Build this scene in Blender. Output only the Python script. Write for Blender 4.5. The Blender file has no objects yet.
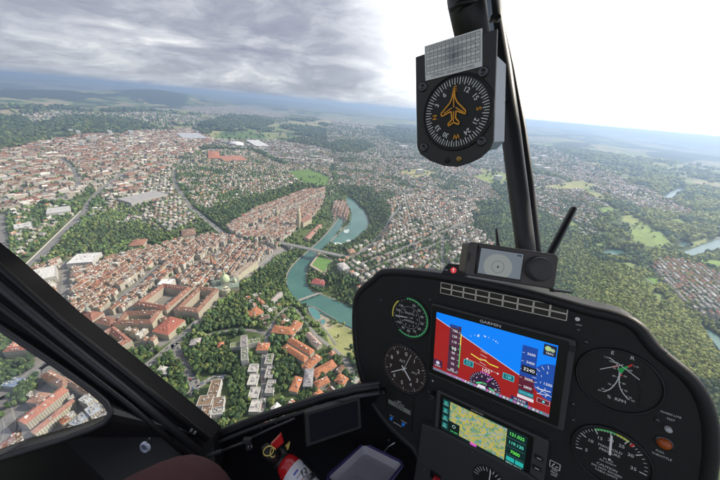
import bpy, math, random
import numpy as np
from mathutils import Vector, Matrix
rnd = random.Random(7)
nr = np.random.default_rng(11)
scene = bpy.context.scene
COL = scene.collection
# ------------------------------------------------------------------ camera
# metres; the camera sits at the origin inside the cabin, the ground lies 450 m below
F = 275.0
ROLL = math.atan(66 / 720)
PITCH = math.atan(134.4 / F)
FW = np.array([0, math.cos(PITCH), -math.sin(PITCH)])
_Y = np.array([0, math.sin(PITCH), math.cos(PITCH)])
_X = np.array([1.0, 0, 0])
RT = math.cos(ROLL) * _X + math.sin(ROLL) * _Y
DN = math.sin(ROLL) * _X - math.cos(ROLL) * _Y
G0 = -450.0
WATER = -477.0

def ray(px, py):
    return FW + (px - 360) / F * RT + (py - 240) / F * DN
def cam_pt(px, py, d):
    """a real point d metres in front of the lens"""
    return ray(px, py) * d
def proj(x, y, z):
    zc = x * FW[0] + y * FW[1] + z * FW[2]
    zc = np.where(zc > .05, zc, .05)
    u = (x * RT[0] + y * RT[1] + z * RT[2]) / zc * F + 360
    v = (x * DN[0] + y * DN[1] + z * DN[2]) / zc * F + 240
    return u, v, zc
def at(px, py, z=G0):
    r = ray(px, py)
    if r[2] > -0.004: r = r.copy(); r[2] = -0.004
    t = z / r[2]
    return np.array([r[0] * t, r[1] * t])

def pip(px, py, poly):
    px = np.asarray(px, float); py = np.asarray(py, float)
    ins = np.zeros(px.shape, bool)
    n = len(poly)
    for i in range(n):
        x1, y1 = poly[i]; x2, y2 = poly[(i + 1) % n]
        if y1 == y2: continue
        c = ((y1 > py) != (y2 > py)) & (px < (x2 - x1) * (py - y1) / (y2 - y1) + x1)
        ins ^= c
    return ins
def segdist(x, y, pts, closed=False):
    d = np.full(np.shape(x), 1e9)
    n = len(pts)
    for i in range(n if closed else n - 1):
        ax, ay = pts[i]; bx, by = pts[(i + 1) % n]
        vx, vy = bx - ax, by - ay
        t = np.clip(((x - ax) * vx + (y - ay) * vy) / (vx * vx + vy * vy + 1e-9), 0, 1)
        d = np.minimum(d, np.hypot(x - ax - t * vx, y - ay - t * vy))
    return d
def _hash(i, j, s):
    n = (i.astype(np.int64) * 374761393 + j.astype(np.int64) * 668265263 + s * 1442695) & 0x7fffffff
    n = ((n ^ (n >> 13)) * 1274126177) & 0x7fffffff
    n = (n ^ (n >> 16)) & 0xffff
    return n / 65535.0
def vnoise(x, y, s=0):
    x = np.asarray(x, float); y = np.asarray(y, float)
    i = np.floor(x); j = np.floor(y); fx = x - i; fy = y - j
    fx = fx * fx * (3 - 2 * fx); fy = fy * fy * (3 - 2 * fy)
    a = _hash(i, j, s); b = _hash(i + 1, j, s); c = _hash(i, j + 1, s); d = _hash(i + 1, j + 1, s)
    return (a + (b - a) * fx) * (1 - fy) + (c + (d - c) * fx) * fy
def fbm(x, y, s=0, o=3):
    t = 0; a = .5; n = 0
    for k in range(o):
        t = t + a * vnoise(x * 2 ** k, y * 2 ** k, s + k * 17); n += a; a *= .5
    return t / n
def sst(a, b, x):
    t = np.clip((x - a) / (b - a), 0, 1); return t * t * (3 - 2 * t)

# ------------------------------------------------------------------ objects
def tag(o, label=None, cat=None, group=None, kind=None):
    if label: o['label'] = label
    if cat: o['category'] = cat
    if group: o['group'] = group
    if kind: o['kind'] = kind
    return o
def empty(name, loc=(0, 0, 0), parent=None, rz=0):
    o = bpy.data.objects.new(name, None); COL.objects.link(o)
    o.location = Vector(loc); o.rotation_euler = (0, 0, rz); o.empty_display_size = .1
    if parent: o.parent = parent
    return o
def link(name, me, parent=None, loc=None):
    o = bpy.data.objects.new(name, me); COL.objects.link(o)
    if parent: o.parent = parent
    if loc is not None: o.location = Vector(loc)
    return o

class MB:
    """collects faces of one mesh; every face has a material slot and a colour"""
    def __init__(s): s.v = []; s.f = []; s.m = []; s.c = []; s.sm = []
    def add(s, vs, fs, m=0, c=(1, 1, 1), smooth=False):
        b = len(s.v); s.v.extend([tuple(map(float, p)) for p in vs])
        for f in fs:
            s.f.append(tuple(b + i for i in f)); s.m.append(m); s.c.append(c); s.sm.append(smooth)
    def box(s, o, ax, ay, az, m=0, c=(1, 1, 1)):
        """box from corner o spanned by three vectors"""
        o, ax, ay, az = map(lambda q: np.array(q, float), (o, ax, ay, az))
        if np.dot(np.cross(ax, ay), az) < 0: ax, ay = ay, ax
        p = [o, o + ax, o + ax + ay, o + ay]; p += [q + az for q in p]
        s.add(p, [(3, 2, 1, 0), (4, 5, 6, 7), (0, 1, 5, 4), (1, 2, 6, 5), (2, 3, 7, 6), (3, 0, 4, 7)], m, c)
    def cbox(s, ctr, ax, ay, az, m=0, c=(1, 1, 1)):
        ctr, ax, ay, az = map(lambda q: np.array(q, float), (ctr, ax, ay, az))
        s.box(ctr - ax / 2 - ay / 2 - az / 2, ax, ay, az, m, c)
    def tube(s, pts, r, n=12, m=0, c=(1, 1, 1), caps=True, flat=1.0, up=None, smooth=True):
        """swept round or oval bar; r may be a list"""
        pts = [np.array(p, float) for p in pts]
        rs = r if isinstance(r, (list, tuple)) else [r] * len(pts)
        b = len(s.v); U = None
        for i, p in enumerate(pts):
            t = pts[min(i + 1, len(pts) - 1)] - pts[max(i - 1, 0)]
            t /= np.linalg.norm(t) + 1e-12
            if U is None:
                ref = np.array(up, float) if up is not None else (np.array([0, 0, 1.]) if abs(t[2]) < .9 else np.array([1., 0, 0]))
                U = ref - t * np.dot(ref, t)
            else: U = U - t * np.dot(U, t)
            U /= np.linalg.norm(U) + 1e-12
            W = np.cross(t, U)
            for k in range(n):
                a = 2 * math.pi * k / n
                s.v.append(tuple(p + rs[i] * (math.cos(a) * U + flat * math.sin(a) * W)))
        for i in range(len(pts) - 1):
            for k in range(n):
                k2 = (k + 1) % n
                s.f.append((b + i * n + k, b + i * n + k2, b + (i + 1) * n + k2, b + (i + 1) * n + k)); s.m.append(m); s.c.append(c); s.sm.append(smooth)
        if caps:
            for q, rev in ((0, True), ((len(pts) - 1) * n, False)):
                ids = [b + q + k for k in range(n)]
                s.f.append(tuple(ids[::-1] if rev else ids)); s.m.append(m); s.c.append(c); s.sm.append(False)
    def prism(s, poly, z0, z1, m=0, c=(1, 1, 1), mt=None):
        n = len(poly)
        vs = [(p[0], p[1], z0) for p in poly] + [(p[0], p[1], z1) for p in poly]
        ar = sum(poly[i][0] * poly[(i + 1) % n][1] - poly[(i + 1) % n][0] * poly[i][1] for i in range(n))
        idx = list(range(n))
        top = [n + i for i in idx]; bot = idx[::-1]
        sd = [(i, (i + 1) % n, n + (i + 1) % n, n + i) for i in idx]
        if ar < 0: top = top[::-1]; bot = bot[::-1]; sd = [q[::-1] for q in sd]
        s.add(vs, sd + [bot], m, c); s.add([vs[n + i] for i in idx], [[i - n for i in top]], m if mt is None else mt, c)
    def mesh(s, name, mats, cols=True):
        me = bpy.data.meshes.new(name)
        me.from_pydata(s.v, [], s.f)
        for mt in (mats if isinstance(mats, (list, tuple)) else [mats]): me.materials.append(mt)
        me.polygons.foreach_set('material_index', s.m)
        me.polygons.foreach_set('use_smooth', s.sm)
        if cols:
            a = me.attributes.new('Col', 'FLOAT_COLOR', 'FACE')
            a.data.foreach_set('color', np.array([(*c[:3], 1) for c in s.c], np.float32).ravel())
        me.update()
        return me
    def build(s, name, mats, parent=None, loc=None, cols=True):
        return link(name, s.mesh(name, mats, cols), parent, loc)

def np_mesh(name, V, faces, fcol, mats, midx=None, smooth=False):
    """faces: (n,k) int array"""
    me = bpy.data.meshes.new(name)
    n, k = faces.shape
    me.vertices.add(len(V)); me.vertices.foreach_set('co', V.astype(np.float32).ravel())
    me.loops.add(n * k); me.loops.foreach_set('vertex_index', faces.astype(np.int32).ravel())
    me.polygons.add(n); me.polygons.foreach_set('loop_start', np.arange(0, n * k, k, dtype=np.int32))
    me.update(calc_edges=True)
    for mt in mats: me.materials.append(mt)
    if midx is not None: me.polygons.foreach_set('material_index', midx.astype(np.int32))
    me.polygons.foreach_set('use_smooth', np.full(n, smooth))
    if fcol is not None:
        a = me.attributes.new('Col', 'FLOAT_COLOR', 'FACE')
        c = np.ones((n, 4), np.float32); c[:, :3] = fcol
        a.data.foreach_set('color', c.ravel())
    me.validate()
    return me

# ------------------------------------------------------------------ materials
class NT:
    def __init__(s, name):
        s.mat = bpy.data.materials.new(name); s.mat.use_nodes = True
        s.t = s.mat.node_tree; s.t.nodes.clear()
        s.out = s.n('ShaderNodeOutputMaterial')
    def n(s, typ, **kw):
        q = s.t.nodes.new(typ)
        for k, v in kw.items(): setattr(q, k, v)
        return q
    def l(s, a, b): s.t.links.new(a, b)
    def val(s, sock, v):
        if isinstance(v, bpy.types.NodeSocket): s.l(v, sock)
        else: sock.default_value = v
    def math(s, op, a, b=None, c=None, clamp=False):
        q = s.n('ShaderNodeMath', operation=op, use_clamp=clamp); s.val(q.inputs[0], a)
        if b is not None: s.val(q.inputs[1], b)
        if c is not None: s.val(q.inputs[2], c)
        return q.outputs[0]
    def vmath(s, op, a, b=None, out=0):
        q = s.n('ShaderNodeVectorMath', operation=op); s.val(q.inputs[0], a)
        if b is not None: s.val(q.inputs[1], b)
        return q.outputs[out]
    def mix(s, f, a, b, blend='MIX'):
        q = s.n('ShaderNodeMix', data_type='RGBA', blend_type=blend)
        s.val(q.inputs[0], f)
        for i, v in ((6, a), (7, b)):
            if isinstance(v, (tuple, list)): v = (*v[:3], 1)
            s.val(q.inputs[i], v)
        return q.outputs[2]
    def noise(s, vec, scale, detail=3, rough=.55, out=0):
        q = s.n('ShaderNodeTexNoise'); s.val(q.inputs['Scale'], scale); q.inputs['Detail'].default_value = detail
        q.inputs['Roughness'].default_value = rough
        if vec is not None: s.l(vec, q.inputs['Vector'])
        return q.outputs[out]
    def ramp(s, f, stops):
        q = s.n('ShaderNodeValToRGB'); s.l(f, q.inputs[0]); e = q.color_ramp.elements
        while len(e) < len(stops): e.new(.5)
        for i, (p, c) in enumerate(stops):
            e[i].position = p; e[i].color = (*c, 1) if len(c) == 3 else c
        return q.outputs[0]
    def pbr(s, col, rough=.6, metal=0, spec=.5, normal=None, emis=None, estr=0, coat=0):
        b = s.n('ShaderNodeBsdfPrincipled')
        if isinstance(col, (tuple, list)): col = (*col[:3], 1)
        s.val(b.inputs['Base Color'], col); s.val(b.inputs['Roughness'], rough); b.inputs['Metallic'].default_value = metal
        b.inputs['Specular IOR Level'].default_value = spec
        b.inputs['Coat Weight'].default_value = coat
        if normal is not None: s.l(normal, b.inputs['Normal'])
        if emis is not None:
            s.val(b.inputs['Emission Color'], (*emis[:3], 1) if isinstance(emis, (tuple, list)) else emis); b.inputs['Emission Strength'].default_value = estr
        s.l(b.outputs[0], s.out.inputs[0]); return b
    def bump(s, h, dist, strength=1):
        q = s.n('ShaderNodeBump'); q.inputs['Distance'].default_value = dist; q.inputs['Strength'].default_value = strength
        s.l(h, q.inputs['Height']); return q.outputs[0]
_mc = {}
def plain(name, col, rough=.5, metal=0, spec=.5, var=.12, scale=60, bump=0, emis=None, estr=0, coat=0):
    if name in _mc: return _mc[name]
    t = NT(name); g = t.n('ShaderNodeTexCoord').outputs['Object']
    nz = t.noise(g, scale, 4)
    f = t.math('MULTIPLY_ADD', nz, 2 * var, 1 - var)
    c = t.vmath('SCALE', (*col, )); c.node.inputs['Scale'].default_value = 1; t.l(f, c.node.inputs['Scale'])
    r = t.math('MULTIPLY_ADD', t.noise(g, scale * .4, 3), .16, rough - .08)
    nrm = t.bump(t.noise(g, scale * 14, 2), bump) if bump else None
    t.pbr(c, r, metal, spec, nrm, emis, estr, coat)
    _mc[name] = t.mat; return t.mat
def glow(name, col, e=1.0, base=None):
    if name in _mc: return _mc[name]
    t = NT(name); t.pbr(base or tuple(k * .1 for k in col), .25, emis=col, estr=e)
    _mc[name] = t.mat; return t.mat
def attr_mat(name, fn):
    t = NT(name); a = t.n('ShaderNodeAttribute', attribute_name='Col').outputs['Color']
    fn(t, a); return t.mat

def f_wall(t, a):
    g = t.n('ShaderNodeNewGeometry'); pos, nrm = g.outputs['Position'], g.outputs['Normal']
    tan = t.vmath('CROSS_PRODUCT', nrm, (0, 0, 1))
    al = t.vmath('DOT_PRODUCT', pos, tan, out=1)
    z = t.n('ShaderNodeSeparateXYZ'); t.l(pos, z.inputs[0])
    fu = t.math('FRACT', t.math('MULTIPLY', al, 1 / 2.9)); fv = t.math('FRACT', t.math('MULTIPLY', z.outputs[2], 1 / 3.1))
    u = t.math('COMPARE', fu, .5, .21); v = t.math('COMPARE', fv, .5, .27)
    w = t.math('MULTIPLY', u, v)
    n = t.noise(pos, .15, 2); base = t.mix(t.math('MULTIPLY', n, .5), a, (.35, .32, .27), 'MULTIPLY')
    c = t.mix(t.math('MULTIPLY', w, .9), base, (.045, .05, .06))
    t.pbr(c, .7, spec=.25)
def f_roof(t, a):
    g = t.n('ShaderNodeNewGeometry').outputs['Position']
    n = t.noise(g, .35, 4, .7); m = t.noise(g, 1.6, 2)
    k = t.math('MULTIPLY_ADD', n, 2.0, 0.0); k = t.math('MULTIPLY', k, t.math('MULTIPLY_ADD', m, 1.0, .5))
    c = t.vmath('SCALE', a); t.l(k, c.node.inputs['Scale'])
    t.pbr(c, .75, spec=.25)
def f_leaf(t, a):
    g = t.n('ShaderNodeNewGeometry').outputs['Position']
    n = t.noise(g, .9, 5, .75); k = t.math('MULTIPLY_ADD', n, 1.8, .15)
    c = t.vmath('SCALE', a); t.l(k, c.node.inputs['Scale'])
    t.pbr(c, .75, spec=.15, normal=t.bump(t.noise(g, 1.3, 4, .8), .8, .9))
M_WALL = attr_mat('city_wall', f_wall); M_ROOF = attr_mat('city_roof', f_roof); M_LEAF = attr_mat('foliage', f_leaf)
M_PLAINCOL = attr_mat('painted', lambda t, a: t.pbr(a, .5))
SUN_E, SKY_S, EXPO, HAZE_D, HAZE_TOP = 4.6, .12, 0.42, 1.15e-4, 60

# ------------------------------------------------------------------ traced map (turned into ground points at their real places)
RIV1 = [(338,218),(344,220),(340,230),(330,241),(322,251),(316,259),(307,266),(305,280),(311,292),(319,294),(335,300),(352,308),(385,320),(400,345),(372,338),(350,327),(336,321),(320,313),(304,306),(294,298),(287,287),(287,274),(296,262),(309,251),(322,238),(331,228)]
RIV2 = [(345,197),(352,198),(360,206),(367,216),(369,227),(361,234),(349,243),(334,246),(330,243),(341,232),(350,224),(352,214),(348,205)]
RIV3 = [(602,252),(606,250),(618,250),(626,252),(615,255),(610,259),(605,258)]
RIV4 = [(676,253),(690,250),(705,244),(722,237),(735,234),(735,244),(722,247),(708,251),(692,256),(678,256.5)]
RIV5 = [(663,196),(672,191),(684,186),(683,190),(674,196),(667,201)]
RIV6 = [(704,328),(712,331),(724,342),(745,360),(740,372),(724,355),(714,343)]
RIV7 = [(678,245),(684,241),(688,243),(684,247),(679,248)]
def gp(poly, z): return [tuple(at(x, y, z)) for x, y in poly]
def smooth_poly(p, it=2):
    for _ in range(it):
        q = []
        for i in range(len(p)):
            a, b = p[i], p[(i + 1) % len(p)]
            q += [(a[0] * .75 + b[0] * .25, a[1] * .75 + b[1] * .25), (a[0] * .25 + b[0] * .75, a[1] * .25 + b[1] * .75)]
        p = q
    return p
RIVERS = [gp(smooth_poly(r), WATER) for r in (RIV1, RIV2, RIV3, RIV4, RIV5, RIV6, RIV7)]
RIVC = [gp(r, WATER) for r in (RIV1, RIV2, RIV3, RIV4, RIV5, RIV6, RIV7)]
BANK = [120, 110, 60, 70, 120, 90, 50]
def terrain(x, y):
    x = np.asarray(x, float); y = np.asarray(y, float)
    z = np.full(x.shape, G0)
    for R, B in zip(RIVC, BANK):
        d = segdist(x, y, R, True); d = np.where(pip(x, y, R), 0, d)
        z = np.minimum(z, G0 + (WATER - G0 - 1.5) * (1 - sst(3, B, d)))
    r = np.hypot(x, y); az = np.degrees(np.arctan2(x, y))
    n = fbm(x / 2600 + 3, y / 1900 + 9, 5, 4)
    z += sst(3500, 9000, r) * 90 * np.maximum(n - .35, 0) * 2
    z += sst(9000, 30000, r) * 420 * np.maximum(fbm(x / 9000, y / 5000, 8, 4) - .38, 0) * 1.7
    z += sst(15000, 32000, r) * 500 * sst(10, 48, az) * fbm(x / 12000 + 2, y / 6000, 3, 4)
    for (px, py, h, sx) in ((163, 103, 330, 900), (190, 100, 220, 800), (90, 99, 90, 900), (45, 97, 80, 900), (318, 108, 160, 1100), (590, 140, 80, 900)):
        c = at(px, py); z += h * np.exp(-((x - c[0]) ** 2 + (y - c[1]) ** 2) / (2 * sx * sx))
    return z
def at_h(px, py, h=0.0):
    z = G0 + h
    for _ in range(8):
        p = at(px, py, z); z = .5 * z + .5 * (float(terrain(p[0], p[1])) + h)
    return np.array([p[0], p[1]]), z - h

FOREST = [
 [(0,88),(60,90),(110,94),(150,86),(180,85),(205,92),(218,100),(180,107),(150,104),(140,100),(110,100),(60,99),(0,97)],
 [(30,135),(40,126),(70,118),(110,119),(150,124),(150,130),(120,134),(90,134),(55,136),(28,142),(0,148),(0,138)],
 [(200,125),(225,117),(255,117),(275,124),(260,127),(215,128)],
 [(328,150),(336,142),(360,141),(375,147),(360,153),(340,153)],
 [(380,130),(400,124),(430,126),(436,146),(395,142)],
 [(350,188),(365,187),(378,195),(388,212),(384,225),(372,240),(352,250),(340,250),(361,236),(370,228),(368,214),(362,204),(352,198)],
 [(205,212),(230,203),(262,195),(300,185),(318,186),(300,193),(270,204),(238,214),(222,228),(205,232),(170,241),(120,247),(60,250),(45,258),(65,240),(95,222),(130,230),(170,234),(198,226)],
 [(470,215),(520,203),(545,215),(575,232),(600,242),(640,250),(672,256),(655,262),(648,270),(665,290),(690,312),(720,325),(745,345),(745,400),(690,380),(640,335),(560,310),(480,290),(500,250),(480,235)],
 [(558,143),(585,148),(625,158),(650,165),(668,172),(690,188),(720,197),(740,203),(740,216),(700,208),(678,200),(655,191),(632,183),(642,177),(640,168),(600,158),(570,152)],
 [(604,196),(640,210),(665,213),(700,220),(740,230),(740,236),(720,238),(690,248),(675,243),(662,230),(640,218),(610,206)],
 [(600,127),(640,126),(680,133),(740,140),(740,152),(690,147),(660,140),(625,136)],
 [(645,152),(675,150),(700,160),(680,164),(655,160)], [(552,127),(590,132),(604,138),(570,136)], [(536,118),(590,124),(620,131),(560,126)],
 [(176,320),(205,322),(228,306),(242,290),(262,271),(285,262),(288,286),(279,296),(262,291),(250,298),(244,310),(246,334),(200,336)],
 [(180,350),(200,345),(230,350),(245,365),(247,410),(232,428),(225,380),(205,372),(190,380),(180,370)],
 [(132,352),(150,348),(175,360),(190,385),(185,400),(160,385),(140,370)],
 [(0,372),(14,362),(22,366),(8,378),(0,382)], [(258,345),(266,345),(268,410),(258,412)], [(276,368),(284,350),(296,368),(306,366),(300,376),(290,376),(282,392)],
 [(0,64),(150,68),(260,79),(430,96),(430,104),(300,98),(180,84),(60,78),(0,74)],
 [(220,95),(290,99),(345,103),(330,109),(280,108),(240,103)],
 [(0,118),(20,118),(34,127),(20,136),(0,138)],
 [(430,118),(480,122),(500,128),(470,132),(440,128)],
]
MEADOW = [
 ([(70,104),(85,98),(118,96),(140,99),(144,105),(125,110),(95,112),(75,110)], (.12,.18,.06)),
 ([(217,137),(225,131),(258,131),(267,138),(255,140),(222,140)], (.10,.20,.055)),
 ([(272,131),(295,131),(298,139),(276,140)], (.10,.18,.055)),
 ([(185,104),(190,90),(215,93),(237,101),(225,106),(200,106)], (.18,.2,.09)),
 ([(290,120),(288,105),(310,101),(360,105),(358,114),(330,112),(310,120)], (.14,.19,.07)),
 ([(288,172),(310,169),(332,178),(326,187),(300,183)], (.13,.22,.06)),
 ([(628,234),(640,222),(650,226),(662,233),(673,245),(650,247),(634,243)], (.24,.32,.10)),
 ([(667,219),(680,218),(688,225),(676,226)], (.24,.32,.08)),
 ([(597,208),(610,206),(618,211),(604,213)], (.2,.30,.09)),
 ([(690,260),(705,258),(740,265),(740,275),(712,268)], (.24,.34,.09)),
 ([(325,325),(340,323),(352,328),(372,345),(352,356),(335,357),(328,340)], (.26,.27,.12)),
 ([(640,278),(652,276),(660,283),(652,287)], (.16,.28,.06)), ([(590,244),(604,243),(612,248),(600,249)], (.24,.30,.10)), ([(650,290),(662,294),(670,304),(658,302)], (.22,.28,.10)), ([(618,262),(632,262),(640,268),(628,270)], (.26,.31,.12)), ([(690,243),(704,238),(712,236),(705,242),(694,247)], (.3,.34,.14)),
 ([(535,188),(580,180),(600,186),(570,190)], (.36,.36,.16)), ([(560,222),(570,220),(578,226),(566,228)], (.2,.28,.08)),
 ([(622,216),(634,215),(640,221),(630,230),(624,224)], (.3,.34,.12)),
 ([(470,176),(500,172),(520,180),(490,184)], (.24,.3,.1)), ([(395,172),(420,168),(440,174),(415,178)], (.38,.36,.18)),
 ([(50,132),(66,130),(70,136),(56,139)], (.1,.16,.07)),
]
TAN = [
 [(38,106),(48,101),(66,102),(64,107),(46,109)], [(0,110),(28,108),(28,113),(0,114)], [(330,105),(360,108),(350,112)],
 [(677,197),(695,193),(740,199),(740,214),(712,207),(695,201)], [(690,178),(720,184),(740,190),(720,190)], [(612,152),(640,158),(632,162),(615,157)], [(300,122),(330,120),(332,124),(305,126)],
 [(650,178),(664,176),(672,183),(660,184)], [(210,97),(228,99),(222,103),(208,101)],
]
def farfields(x, y, r):
    """patchwork beyond the city: forest, crops, villages"""
    n = .65 * fbm(x / 1500 + 11, y / 1100 + 5, 31, 4) + .35 * fbm(x / 420, y / 320, 37, 2)
    return n
HEROFLAT = []
URBAN = []   # filled by the zones below; px polygons
def zone(poly, kind, a, b, **kw):
    URBAN.append(dict(poly=poly, kind=kind, a=a, b=b, **kw))
RED = [(.25,.095,.055),(.22,.09,.055),(.205,.09,.06),(.18,.08,.055),(.30,.115,.065),(.22,.10,.07)]
BRN = [(.17,.10,.065),(.145,.09,.063),(.195,.115,.072),(.22,.11,.068),(.18,.10,.07),(.13,.09,.07)]
ORG = [(.44,.18,.09),(.40,.17,.09),(.36,.17,.10),(.47,.22,.12)]
GRY = [(.26,.26,.26),(.33,.32,.31),(.21,.21,.22),(.40,.39,.37)]
WHT = [(.62,.60,.55),(.50,.46,.42),(.72,.69,.63),(.42,.33,.27)]
WALLS = [(.68,.64,.55),(.60,.56,.47),(.72,.70,.64),(.55,.51,.43),(.64,.58,.48)]
# reserved shapes come first: (polygon) -> no generic houses
zone([(20,276),(60,262),(100,262),(150,250),(170,244),(215,236),(240,238),(274,245),(288,247),(262,262),(241,277),(228,291),(206,308),(183,330),(160,346),(135,352),(112,345),(95,325),(75,330),(55,318)], 'rows', (101,311), (155,268), pal=BRN + BRN + RED, h=(13, 18))
zone([(226,228),(250,213),(300,191),(325,189),(324,200),(319,212),(310,222),(295,232),(280,246),(262,240),(236,240)], 'rows', (240,234), (318,198), pal=BRN + RED, h=(12, 17))
zone([(334,202),(346,202),(349,213),(346,222),(338,232),(334,224),(331,212)], 'rows', (334,230), (342,205), pal=ORG + RED, h=(8, 12))
zone([(0,150),(40,142),(90,134),(190,128),(215,140),(200,150),(172,166),(150,178),(135,200),(110,190),(90,188),(70,200),(40,205),(0,212)], 'blocks', (0,180), (120,165), w=.84, pal=BRN + BRN + RED + RED + WHT + GRY, h=(10, 15), tree=0.085)
zone([(0,212),(40,205),(28,208),(6,216),(4,240),(0,240)], 'villa', (0,230), (40,215), pal=ORG + GRY + WHT, h=(8, 12), tree=0.341)
zone([(92,188),(108,190),(135,200),(150,178),(172,166),(190,207),(220,232),(200,222),(170,232),(150,226),(132,220),(112,212)], 'villa', (110,200), (180,180), dens=.9, pal=WHT + GRY + BRN, h=(9, 13), tree=0.2, w=1.2)
zone([(172,166),(200,150),(250,150),(280,165),(330,165),(335,188),(300,184),(262,194),(228,203),(205,212),(195,205)], 'villa', (190,190), (290,165), dens=.72, pal=WHT + GRY + BRN + ORG, h=(8, 12), tree=0.358)
zone([(190,128),(215,140),(275,140),(330,150),(345,165),(330,166),(290,165),(255,150),(205,148)], 'blocks', (200,140), (300,150), pal=WHT + GRY + BRN, h=(9, 14), tree=0.256)
zone([(352,250),(372,242),(386,226),(390,212),(385,200),(430,190),(470,200),(480,212),(485,235),(500,250),(480,290),(440,300),(390,300),(360,290),(345,275)], 'villa', (372,262), (475,217), pal=WHT + WHT + GRY + BRN + ORG, h=(10, 15), tree=0.188, w=1.15, dens=.92)
zone([(335,168),(360,158),(430,160),(480,168),(500,200),(470,205),(430,192),(385,200),(372,190),(350,188),(338,186)], 'villa', (345,180), (470,175), pal=WHT + ORG + GRY, h=(8, 12), tree=0.307)
zone([(330,125),(380,130),(430,146),(500,150),(520,165),(500,172),(440,160),(360,158),(340,160),(325,140)], 'villa', (340,140), (470,155), pal=WHT + GRY + BRN, h=(8, 14), tree=0.299, w=1.3)
zone([(520,145),(560,150),(600,168),(650,190),(670,205),(640,208),(604,195),(570,180),(535,170)], 'villa', (530,160), (640,195), pal=WHT + WHT + ORG, h=(8, 13), tree=0.256, w=1.3)
zone([(515,172),(560,178),(600,200),(612,210),(590,222),(570,230),(548,215),(520,203)], 'villa', (520,185), (600,215), pal=WHT + WHT + ORG, h=(8, 12), tree=0.384, w=1.1)
zone([(648,262),(662,258),(690,262),(722,275),(740,282),(740,322),(715,322),(690,308),(668,290),(650,270)], 'terrace', (655,262), (700,315), pal=WHT + ORG + ORG, h=(7, 10), tree=0.214)
zone([(0,116),(28,114),(60,110),(75,112),(110,113),(150,112),(190,116),(215,118),(195,126),(150,122),(110,118),(70,117),(34,126),(22,118),(0,119)], 'villa', (0,118), (100,116), pal=WHT + GRY + BRN, h=(10, 25), tree=0.256, w=2.2)
zone([(180,106),(225,106),(270,108),(290,120),(280,124),(250,116),(215,116),(190,112)], 'villa', (180,110), (280,116), pal=WHT + GRY, h=(8, 12), tree=0.299, w=2.0)
zone([(150,133),(190,128),(150,131),(60,139),(0,150),(0,160)], 'villa', (0,150), (150,133), pal=WHT + GRY + BRN, h=(9, 24), tree=0.256, w=1.5)
zone([(330,122),(345,120),(380,126),(375,132),(345,140),(325,136)], 'blocks', (330,130), (375,128), pal=BRN + WHT, h=(9, 14), tree=0.171, w=1.5)
zone([(246,292),(262,296),(285,302),(290,318),(285,340),(262,336),(252,318)], 'villa', (250,300), (280,330), dens=1.1, w=.9, pal=ORG + ORG + BRN + RED, h=(8, 12), tree=0.384)
zone([(40,392),(0,420),(-120,480),(-160,640),(220,640),(180,470),(130,420),(80,368),(60,350),(30,322)], 'rows', (16,419), (58,391), pal=BRN + RED + GRY, h=(13, 18), gapk=2.0)
zone([(-120,200),(-5,215),(-5,262),(20,280),(28,300),(-10,330),(-120,420)], 'rows', (16,419), (58,391), pal=BRN + RED + GRY, h=(12, 17), gapk=1.6)
zone([(330,356),(360,356),(420,330),(480,330),(560,400),(560,640),(240,640),(240,430),(262,412),(300,398)], 'villa', (308,370), (324,355), pal=ORG + BRN + WHT, h=(8, 12), tree=0.341)
zone([(600,178),(655,192),(700,215),(680,216),(640,208),(610,190)], 'villa', (600,180), (670,205), pal=ORG + WHT, h=(7, 10), tree=0.299, w=1.2)
zone([(440,128),(520,140),(560,149),(520,152),(470,146)], 'villa', (440,130), (540,148), pal=WHT, h=(10, 22), tree=0.256, w=2)
zone([(565,218),(590,222),(600,236),(580,236)], 'villa', (565,218), (595,234), pal=WHT, h=(7, 10), tree=0.512)
zone([(370,296),(345,275),(338,262),(345,255),(352,262)], 'villa', (345,280), (360,260), pal=WHT + ORG, h=(9, 13), tree=0.426)

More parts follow.
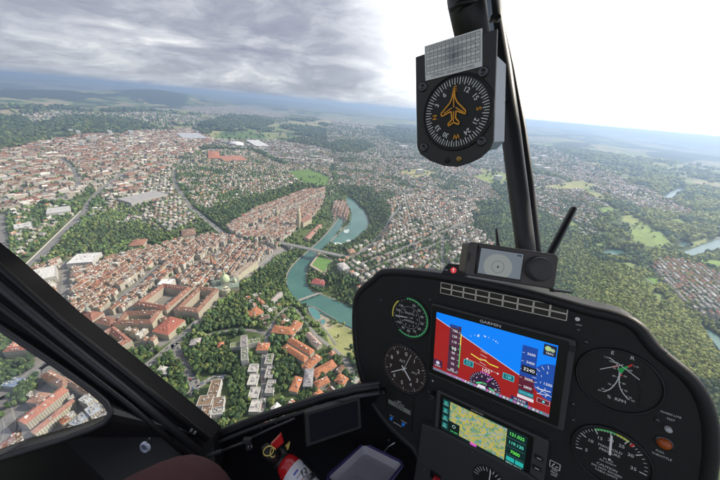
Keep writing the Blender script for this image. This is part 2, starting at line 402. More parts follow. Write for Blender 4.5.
zone([(66,250),(92,214),(96,205),(112,212),(135,220),(150,226),(125,236),(100,242)], 'villa', (90,225), (140,222), dens=.55, pal=WHT + GRY + BRN, h=(8, 12), tree=.42)
zone([(4,216),(30,208),(62,204),(78,213),(45,240),(20,262),(4,268)], 'villa', (10,230), (60,215), dens=.42, pal=WHT + GRY + ORG, h=(8, 12), tree=.48)
ROADS = [
 ([(182,160),(170,178),(190,207)], 12, 'bridge road'), ([(222,232),(240,240),(275,250)], 12, ''),
 ([(85,211),(88,203),(100,190),(130,170),(160,160)], 14, ''), ([(28,268),(14,282),(-20,310)], 18, ''),
 ([(292,247),(275,255),(260,267),(240,280),(226,294),(210,306),(198,322),(182,337),(162,355),(140,372)], 13, ''),
 ([(174,344),(181,360),(190,374),(197,388),(190,396)], 12, ''), ([(197,388),(215,376),(228,378)], 7, ''),
 ([(262,414),(264,390),(263,365),(266,340),(272,325),(283,311),(294,305),(308,327),(323,342),(341,354),(352,372)], 7, ''),
 ([(352,258),(362,252),(378,238),(390,220),(402,206)], 12, ''), ([(362,264),(400,250),(440,234),(475,217),(498,214)], 12, ''),
 ([(372,268),(415,252),(450,240)], 8, ''), ([(440,300),(443,262),(442,236)], 8, ''),
 ([(-40,420),(0,398),(43,366),(64,352),(86,338),(104,328)], 15, ''), ([(43,366),(75,384),(110,400),(150,420)], 12, ''), ([(0,452),(12,430),(6,408),(0,398)], 9, ''),
 ([(101,318),(128,292),(160,266)], 10, ''), ([(60,315),(66,285),(66,262)], 10, ''), ([(150,352),(164,343),(178,336)], 8, ''),
 ([(0,215),(4,240),(3,262),(-10,290)], 18, ''), ([(240,234),(280,215),(322,196),(340,186)], 9, ''), ([(0,136),(30,133),(45,128)], 14, ''),
 ([(182,160),(230,168),(270,176)], 8, ''), ([(60,158),(75,170),(80,188),(60,200)], 10, ''), ([(530,190),(570,198),(604,214),(640,228)], 8, ''),
 ([(300,305),(312,316),(326,330),(336,345)], 4, ''),
 ([(634,272),(644,278),(654,284)], 5, ''), ([(610,194),(640,206),(664,212),(690,218)], 6, ''), ([(205,336),(230,330),(250,330),(268,334)], 5, ''), ([(120,318),(145,300),(172,280),(200,262),(228,246)], 9, ''),
]
def densify(pts, step=14):
    out = []
    for (a, b) in zip(pts[:-1], pts[1:]):
        n = max(1, int(math.hypot(b[0] - a[0], b[1] - a[1]) / step))
        for k in range(n): out.append((a[0] + (b[0] - a[0]) * k / n, a[1] + (b[1] - a[1]) * k / n))
    out.append(pts[-1]); return out
def chaikin(p, it=2):
    for _ in range(it):
        q = [p[0]]
        for a, b in zip(p[:-1], p[1:]):
            q += [(a[0] * .75 + b[0] * .25, a[1] * .75 + b[1] * .25), (a[0] * .25 + b[0] * .75, a[1] * .25 + b[1] * .75)]
        q.append(p[-1]); p = q
    return p
ROADG = []
for pts, w, _ in ROADS:
    g = [tuple(at_h(px, py)[0]) for px, py in chaikin(pts, 1)]
    ROADG.append((densify(chaikin(g, 2)), w))

# occupancy grid 4 m
OX0, OY0, OC = -4000, 0, 4.0
ON, OM = 2000, 1300
OCC = np.zeros((ON, OM), bool)
def occ_mark(x, y, r=0):
    i = int((x - OX0) / OC); j = int((y - OY0) / OC); k = int(r / OC + .5)
    if 0 <= i < ON and 0 <= j < OM: OCC[max(0, i - k):i + k + 1, max(0, j - k):j + k + 1] = True
def occ_get(x, y):
    i = ((np.asarray(x) - OX0) / OC).astype(int); j = ((np.asarray(y) - OY0) / OC).astype(int)
    ok = (i >= 0) & (i < ON) & (j >= 0) & (j < OM)
    return OCC[np.clip(i, 0, ON - 1), np.clip(j, 0, OM - 1)] & ok
gi, gj = np.meshgrid(np.arange(ON), np.arange(OM), indexing='ij')
_gx = OX0 + (gi + .5) * OC; _gy = OY0 + (gj + .5) * OC
for R in RIVERS:
    xs = [p[0] for p in R]; ys = [p[1] for p in R]
    i0, i1 = [int(np.clip((v - OX0) / OC, 0, ON)) for v in (min(xs) - 10, max(xs) + 10)]
    j0, j1 = [int(np.clip((v - OY0) / OC, 0, OM)) for v in (min(ys) - 10, max(ys) + 10)]
    if i1 > i0 and j1 > j0: OCC[i0:i1, j0:j1] |= pip(_gx[i0:i1, j0:j1], _gy[i0:i1, j0:j1], R) | (segdist(_gx[i0:i1, j0:j1], _gy[i0:i1, j0:j1], R, True) < (4 if R in RIVERS[:2] else 14))
for g, w in ROADG:
    for a, b in zip(g[:-1], g[1:]):
        L = math.hypot(b[0] - a[0], b[1] - a[1]); n = max(1, int(L / 3))
        for k in range(n + 1): occ_mark(a[0] + (b[0] - a[0]) * k / n, a[1] + (b[1] - a[1]) * k / n, w / 2 - .5)
del _gx, _gy, gi, gj

# classes for any ground point ---------------------------------------
def classes(x, y, z=None, jit=1.0):
    """0 open ground, 1 forest, 2 meadow, 3 tan field, 10+k urban zone k"""
    if z is None: z = terrain(x, y)
    px, py, zc = proj(x, y, z)
    r = np.hypot(x, y)
    px = px + jit * 3.0 * (vnoise(x / (r * .012 + 4), y / (r * .03 + 4), 3) - .5); py = py + jit * 1.3 * (vnoise(x / (r * .012 + 4), y / (r * .03 + 4), 4) - .5)
    c = np.zeros(np.shape(x), int)
    far = r > 2300
    n = farfields(x, y, r)
    c = np.where(far & (n > .53), 1, c)
    n2 = fbm(x / 420, y / 420, 77, 2)
    c = np.where(far & (n <= .52) & (n2 > .5), 2, c); c = np.where(far & (n <= .52) & (n2 < .36), 3, c)
    c = np.where(far & (n <= .47) & (fbm(x / 1000, y / 760, 99, 3) > .53), 4, c)
    c = np.where(far & (c == 0), 2, c)
    for k, u in reversed(list(enumerate(URBAN))): c = np.where(pip(px, py, u['poly']), 10 + k, c)
    for p in TAN: c = np.where(pip(px, py, p), 3, c)
    for p in FOREST: c = np.where(pip(px, py, p), 1, c)
    for p, _ in MEADOW: c = np.where(pip(px, py, p), 2, c)
    c = np.where(zc <= .06, 0, c)
    return c, px, py
# ------------------------------------------------------------------ ground sheet
def make_ground():
    az = np.radians(np.concatenate([np.arange(-180, -72, 6.), np.arange(-72, 72, .3), np.arange(72, 180, 6.)]))
    rr = [40.]
    while rr[-1] < 100000: rr.append(rr[-1] * 1.0115)
    rr = np.array(rr); A, R = np.meshgrid(az, rr, indexing='ij')
    X = R * np.sin(A); Y = R * np.cos(A); Z = terrain(X, Y)
    n, m = X.shape
    V = np.stack([X, Y, Z], -1).reshape(-1, 3)
    V = np.vstack([V, [[0, 0, G0]]])
    i = np.arange(n); i2 = (i + 1) % n; j = np.arange(m - 1)
    I, J = np.meshgrid(i, j, indexing='ij'); I2 = (I + 1) % n
    q = np.stack([I * m + J, I * m + J + 1, I2 * m + J + 1, I2 * m + J], -1).reshape(-1, 4)
    cap = np.stack([np.full(n, n * m), i * m, i2 * m], 1)
    # classes per vertex
    c, px, py = classes(X.ravel(), Y.ravel(), Z.ravel())
    x = X.ravel(); y = Y.ravel(); r = np.hypot(x, y)
    col = np.tile(np.array([.085, .115, .045]), (len(x), 1))
    nn = fbm(x / 60, y / 60, 12, 3)
    col = col * (.7 + .7 * nn[:, None])
    col[c == 1] = (.030, .048, .028); ff = (c == 1) & (r < 2300); col[ff] = (.05, .07, .035)
    fld = _hash(np.floor((x + y * .3) / 260), np.floor((y - x * .25) / 420), 5)
    g1 = np.array([.13, .22, .07]); g2 = np.array([.34, .33, .15])
    m2 = (c == 2) | ((c == 4))
    col[m2] = (g1 + (g2 - g1) * fld[:, None])[m2]
    m3 = c == 3
    t1 = np.array([.46, .37, .23]); t2 = np.array([.30, .29, .15]); col[m3] = (t1 + (t2 - t1) * fld[:, None])[m3]
    for p, cc in MEADOW:
        mk = pip(px, py, p); lf = sst(2500, 5000, r[mk])[:, None]; h_ = _hash(np.floor((x[mk] + y[mk] * .4) / 230), np.floor((y[mk] - x[mk] * .3) / 330), 9)[:, None]; alt = np.where(h_ > .72, np.array([.035, .055, .03]), np.where(h_ > .5, np.array([.30, .26, .15]), np.array([.14, .19, .075]))); col[mk] = (np.array(cc) * (1 - lf) + alt * lf) * (.8 + .4 * nn[mk, None])
    urb = np.zeros(len(x)); urb[c == 4] = 1
    for k, u in enumerate(URBAN):
        mk = c == 10 + k
        t = u.get('tree', .05); cg = np.array([.085, .115, .045]); cu = np.array([.27, .255, .235])
        if u['kind'] == 'rows': cu = np.array([.24, .22, .20])
        w = np.clip(1.0 - 1.6 * t, .25, 1); w2 = np.clip(w + (nn[mk, None] - .5) * 1.6, 0, 1)
        col[mk] = cg * (1 - w2) + cu * w2
        urb[mk] = sst(1500, 2600, r[mk])
    # plazas, pool terrace
    for p, cc in (([(350,256),(358,252),(370,257),(374,268),(362,271),(354,266)], (.30,.26,.22)), ([(198,272),(214,270),(212,282),(200,284)], (.30,.29,.27)),
                  ([(305,305),(318,306),(326,316),(334,326),(326,330),(316,322)], (.34,.3,.22)), ([(206,300),(222,300),(228,308),(212,316)], (.3,.28,.22)),
                  ([(60,250),(66,248),(128,242),(136,250),(110,256),(70,262)], (.26,.22,.16)), ([(20,286),(58,280),(66,300),(84,322),(60,322)], (.2,.19,.18)), ([(20,372),(52,360),(110,394),(112,420),(70,440),(0,452),(0,400)], (.18,.175,.17))):
        mk = pip(px, py, p) & (r < 4000); col[mk] = cc
    dr = np.full(len(x), 99.)
    near = r < 2600
    for Rv in RIVC[:2]:
        dr[near] = np.minimum(dr[near], segdist(x[near], y[near], Rv, True))
    mk = dr < 5; col[mk] = (.28, .27, .22)
    fs = np_two(V, q, cap)
    me = fs
    a = me.attributes.new('Col', 'FLOAT_COLOR', 'POINT'); cc = np.ones((len(V), 4), np.float32); cc[:-1, :3] = col
    a.data.foreach_set('color', cc.ravel())
    b = me.attributes.new('urb', 'FLOAT', 'POINT'); b.data.foreach_set('value', np.append(urb, 0).astype(np.float32))
    t = NT('ground'); A_ = t.n('ShaderNodeAttribute', attribute_name='Col').outputs['Color']; U_ = t.n('ShaderNodeAttribute', attribute_name='urb').outputs['Fac']
    g = t.n('ShaderNodeNewGeometry').outputs['Position']
    n1 = t.noise(g, .02, 5, .7); n3 = t.noise(g, .22, 4, .7)
    k = t.math('MULTIPLY', t.math('MULTIPLY_ADD', n1, .9, .55), t.math('MULTIPLY_ADD', n3, .8, .6))
    c1 = t.vmath('SCALE', A_); t.l(k, c1.node.inputs['Scale'])
    vo = t.n('ShaderNodeTexVoronoi'); vo.inputs['Scale'].default_value = 1 / 20; t.l(g, vo.inputs['Vector'])
    sp = t.ramp(t.math('FRACT', t.math('MULTIPLY', vo.outputs['Color'], 3.7)), [(0, (.03, .05, .025)), (.42, (.05, .07, .035)), (.5, (.3, .27, .24)), (.65, (.35, .18, .12)), (.78, (.5, .48, .44)), (1, (.7, .68, .64))])
    t.l(vo.outputs['Color'], sp.node.inputs[0]) if False else None
    c2 = t.mix(U_, c1, sp)
    t.pbr(c2, .9, spec=.1)
    me.materials.append(t.mat)
    me.polygons.foreach_set('use_smooth', np.ones(len(me.polygons), bool))
    o = link('ground', me); tag(o, kind='structure')
def np_two(V, q, tri):
    me = bpy.data.meshes.new('ground')
    me.vertices.add(len(V)); me.vertices.foreach_set('co', V.astype(np.float32).ravel())
    li = np.concatenate([q.ravel(), tri.ravel()]).astype(np.int32)
    me.loops.add(len(li)); me.loops.foreach_set('vertex_index', li)
    st = np.concatenate([np.arange(len(q)) * 4, len(q) * 4 + np.arange(len(tri)) * 3]).astype(np.int32)
    me.polygons.add(len(st)); me.polygons.foreach_set('loop_start', st)
    me.update(calc_edges=True); return me
make_ground()
# ------------------------------------------------------------------ water
tw = NT('river_water'); gw = tw.n('ShaderNodeNewGeometry').outputs['Position']
cw = tw.ramp(tw.noise(gw, .012, 3), [(.25, (.045, .125, .108)), (.6, (.07, .17, .145)), (.8, (.11, .21, .18))])
nw = tw.noise(gw, .05, 5, .8); foam = tw.math('GREATER_THAN', nw, .73)
tw.pbr(tw.mix(tw.math('MULTIPLY', foam, .35), cw, (.5, .55, .52)), .16, spec=.5, normal=tw.bump(tw.noise(gw, .6, 4), .35, .6))
for nm, R in zip(('river', 'river', 'river', 'river', 'lake', 'river', 'lake'), RIVERS):
    b = MB(); b.add([(p[0], p[1], WATER) for p in R], [tuple(range(len(R)))])
    me = b.mesh(nm, tw.mat, False)
    if me.polygons[0].normal.z < 0: me.flip_normals()
    tag(link(nm, me), kind='structure')
# weirs of white water
tf = NT('white_water'); gf = tf.n('ShaderNodeNewGeometry').outputs['Position']
tf.pbr(tf.ramp(tf.noise(gf, .16, 6, .85), [(.42, (.07, .17, .14)), (.56, (.70, .76, .74))]), .5)
for pts in ([(332,246),(334,242),(343,243),(342,246)], [(343,230),(350,229),(349,233),(344,233)], [(346,244),(352,241),(349,239),(345,241)]):
    g = [at(x, y, WATER) for x, y in smooth_poly(pts, 3)]; b = MB(); b.add([(p[0] + rnd.uniform(-1.5, 1.5), p[1] + rnd.uniform(-1.5, 1.5), WATER + .25) for p in g], [tuple(range(len(g)))])
    tag(b.build('rapids', tf.mat), kind='structure')
# ------------------------------------------------------------------ roads draped on the ground
ta = NT('asphalt'); ga = ta.n('ShaderNodeNewGeometry').outputs['Position']
ta.pbr(ta.ramp(ta.noise(ga, .15, 4), [(.3, (.15, .147, .142)), (.7, (.24, .232, .22))]), .85)
tp = NT('pavement'); tp.pbr(tp.ramp(tp.noise(tp.n('ShaderNodeNewGeometry').outputs['Position'], .3, 3), [(.3, (.24, .23, .21)), (.7, (.34, .32, .29))]), .85)
def ribbon(g, w, lift, off=0.0):
    b = MB(); L = []
    for i, p in enumerate(g):
        a = g[max(i - 1, 0)]; c = g[min(i + 1, len(g) - 1)]
        d = np.array([c[0] - a[0], c[1] - a[1]]); d /= np.linalg.norm(d) + 1e-9; nrm = np.array([-d[1], d[0]])
        q = [np.array(p) + nrm * (off + s * w / 2) for s in (1, -1)]
        L.append([(u[0], u[1], float(terrain(u[0], u[1])) + lift) for u in q])
    vs = [v for s in L for v in s]
    b.add(vs, [(2 * i, 2 * i + 1, 2 * i + 3, 2 * i + 2) for i in range(len(L) - 1)])
    return b
for g, w in ROADG:
    tag(ribbon(g, w * 1.32, .55).build('pavement', tp.mat), kind='structure')
    tag(ribbon(g, w, .75).build('road', ta.mat), kind='structure')

# ------------------------------------------------------------------ houses
def rc(p, v=.12):
    k = 1 + rnd.uniform(-v, v); return tuple(min(.9, c * k) for c in p)
def house_geo(x, y, z, L, W, h, rh, ang, kind, wc, rcol, W_, R_, extras=0, over=.5, base=6):
    """L along the ridge; walls go to W_, roof to R_ (both MB); local frame turned by ang"""
    ca, sa = math.cos(ang), math.sin(ang)
    def T(u, v, w): return (x + u * ca - v * sa, y + u * sa + v * ca, z + w)
    a, b = L / 2, W / 2
    P = [T(-a, -b, -base), T(a, -b, -base), T(a, b, -base), T(-a, b, -base), T(-a, -b, h), T(a, -b, h), T(a, b, h), T(-a, b, h)]
    W_.add(P, [(0, 1, 5, 4), (1, 2, 6, 5), (2, 3, 7, 6), (3, 0, 4, 7)], 0, wc)
    o = over; A, B = a + o, b + o; hz = h - .15
    if kind == 'flat':
        R_.add([T(-a, -b, h), T(a, -b, h), T(a, b, h), T(-a, b, h)], [(0, 1, 2, 3)], 1, rcol)
        if extras:
            for k in range(4):
                u0, v0 = [(-a, -b), (a, -b), (a, b), (-a, b)][k]; u1, v1 = [(a, -b), (a, b), (-a, b), (-a, -b)][k]
                p0 = np.array(T(u0, v0, h - .1)); p1 = np.array(T(u1, v1, h - .1)); q = np.array(T(0, 0, h - .1)) - (p0 + p1) / 2; q /= np.linalg.norm(q)
                W_.box(p0, p1 - p0, q * .5, (0, 0, .9), 0, wc)
    elif kind == 'gable':
        R_.add([T(-A, -B, hz), T(A, -B, hz), T(A, B, hz), T(-A, B, hz), T(-A, 0, h + rh), T(A, 0, h + rh)], [(0, 1, 5, 4), (2, 3, 4, 5)], 1, rcol)
        W_.add([T(-a, -b, h), T(-a, b, h), T(-a, 0, h + rh * .97), T(a, -b, h), T(a, b, h), T(a, 0, h + rh * .97)], [(0, 2, 1), (3, 4, 5)], 0, wc)
    else:
        i = min(a * .95, b * 1.05)
        R_.add([T(-A, -B, hz), T(A, -B, hz), T(A, B, hz), T(-A, B, hz), T(-a + i, 0, h + rh), T(a - i, 0, h + rh)], [(0, 1, 5, 4), (1, 2, 5), (2, 3, 4, 5), (3, 0, 4)], 1, rcol)
    if kind == 'flat':
        for k in range(extras):
            u = rnd.uniform(-a * .7, a * .7); v = rnd.uniform(-b * .5, b * .5); s = rnd.uniform(1.2, 3.2); t = rnd.uniform(1.2, 3)
            R_.box(T(u, v, h), (s * ca, s * sa, 0), (-t * sa, t * ca, 0), (0, 0, rnd.uniform(.8, 2.2)), 1, rc((.4, .39, .37)))
    else:
        for k in range(extras):
            s = rnd.choice((-1, 1)); u = rnd.uniform(-a * .8, a * .8); v = s * rnd.uniform(.15, .6) * b
            zz = h + rh * (1 - abs(v) / B)
            if rnd.random() < .5:   # chimney
                q = rnd.uniform(.7, 1.3); R_.box(T(u - q / 2, v - q / 2, zz - 1), (q * ca, q * sa, 0), (-q * sa, q * ca, 0), (0, 0, 2.3), 1, rc((.42, .33, .28)))
            else:                   # dormer
                q = rnd.uniform(1.6, 3.4); d = 2.2; R_.box(T(u - q / 2, v - d / 2 , zz - 1), (q * ca, q * sa, 0), (-d * sa, d * ca, 0), (0, 0, 1.9), 1, rc(rnd.choice([(.72, .7, .66), (.66, .64, .6), (.3, .28, .27), rcol])))
HOUSES = []   # dicts
CC = {}
def add_house(x, y, L, W, h, rh, ang, kind, wc, rcol, zn, desc=None, z=None):
    HOUSES.append(dict(x=x, y=y, L=L, W=W, h=h, rh=rh, ang=ang, kind=kind, wc=wc, rc=rcol, z=z, zn=zn, desc=desc))
def occ_house(x, y, L, W, ang, pad=0):
    ca, sa = math.cos(ang), math.sin(ang)
    nu = max(1, int(L / 4)); nv = max(1, int(W / 4))
    for i in range(nu + 1):
        for j in range(nv + 1):
            u = (i / nu - .5) * (L + pad); v = (j / nv - .5) * (W + pad)
            occ_mark(x + u * ca - v * sa, y + u * sa + v * ca, 0)
def free_house(x, y, L, W, ang):
    ca, sa = math.cos(ang), math.sin(ang)
    U = np.array([-.5, .5, .5, -.5, 0, 0, 0, .5, -.5]) * L; V = np.array([-.5, -.5, .5, .5, 0, .5, -.5, 0, 0]) * W
    return not occ_get(x + U * ca - V * sa, y + U * sa + V * ca).any()
NAMED = []  # (name, ground x, y) landmarks for labels

# ------------------------------------------------------------------ hand-placed buildings
def rect_px(A, B, C, h):
    """A-B long side, C tells the width, all at eave height h -> centre, L, W, angle, z"""
    a, za = at_h(*A, h); b, _ = at_h(*B, h); c, _ = at_h(*C, h)
    d = b - a; L = np.linalg.norm(d); d /= L; n = np.array([-d[1], d[0]]); w = np.dot(c - b, n)
    ctr = (a + b) / 2 + n * w / 2
    z = float(terrain(*ctr)); return ctr, L, abs(w), math.atan2(d[1], d[0]), z
def hero(A, B, C, h, rh, kind, wc, rcol, label, cat='building', extras=8, name='building', group=None):
    ctr, L, W, ang, z = rect_px(A, B, C, h)
    root = empty(name, (ctr[0], ctr[1], z)); tag(root, label, cat, group)
    w, r = MB(), MB()
    house_geo(0, 0, 0, L, W, h, rh, ang, kind, wc, rcol, w, r, extras, .7)
    w.build('wall', [M_WALL, M_ROOF], root, cols=True); r.build('roof', [M_WALL, M_ROOF], root, cols=True)
    occ_house(ctr[0], ctr[1], L, W, ang, 6)
    return root, ctr, L, W, ang, z
def court(A, B, C, h, rh, dep, wc, rcol, label, name='courtyard_block'):
    """four roofed wings around a courtyard"""
    ctr, L, W, ang, z = rect_px(A, B, C, h)
    root = empty(name, (ctr[0], ctr[1], z)); tag(root, label, 'building')
    w, r = MB(), MB(); ca, sa = math.cos(ang), math.sin(ang)
    def T(u, v, q): return (u * ca - v * sa, u * sa + v * ca, q)
    a, b = L / 2, W / 2; dep = min(dep, b * .8)
    o = [(-a, -b), (a, -b), (a, b), (-a, b)]; i = [(-a + dep, -b + dep), (a - dep, -b + dep), (a - dep, b - dep), (-a + dep, b - dep)]
    m = [((p[0] + q[0]) / 2, (p[1] + q[1]) / 2) for p, q in zip(o, i)]
    for ring, rev in ((o, 0), (i, 1)):
        for k in range(4):
            p, q = ring[k], ring[(k + 1) % 4]
            w.add([T(*p, -6), T(*q, -6), T(*q, h), T(*p, h)], [(0, 1, 2, 3) if not rev else (3, 2, 1, 0)], 0, wc)
    for k in range(4):
        k2 = (k + 1) % 4
        r.add([T(*o[k], h), T(*o[k2], h), T(*m[k2], h + rh), T(*m[k], h + rh)], [(0, 1, 2, 3)], 1, rc(rcol, .06))
        r.add([T(*i[k], h), T(*m[k], h + rh), T(*m[k2], h + rh), T(*i[k2], h)], [(0, 1, 2, 3)], 1, rc(rcol, .06))
        for s in range(int(max(L, W) / 7)):
            t = rnd.uniform(.08, .92); side = rnd.choice((.2, .75)); 
            p = [o[k][c] * (1 - t) + o[k2][c] * t for c in (0, 1)]; q = [i[k][c] * (1 - t) + i[k2][c] * t for c in (0, 1)]
            e = [p[c] * (1 - side) + q[c] * side for c in (0, 1)]; zz = h + rh * (.4 if side == .2 else .5)
            sz = rnd.uniform(1.2, 2.6); r.box(T(e[0] - sz / 2, e[1] - sz / 2, zz - .6), T(sz, 0, 0), T(0, sz, 0), (0, 0, 2), 1, rc(rnd.choice([(.6, .58, .54), (.3, .28, .26), (.42, .33, .28)])))
    w.build('wall', [M_WALL, M_ROOF], root, cols=True); r.build('roof', [M_WALL, M_ROOF], root, cols=True)
    occ_house(ctr[0], ctr[1], L, W, ang, 6)
    return root
def dome(mb, c, r, hgt, col, n=20, m=1, lantern=True):
    prof = [(1, 0), (.98, .18), (.9, .42), (.74, .66), (.5, .86), (.2, .98), (.02, 1.0)]
    if lantern: prof = prof[:-2] + [(.2, .96), (.2, 1.25), (.24, 1.27), (.1, 1.42), (.02, 1.75)]
    lathe(mb, c, [(a * r, b * hgt) for a, b in prof], n, m, col)
def lathe(mb, c, prof, n=20, m=0, col=(1, 1, 1), smooth=True):
    vs = []; fs = []
    for (r, z) in prof:
        for k in range(n): vs.append((c[0] + r * math.cos(2 * math.pi * k / n), c[1] + r * math.sin(2 * math.pi * k / n), c[2] + z))
    for i in range(len(prof) - 1):
        for k in range(n): fs.append((i * n + k, i * n + (k + 1) % n, (i + 1) * n + (k + 1) % n, (i + 1) * n + k))
    mb.add(vs, fs, m, col, smooth)

# parliament with its dome
SAND = (.70, .66, .50)
pc, pz = at_h(221, 290, 0)
root, ctr, L, W, ang, z = hero((212, 281), (238, 277), (241, 286), 20, 3, 'hip', SAND, (.20, .25, .20), 'large sandstone parliament with green central dome and two small side domes above the park', 'parliament', 10, 'parliament_building')
ca, sa = math.cos(ang), math.sin(ang)
d = MB(); d.cbox((0, 0, 24), (18 * ca, 18 * sa, 0), (-18 * sa, 18 * ca, 0), (0, 0, 14), 0, SAND); dome(d, (0, 0, 31), 11.5, 17, (.46, .54, .34)); d.build('dome', [M_WALL, M_ROOF], root, cols=True)
for s in (-1, 1):
    d = MB(); q = s * L * .36; d.cbox((q * ca, q * sa, 20), (8, 0, 0), (0, 8, 0), (0, 0, 12), 0, SAND); dome(d, (q * ca, q * sa, 26), 4.6, 7, (.42, .46, .34), 12); d.build('side_dome', [M_WALL, M_ROOF], root, cols=True)
d = MB(); # rounded front towards the river
tq = np.array([ca, sa]); nq = np.array([-sa, ca]); sgn = 1 if (nq @ -ctr) > 0 else -1
lathe(d, (nq[0] * sgn * W * .4, nq[1] * sgn * W * .4, -8), [(11, 0), (11, 27), (0.1, 31)], 24, 0, SAND, False); d.build('apse', [M_WALL, M_ROOF], root, cols=True)
NAMED.append(('the domed parliament', *ctr))
court((173, 310), (198, 286), (220, 289), 19, 4, 15, (.58, .53, .42), (.24, .13, .09), 'brown-roofed courtyard block with cream facade directly left of the domed parliament')
court((228, 277), (252, 260), (256, 264), 17, 4, 9, SAND, (.24, .19, .16), 'long sandstone wing with grey-brown roof running right of the domed parliament', 'government_wing')
court((112, 325), (125, 311), (158, 316), 18, 5, 14, (.6, .55, .42), (.22, .12, .085), 'brown-roofed courtyard block with green roof garden behind the dark window frame')
court((133, 305), (163, 283), (196, 285), 18, 5, 15, (.57, .52, .42), (.25, .12, .085), 'large dark-red courtyard block left of the parliament with white roof terraces')
hero((168, 335), (185, 320), (173, 314), 15, 5, 'hip', (.6, .56, .42), (.34, .12, .085), 'bright red hip-roofed building beside the park road', extras=10)
r_, c_, *_ = hero((73, 318), (92, 321), (93, 311), 15, 9, 'hip', (.6, .56, .45), (.25, .12, .085), 'baroque church with steep brown hip roof and pale gables at the square', 'church', 5, 'church')
NAMED.append(('the brown-roofed church', *c_))
hero((94, 322), (110, 326), (114, 318), 15, 5, 'hip', (.56, .52, .42), (.23, .12, .09), 'small brown hip-roofed block right beside the baroque church')
court((94, 336), (114, 326), (138, 337), 17, 5, 12, (.6, .56, .44), (.26, .12, .09), 'red-brown block with white roof terraces right at the dark window frame')
hero((16, 421), (59, 388), (69, 390), 15, 5, 'gable', (.56, .52, .42), (.36, .15, .10), 'longest orange-red gabled hall seen through the small side window', 'hall', 12)
hero((30, 432), (70, 400), (78, 399), 15, 4, 'gable', (.62, .60, .48), (.30, .15, .11), 'long red-brown hall with rows of cream piers seen through the small side window', 'hall', 4)
court((2, 352), (16, 340), (42, 360), 17, 4, 11, (.62, .58, .46), (.36, .13, .09), 'red courtyard block with cream walls at the top of the small side window')
hero((40, 376), (62, 388), (67, 379), 15, 5, 'hip', (.6, .55, .42), (.28, .16, .11), 'beige building with brown roof at the street corner in the side window')
hero((64, 382), (92, 399), (95, 394), 14, 4, 'hip', (.62, .58, .48), (.30, .2, .14), 'pale long building with light brown roof along the frame of the side window')
hero((26, 402), (38, 392), (46, 399), 13, 4, 'hip', (.55, .5, .42), (.34, .2, .14), 'small tan-roofed house in the angle of the two long halls')
hero((0, 386), (12, 377), (18, 384), 9, 0, 'flat', (.4, .45, .5), (.18, .24, .36), 'blue-grey flat-roofed hall beside the street at the left picture edge', 'hall', 8)
for i, (A, B, C, cl, lb) in enumerate([((68, 424), (82, 412), (90, 416), (.30, .34, .40), 'blue-grey flat-roofed office nearest the lower window rim'), ((84, 410), (96, 402), (103, 408), (.36, .40, .46), 'pale blue flat-roofed office at the rounded window corner'), ((60, 434), (70, 426), (80, 430), (.55, .54, .5), 'white flat-roofed office right of the long halls'), ((78, 400), (86, 394), (94, 399), (.42, .44, .46), 'grey flat-roofed office behind the blue one in the side window')]):
    hero(A, B, C, 14 + 2 * i, 0, 'flat', (.55, .54, .5), cl, lb, 'office building', 9, 'office_building')
# white modern station buildings and others left
hero((22, 284), (56, 276), (52, 266), 16, 0, 'flat', (.68, .66, .6), (.60, .59, .56), 'broad white flat-roofed building beside the long bridge ramp', 'office building', 14, 'office_building')
hero((66, 264), (92, 262), (91, 253), 17, 0, 'flat', (.7, .69, .66), (.62, .61, .6), 'bright white flat-roofed block above the brown roofs of the old town', 'office building', 10, 'office_building')
hero((46, 214), (70, 211), (68, 206), 14, 0, 'flat', (.7, .69, .66), (.5, .5, .48), 'white flat-roofed school in the trees beyond the left bridge', 'school', 6, 'school')
hero((14, 229), (32, 226), (31, 222), 12, 0, 'flat', (.72, .71, .68), (.55, .55, .54), 'small white flat-roofed house in the trees at the left edge')
hero((131, 203), (168, 194), (166, 188), 16, 0, 'flat', (.6, .59, .56), (.36, .35, .34), 'large grey curved slab building left of the tall bridge', 'office building', 12, 'office_building')
hero((128, 246), (143, 245), (142, 239), 13, 5, 'hip', (.56, .5, .4), (.3, .15, .10), 'brown hip-roofed school at the edge of the green valley', 'school', 4, 'school')
hero((182, 236), (196, 234), (194, 228), 14, 5, 'hip', (.58, .52, .42), (.24, .15, .11), 'brown hip-roofed palace beside the end of the tall bridge')
hero((183, 138), (208, 138), (207, 133), 15, 0, 'flat', (.6, .6, .6), (.46, .47, .5), 'wide white exhibition hall left of the green common', 'hall', 6, 'hall')
hero((256, 146), (270, 146), (269, 140), 14, 0, 'flat', (.7, .7, .7), (.62, .62, .62), 'white sports hall right of the round white dome', 'hall', 3, 'hall')
hero((208, 158), (220, 158), (218, 151), 14, 7, 'hip', (.5, .38, .28), (.42, .17, .10), 'orange-red brick school standing among the far trees', 'school', 3, 'school')
hero((224, 161), (248, 160), (247, 155), 12, 3, 'hip', (.5, .42, .35), (.42, .19, .13), 'long brick-red roofed barracks beyond the villa quarter', 'barracks', 3)
for i, (px, py) in enumerate([(71, 130), (78, 131), (80, 141), (88, 137), (94, 136), (131, 131), (110, 131)]):
    s = 4.4
    hero((px - s / 2, py), (px + s / 2, py), (px + s / 2, py - .8), 34 + 4 * (i % 3), 0, 'flat', (.72, .71, .68), (.5, .5, .5), f'white tower block, {["first", "second", "third", "fourth", "fifth", "sixth", "seventh"][i]} in the loose row before the dark far wood', 'tower block', 0, 'tower_block', 'white tower blocks beyond the city')
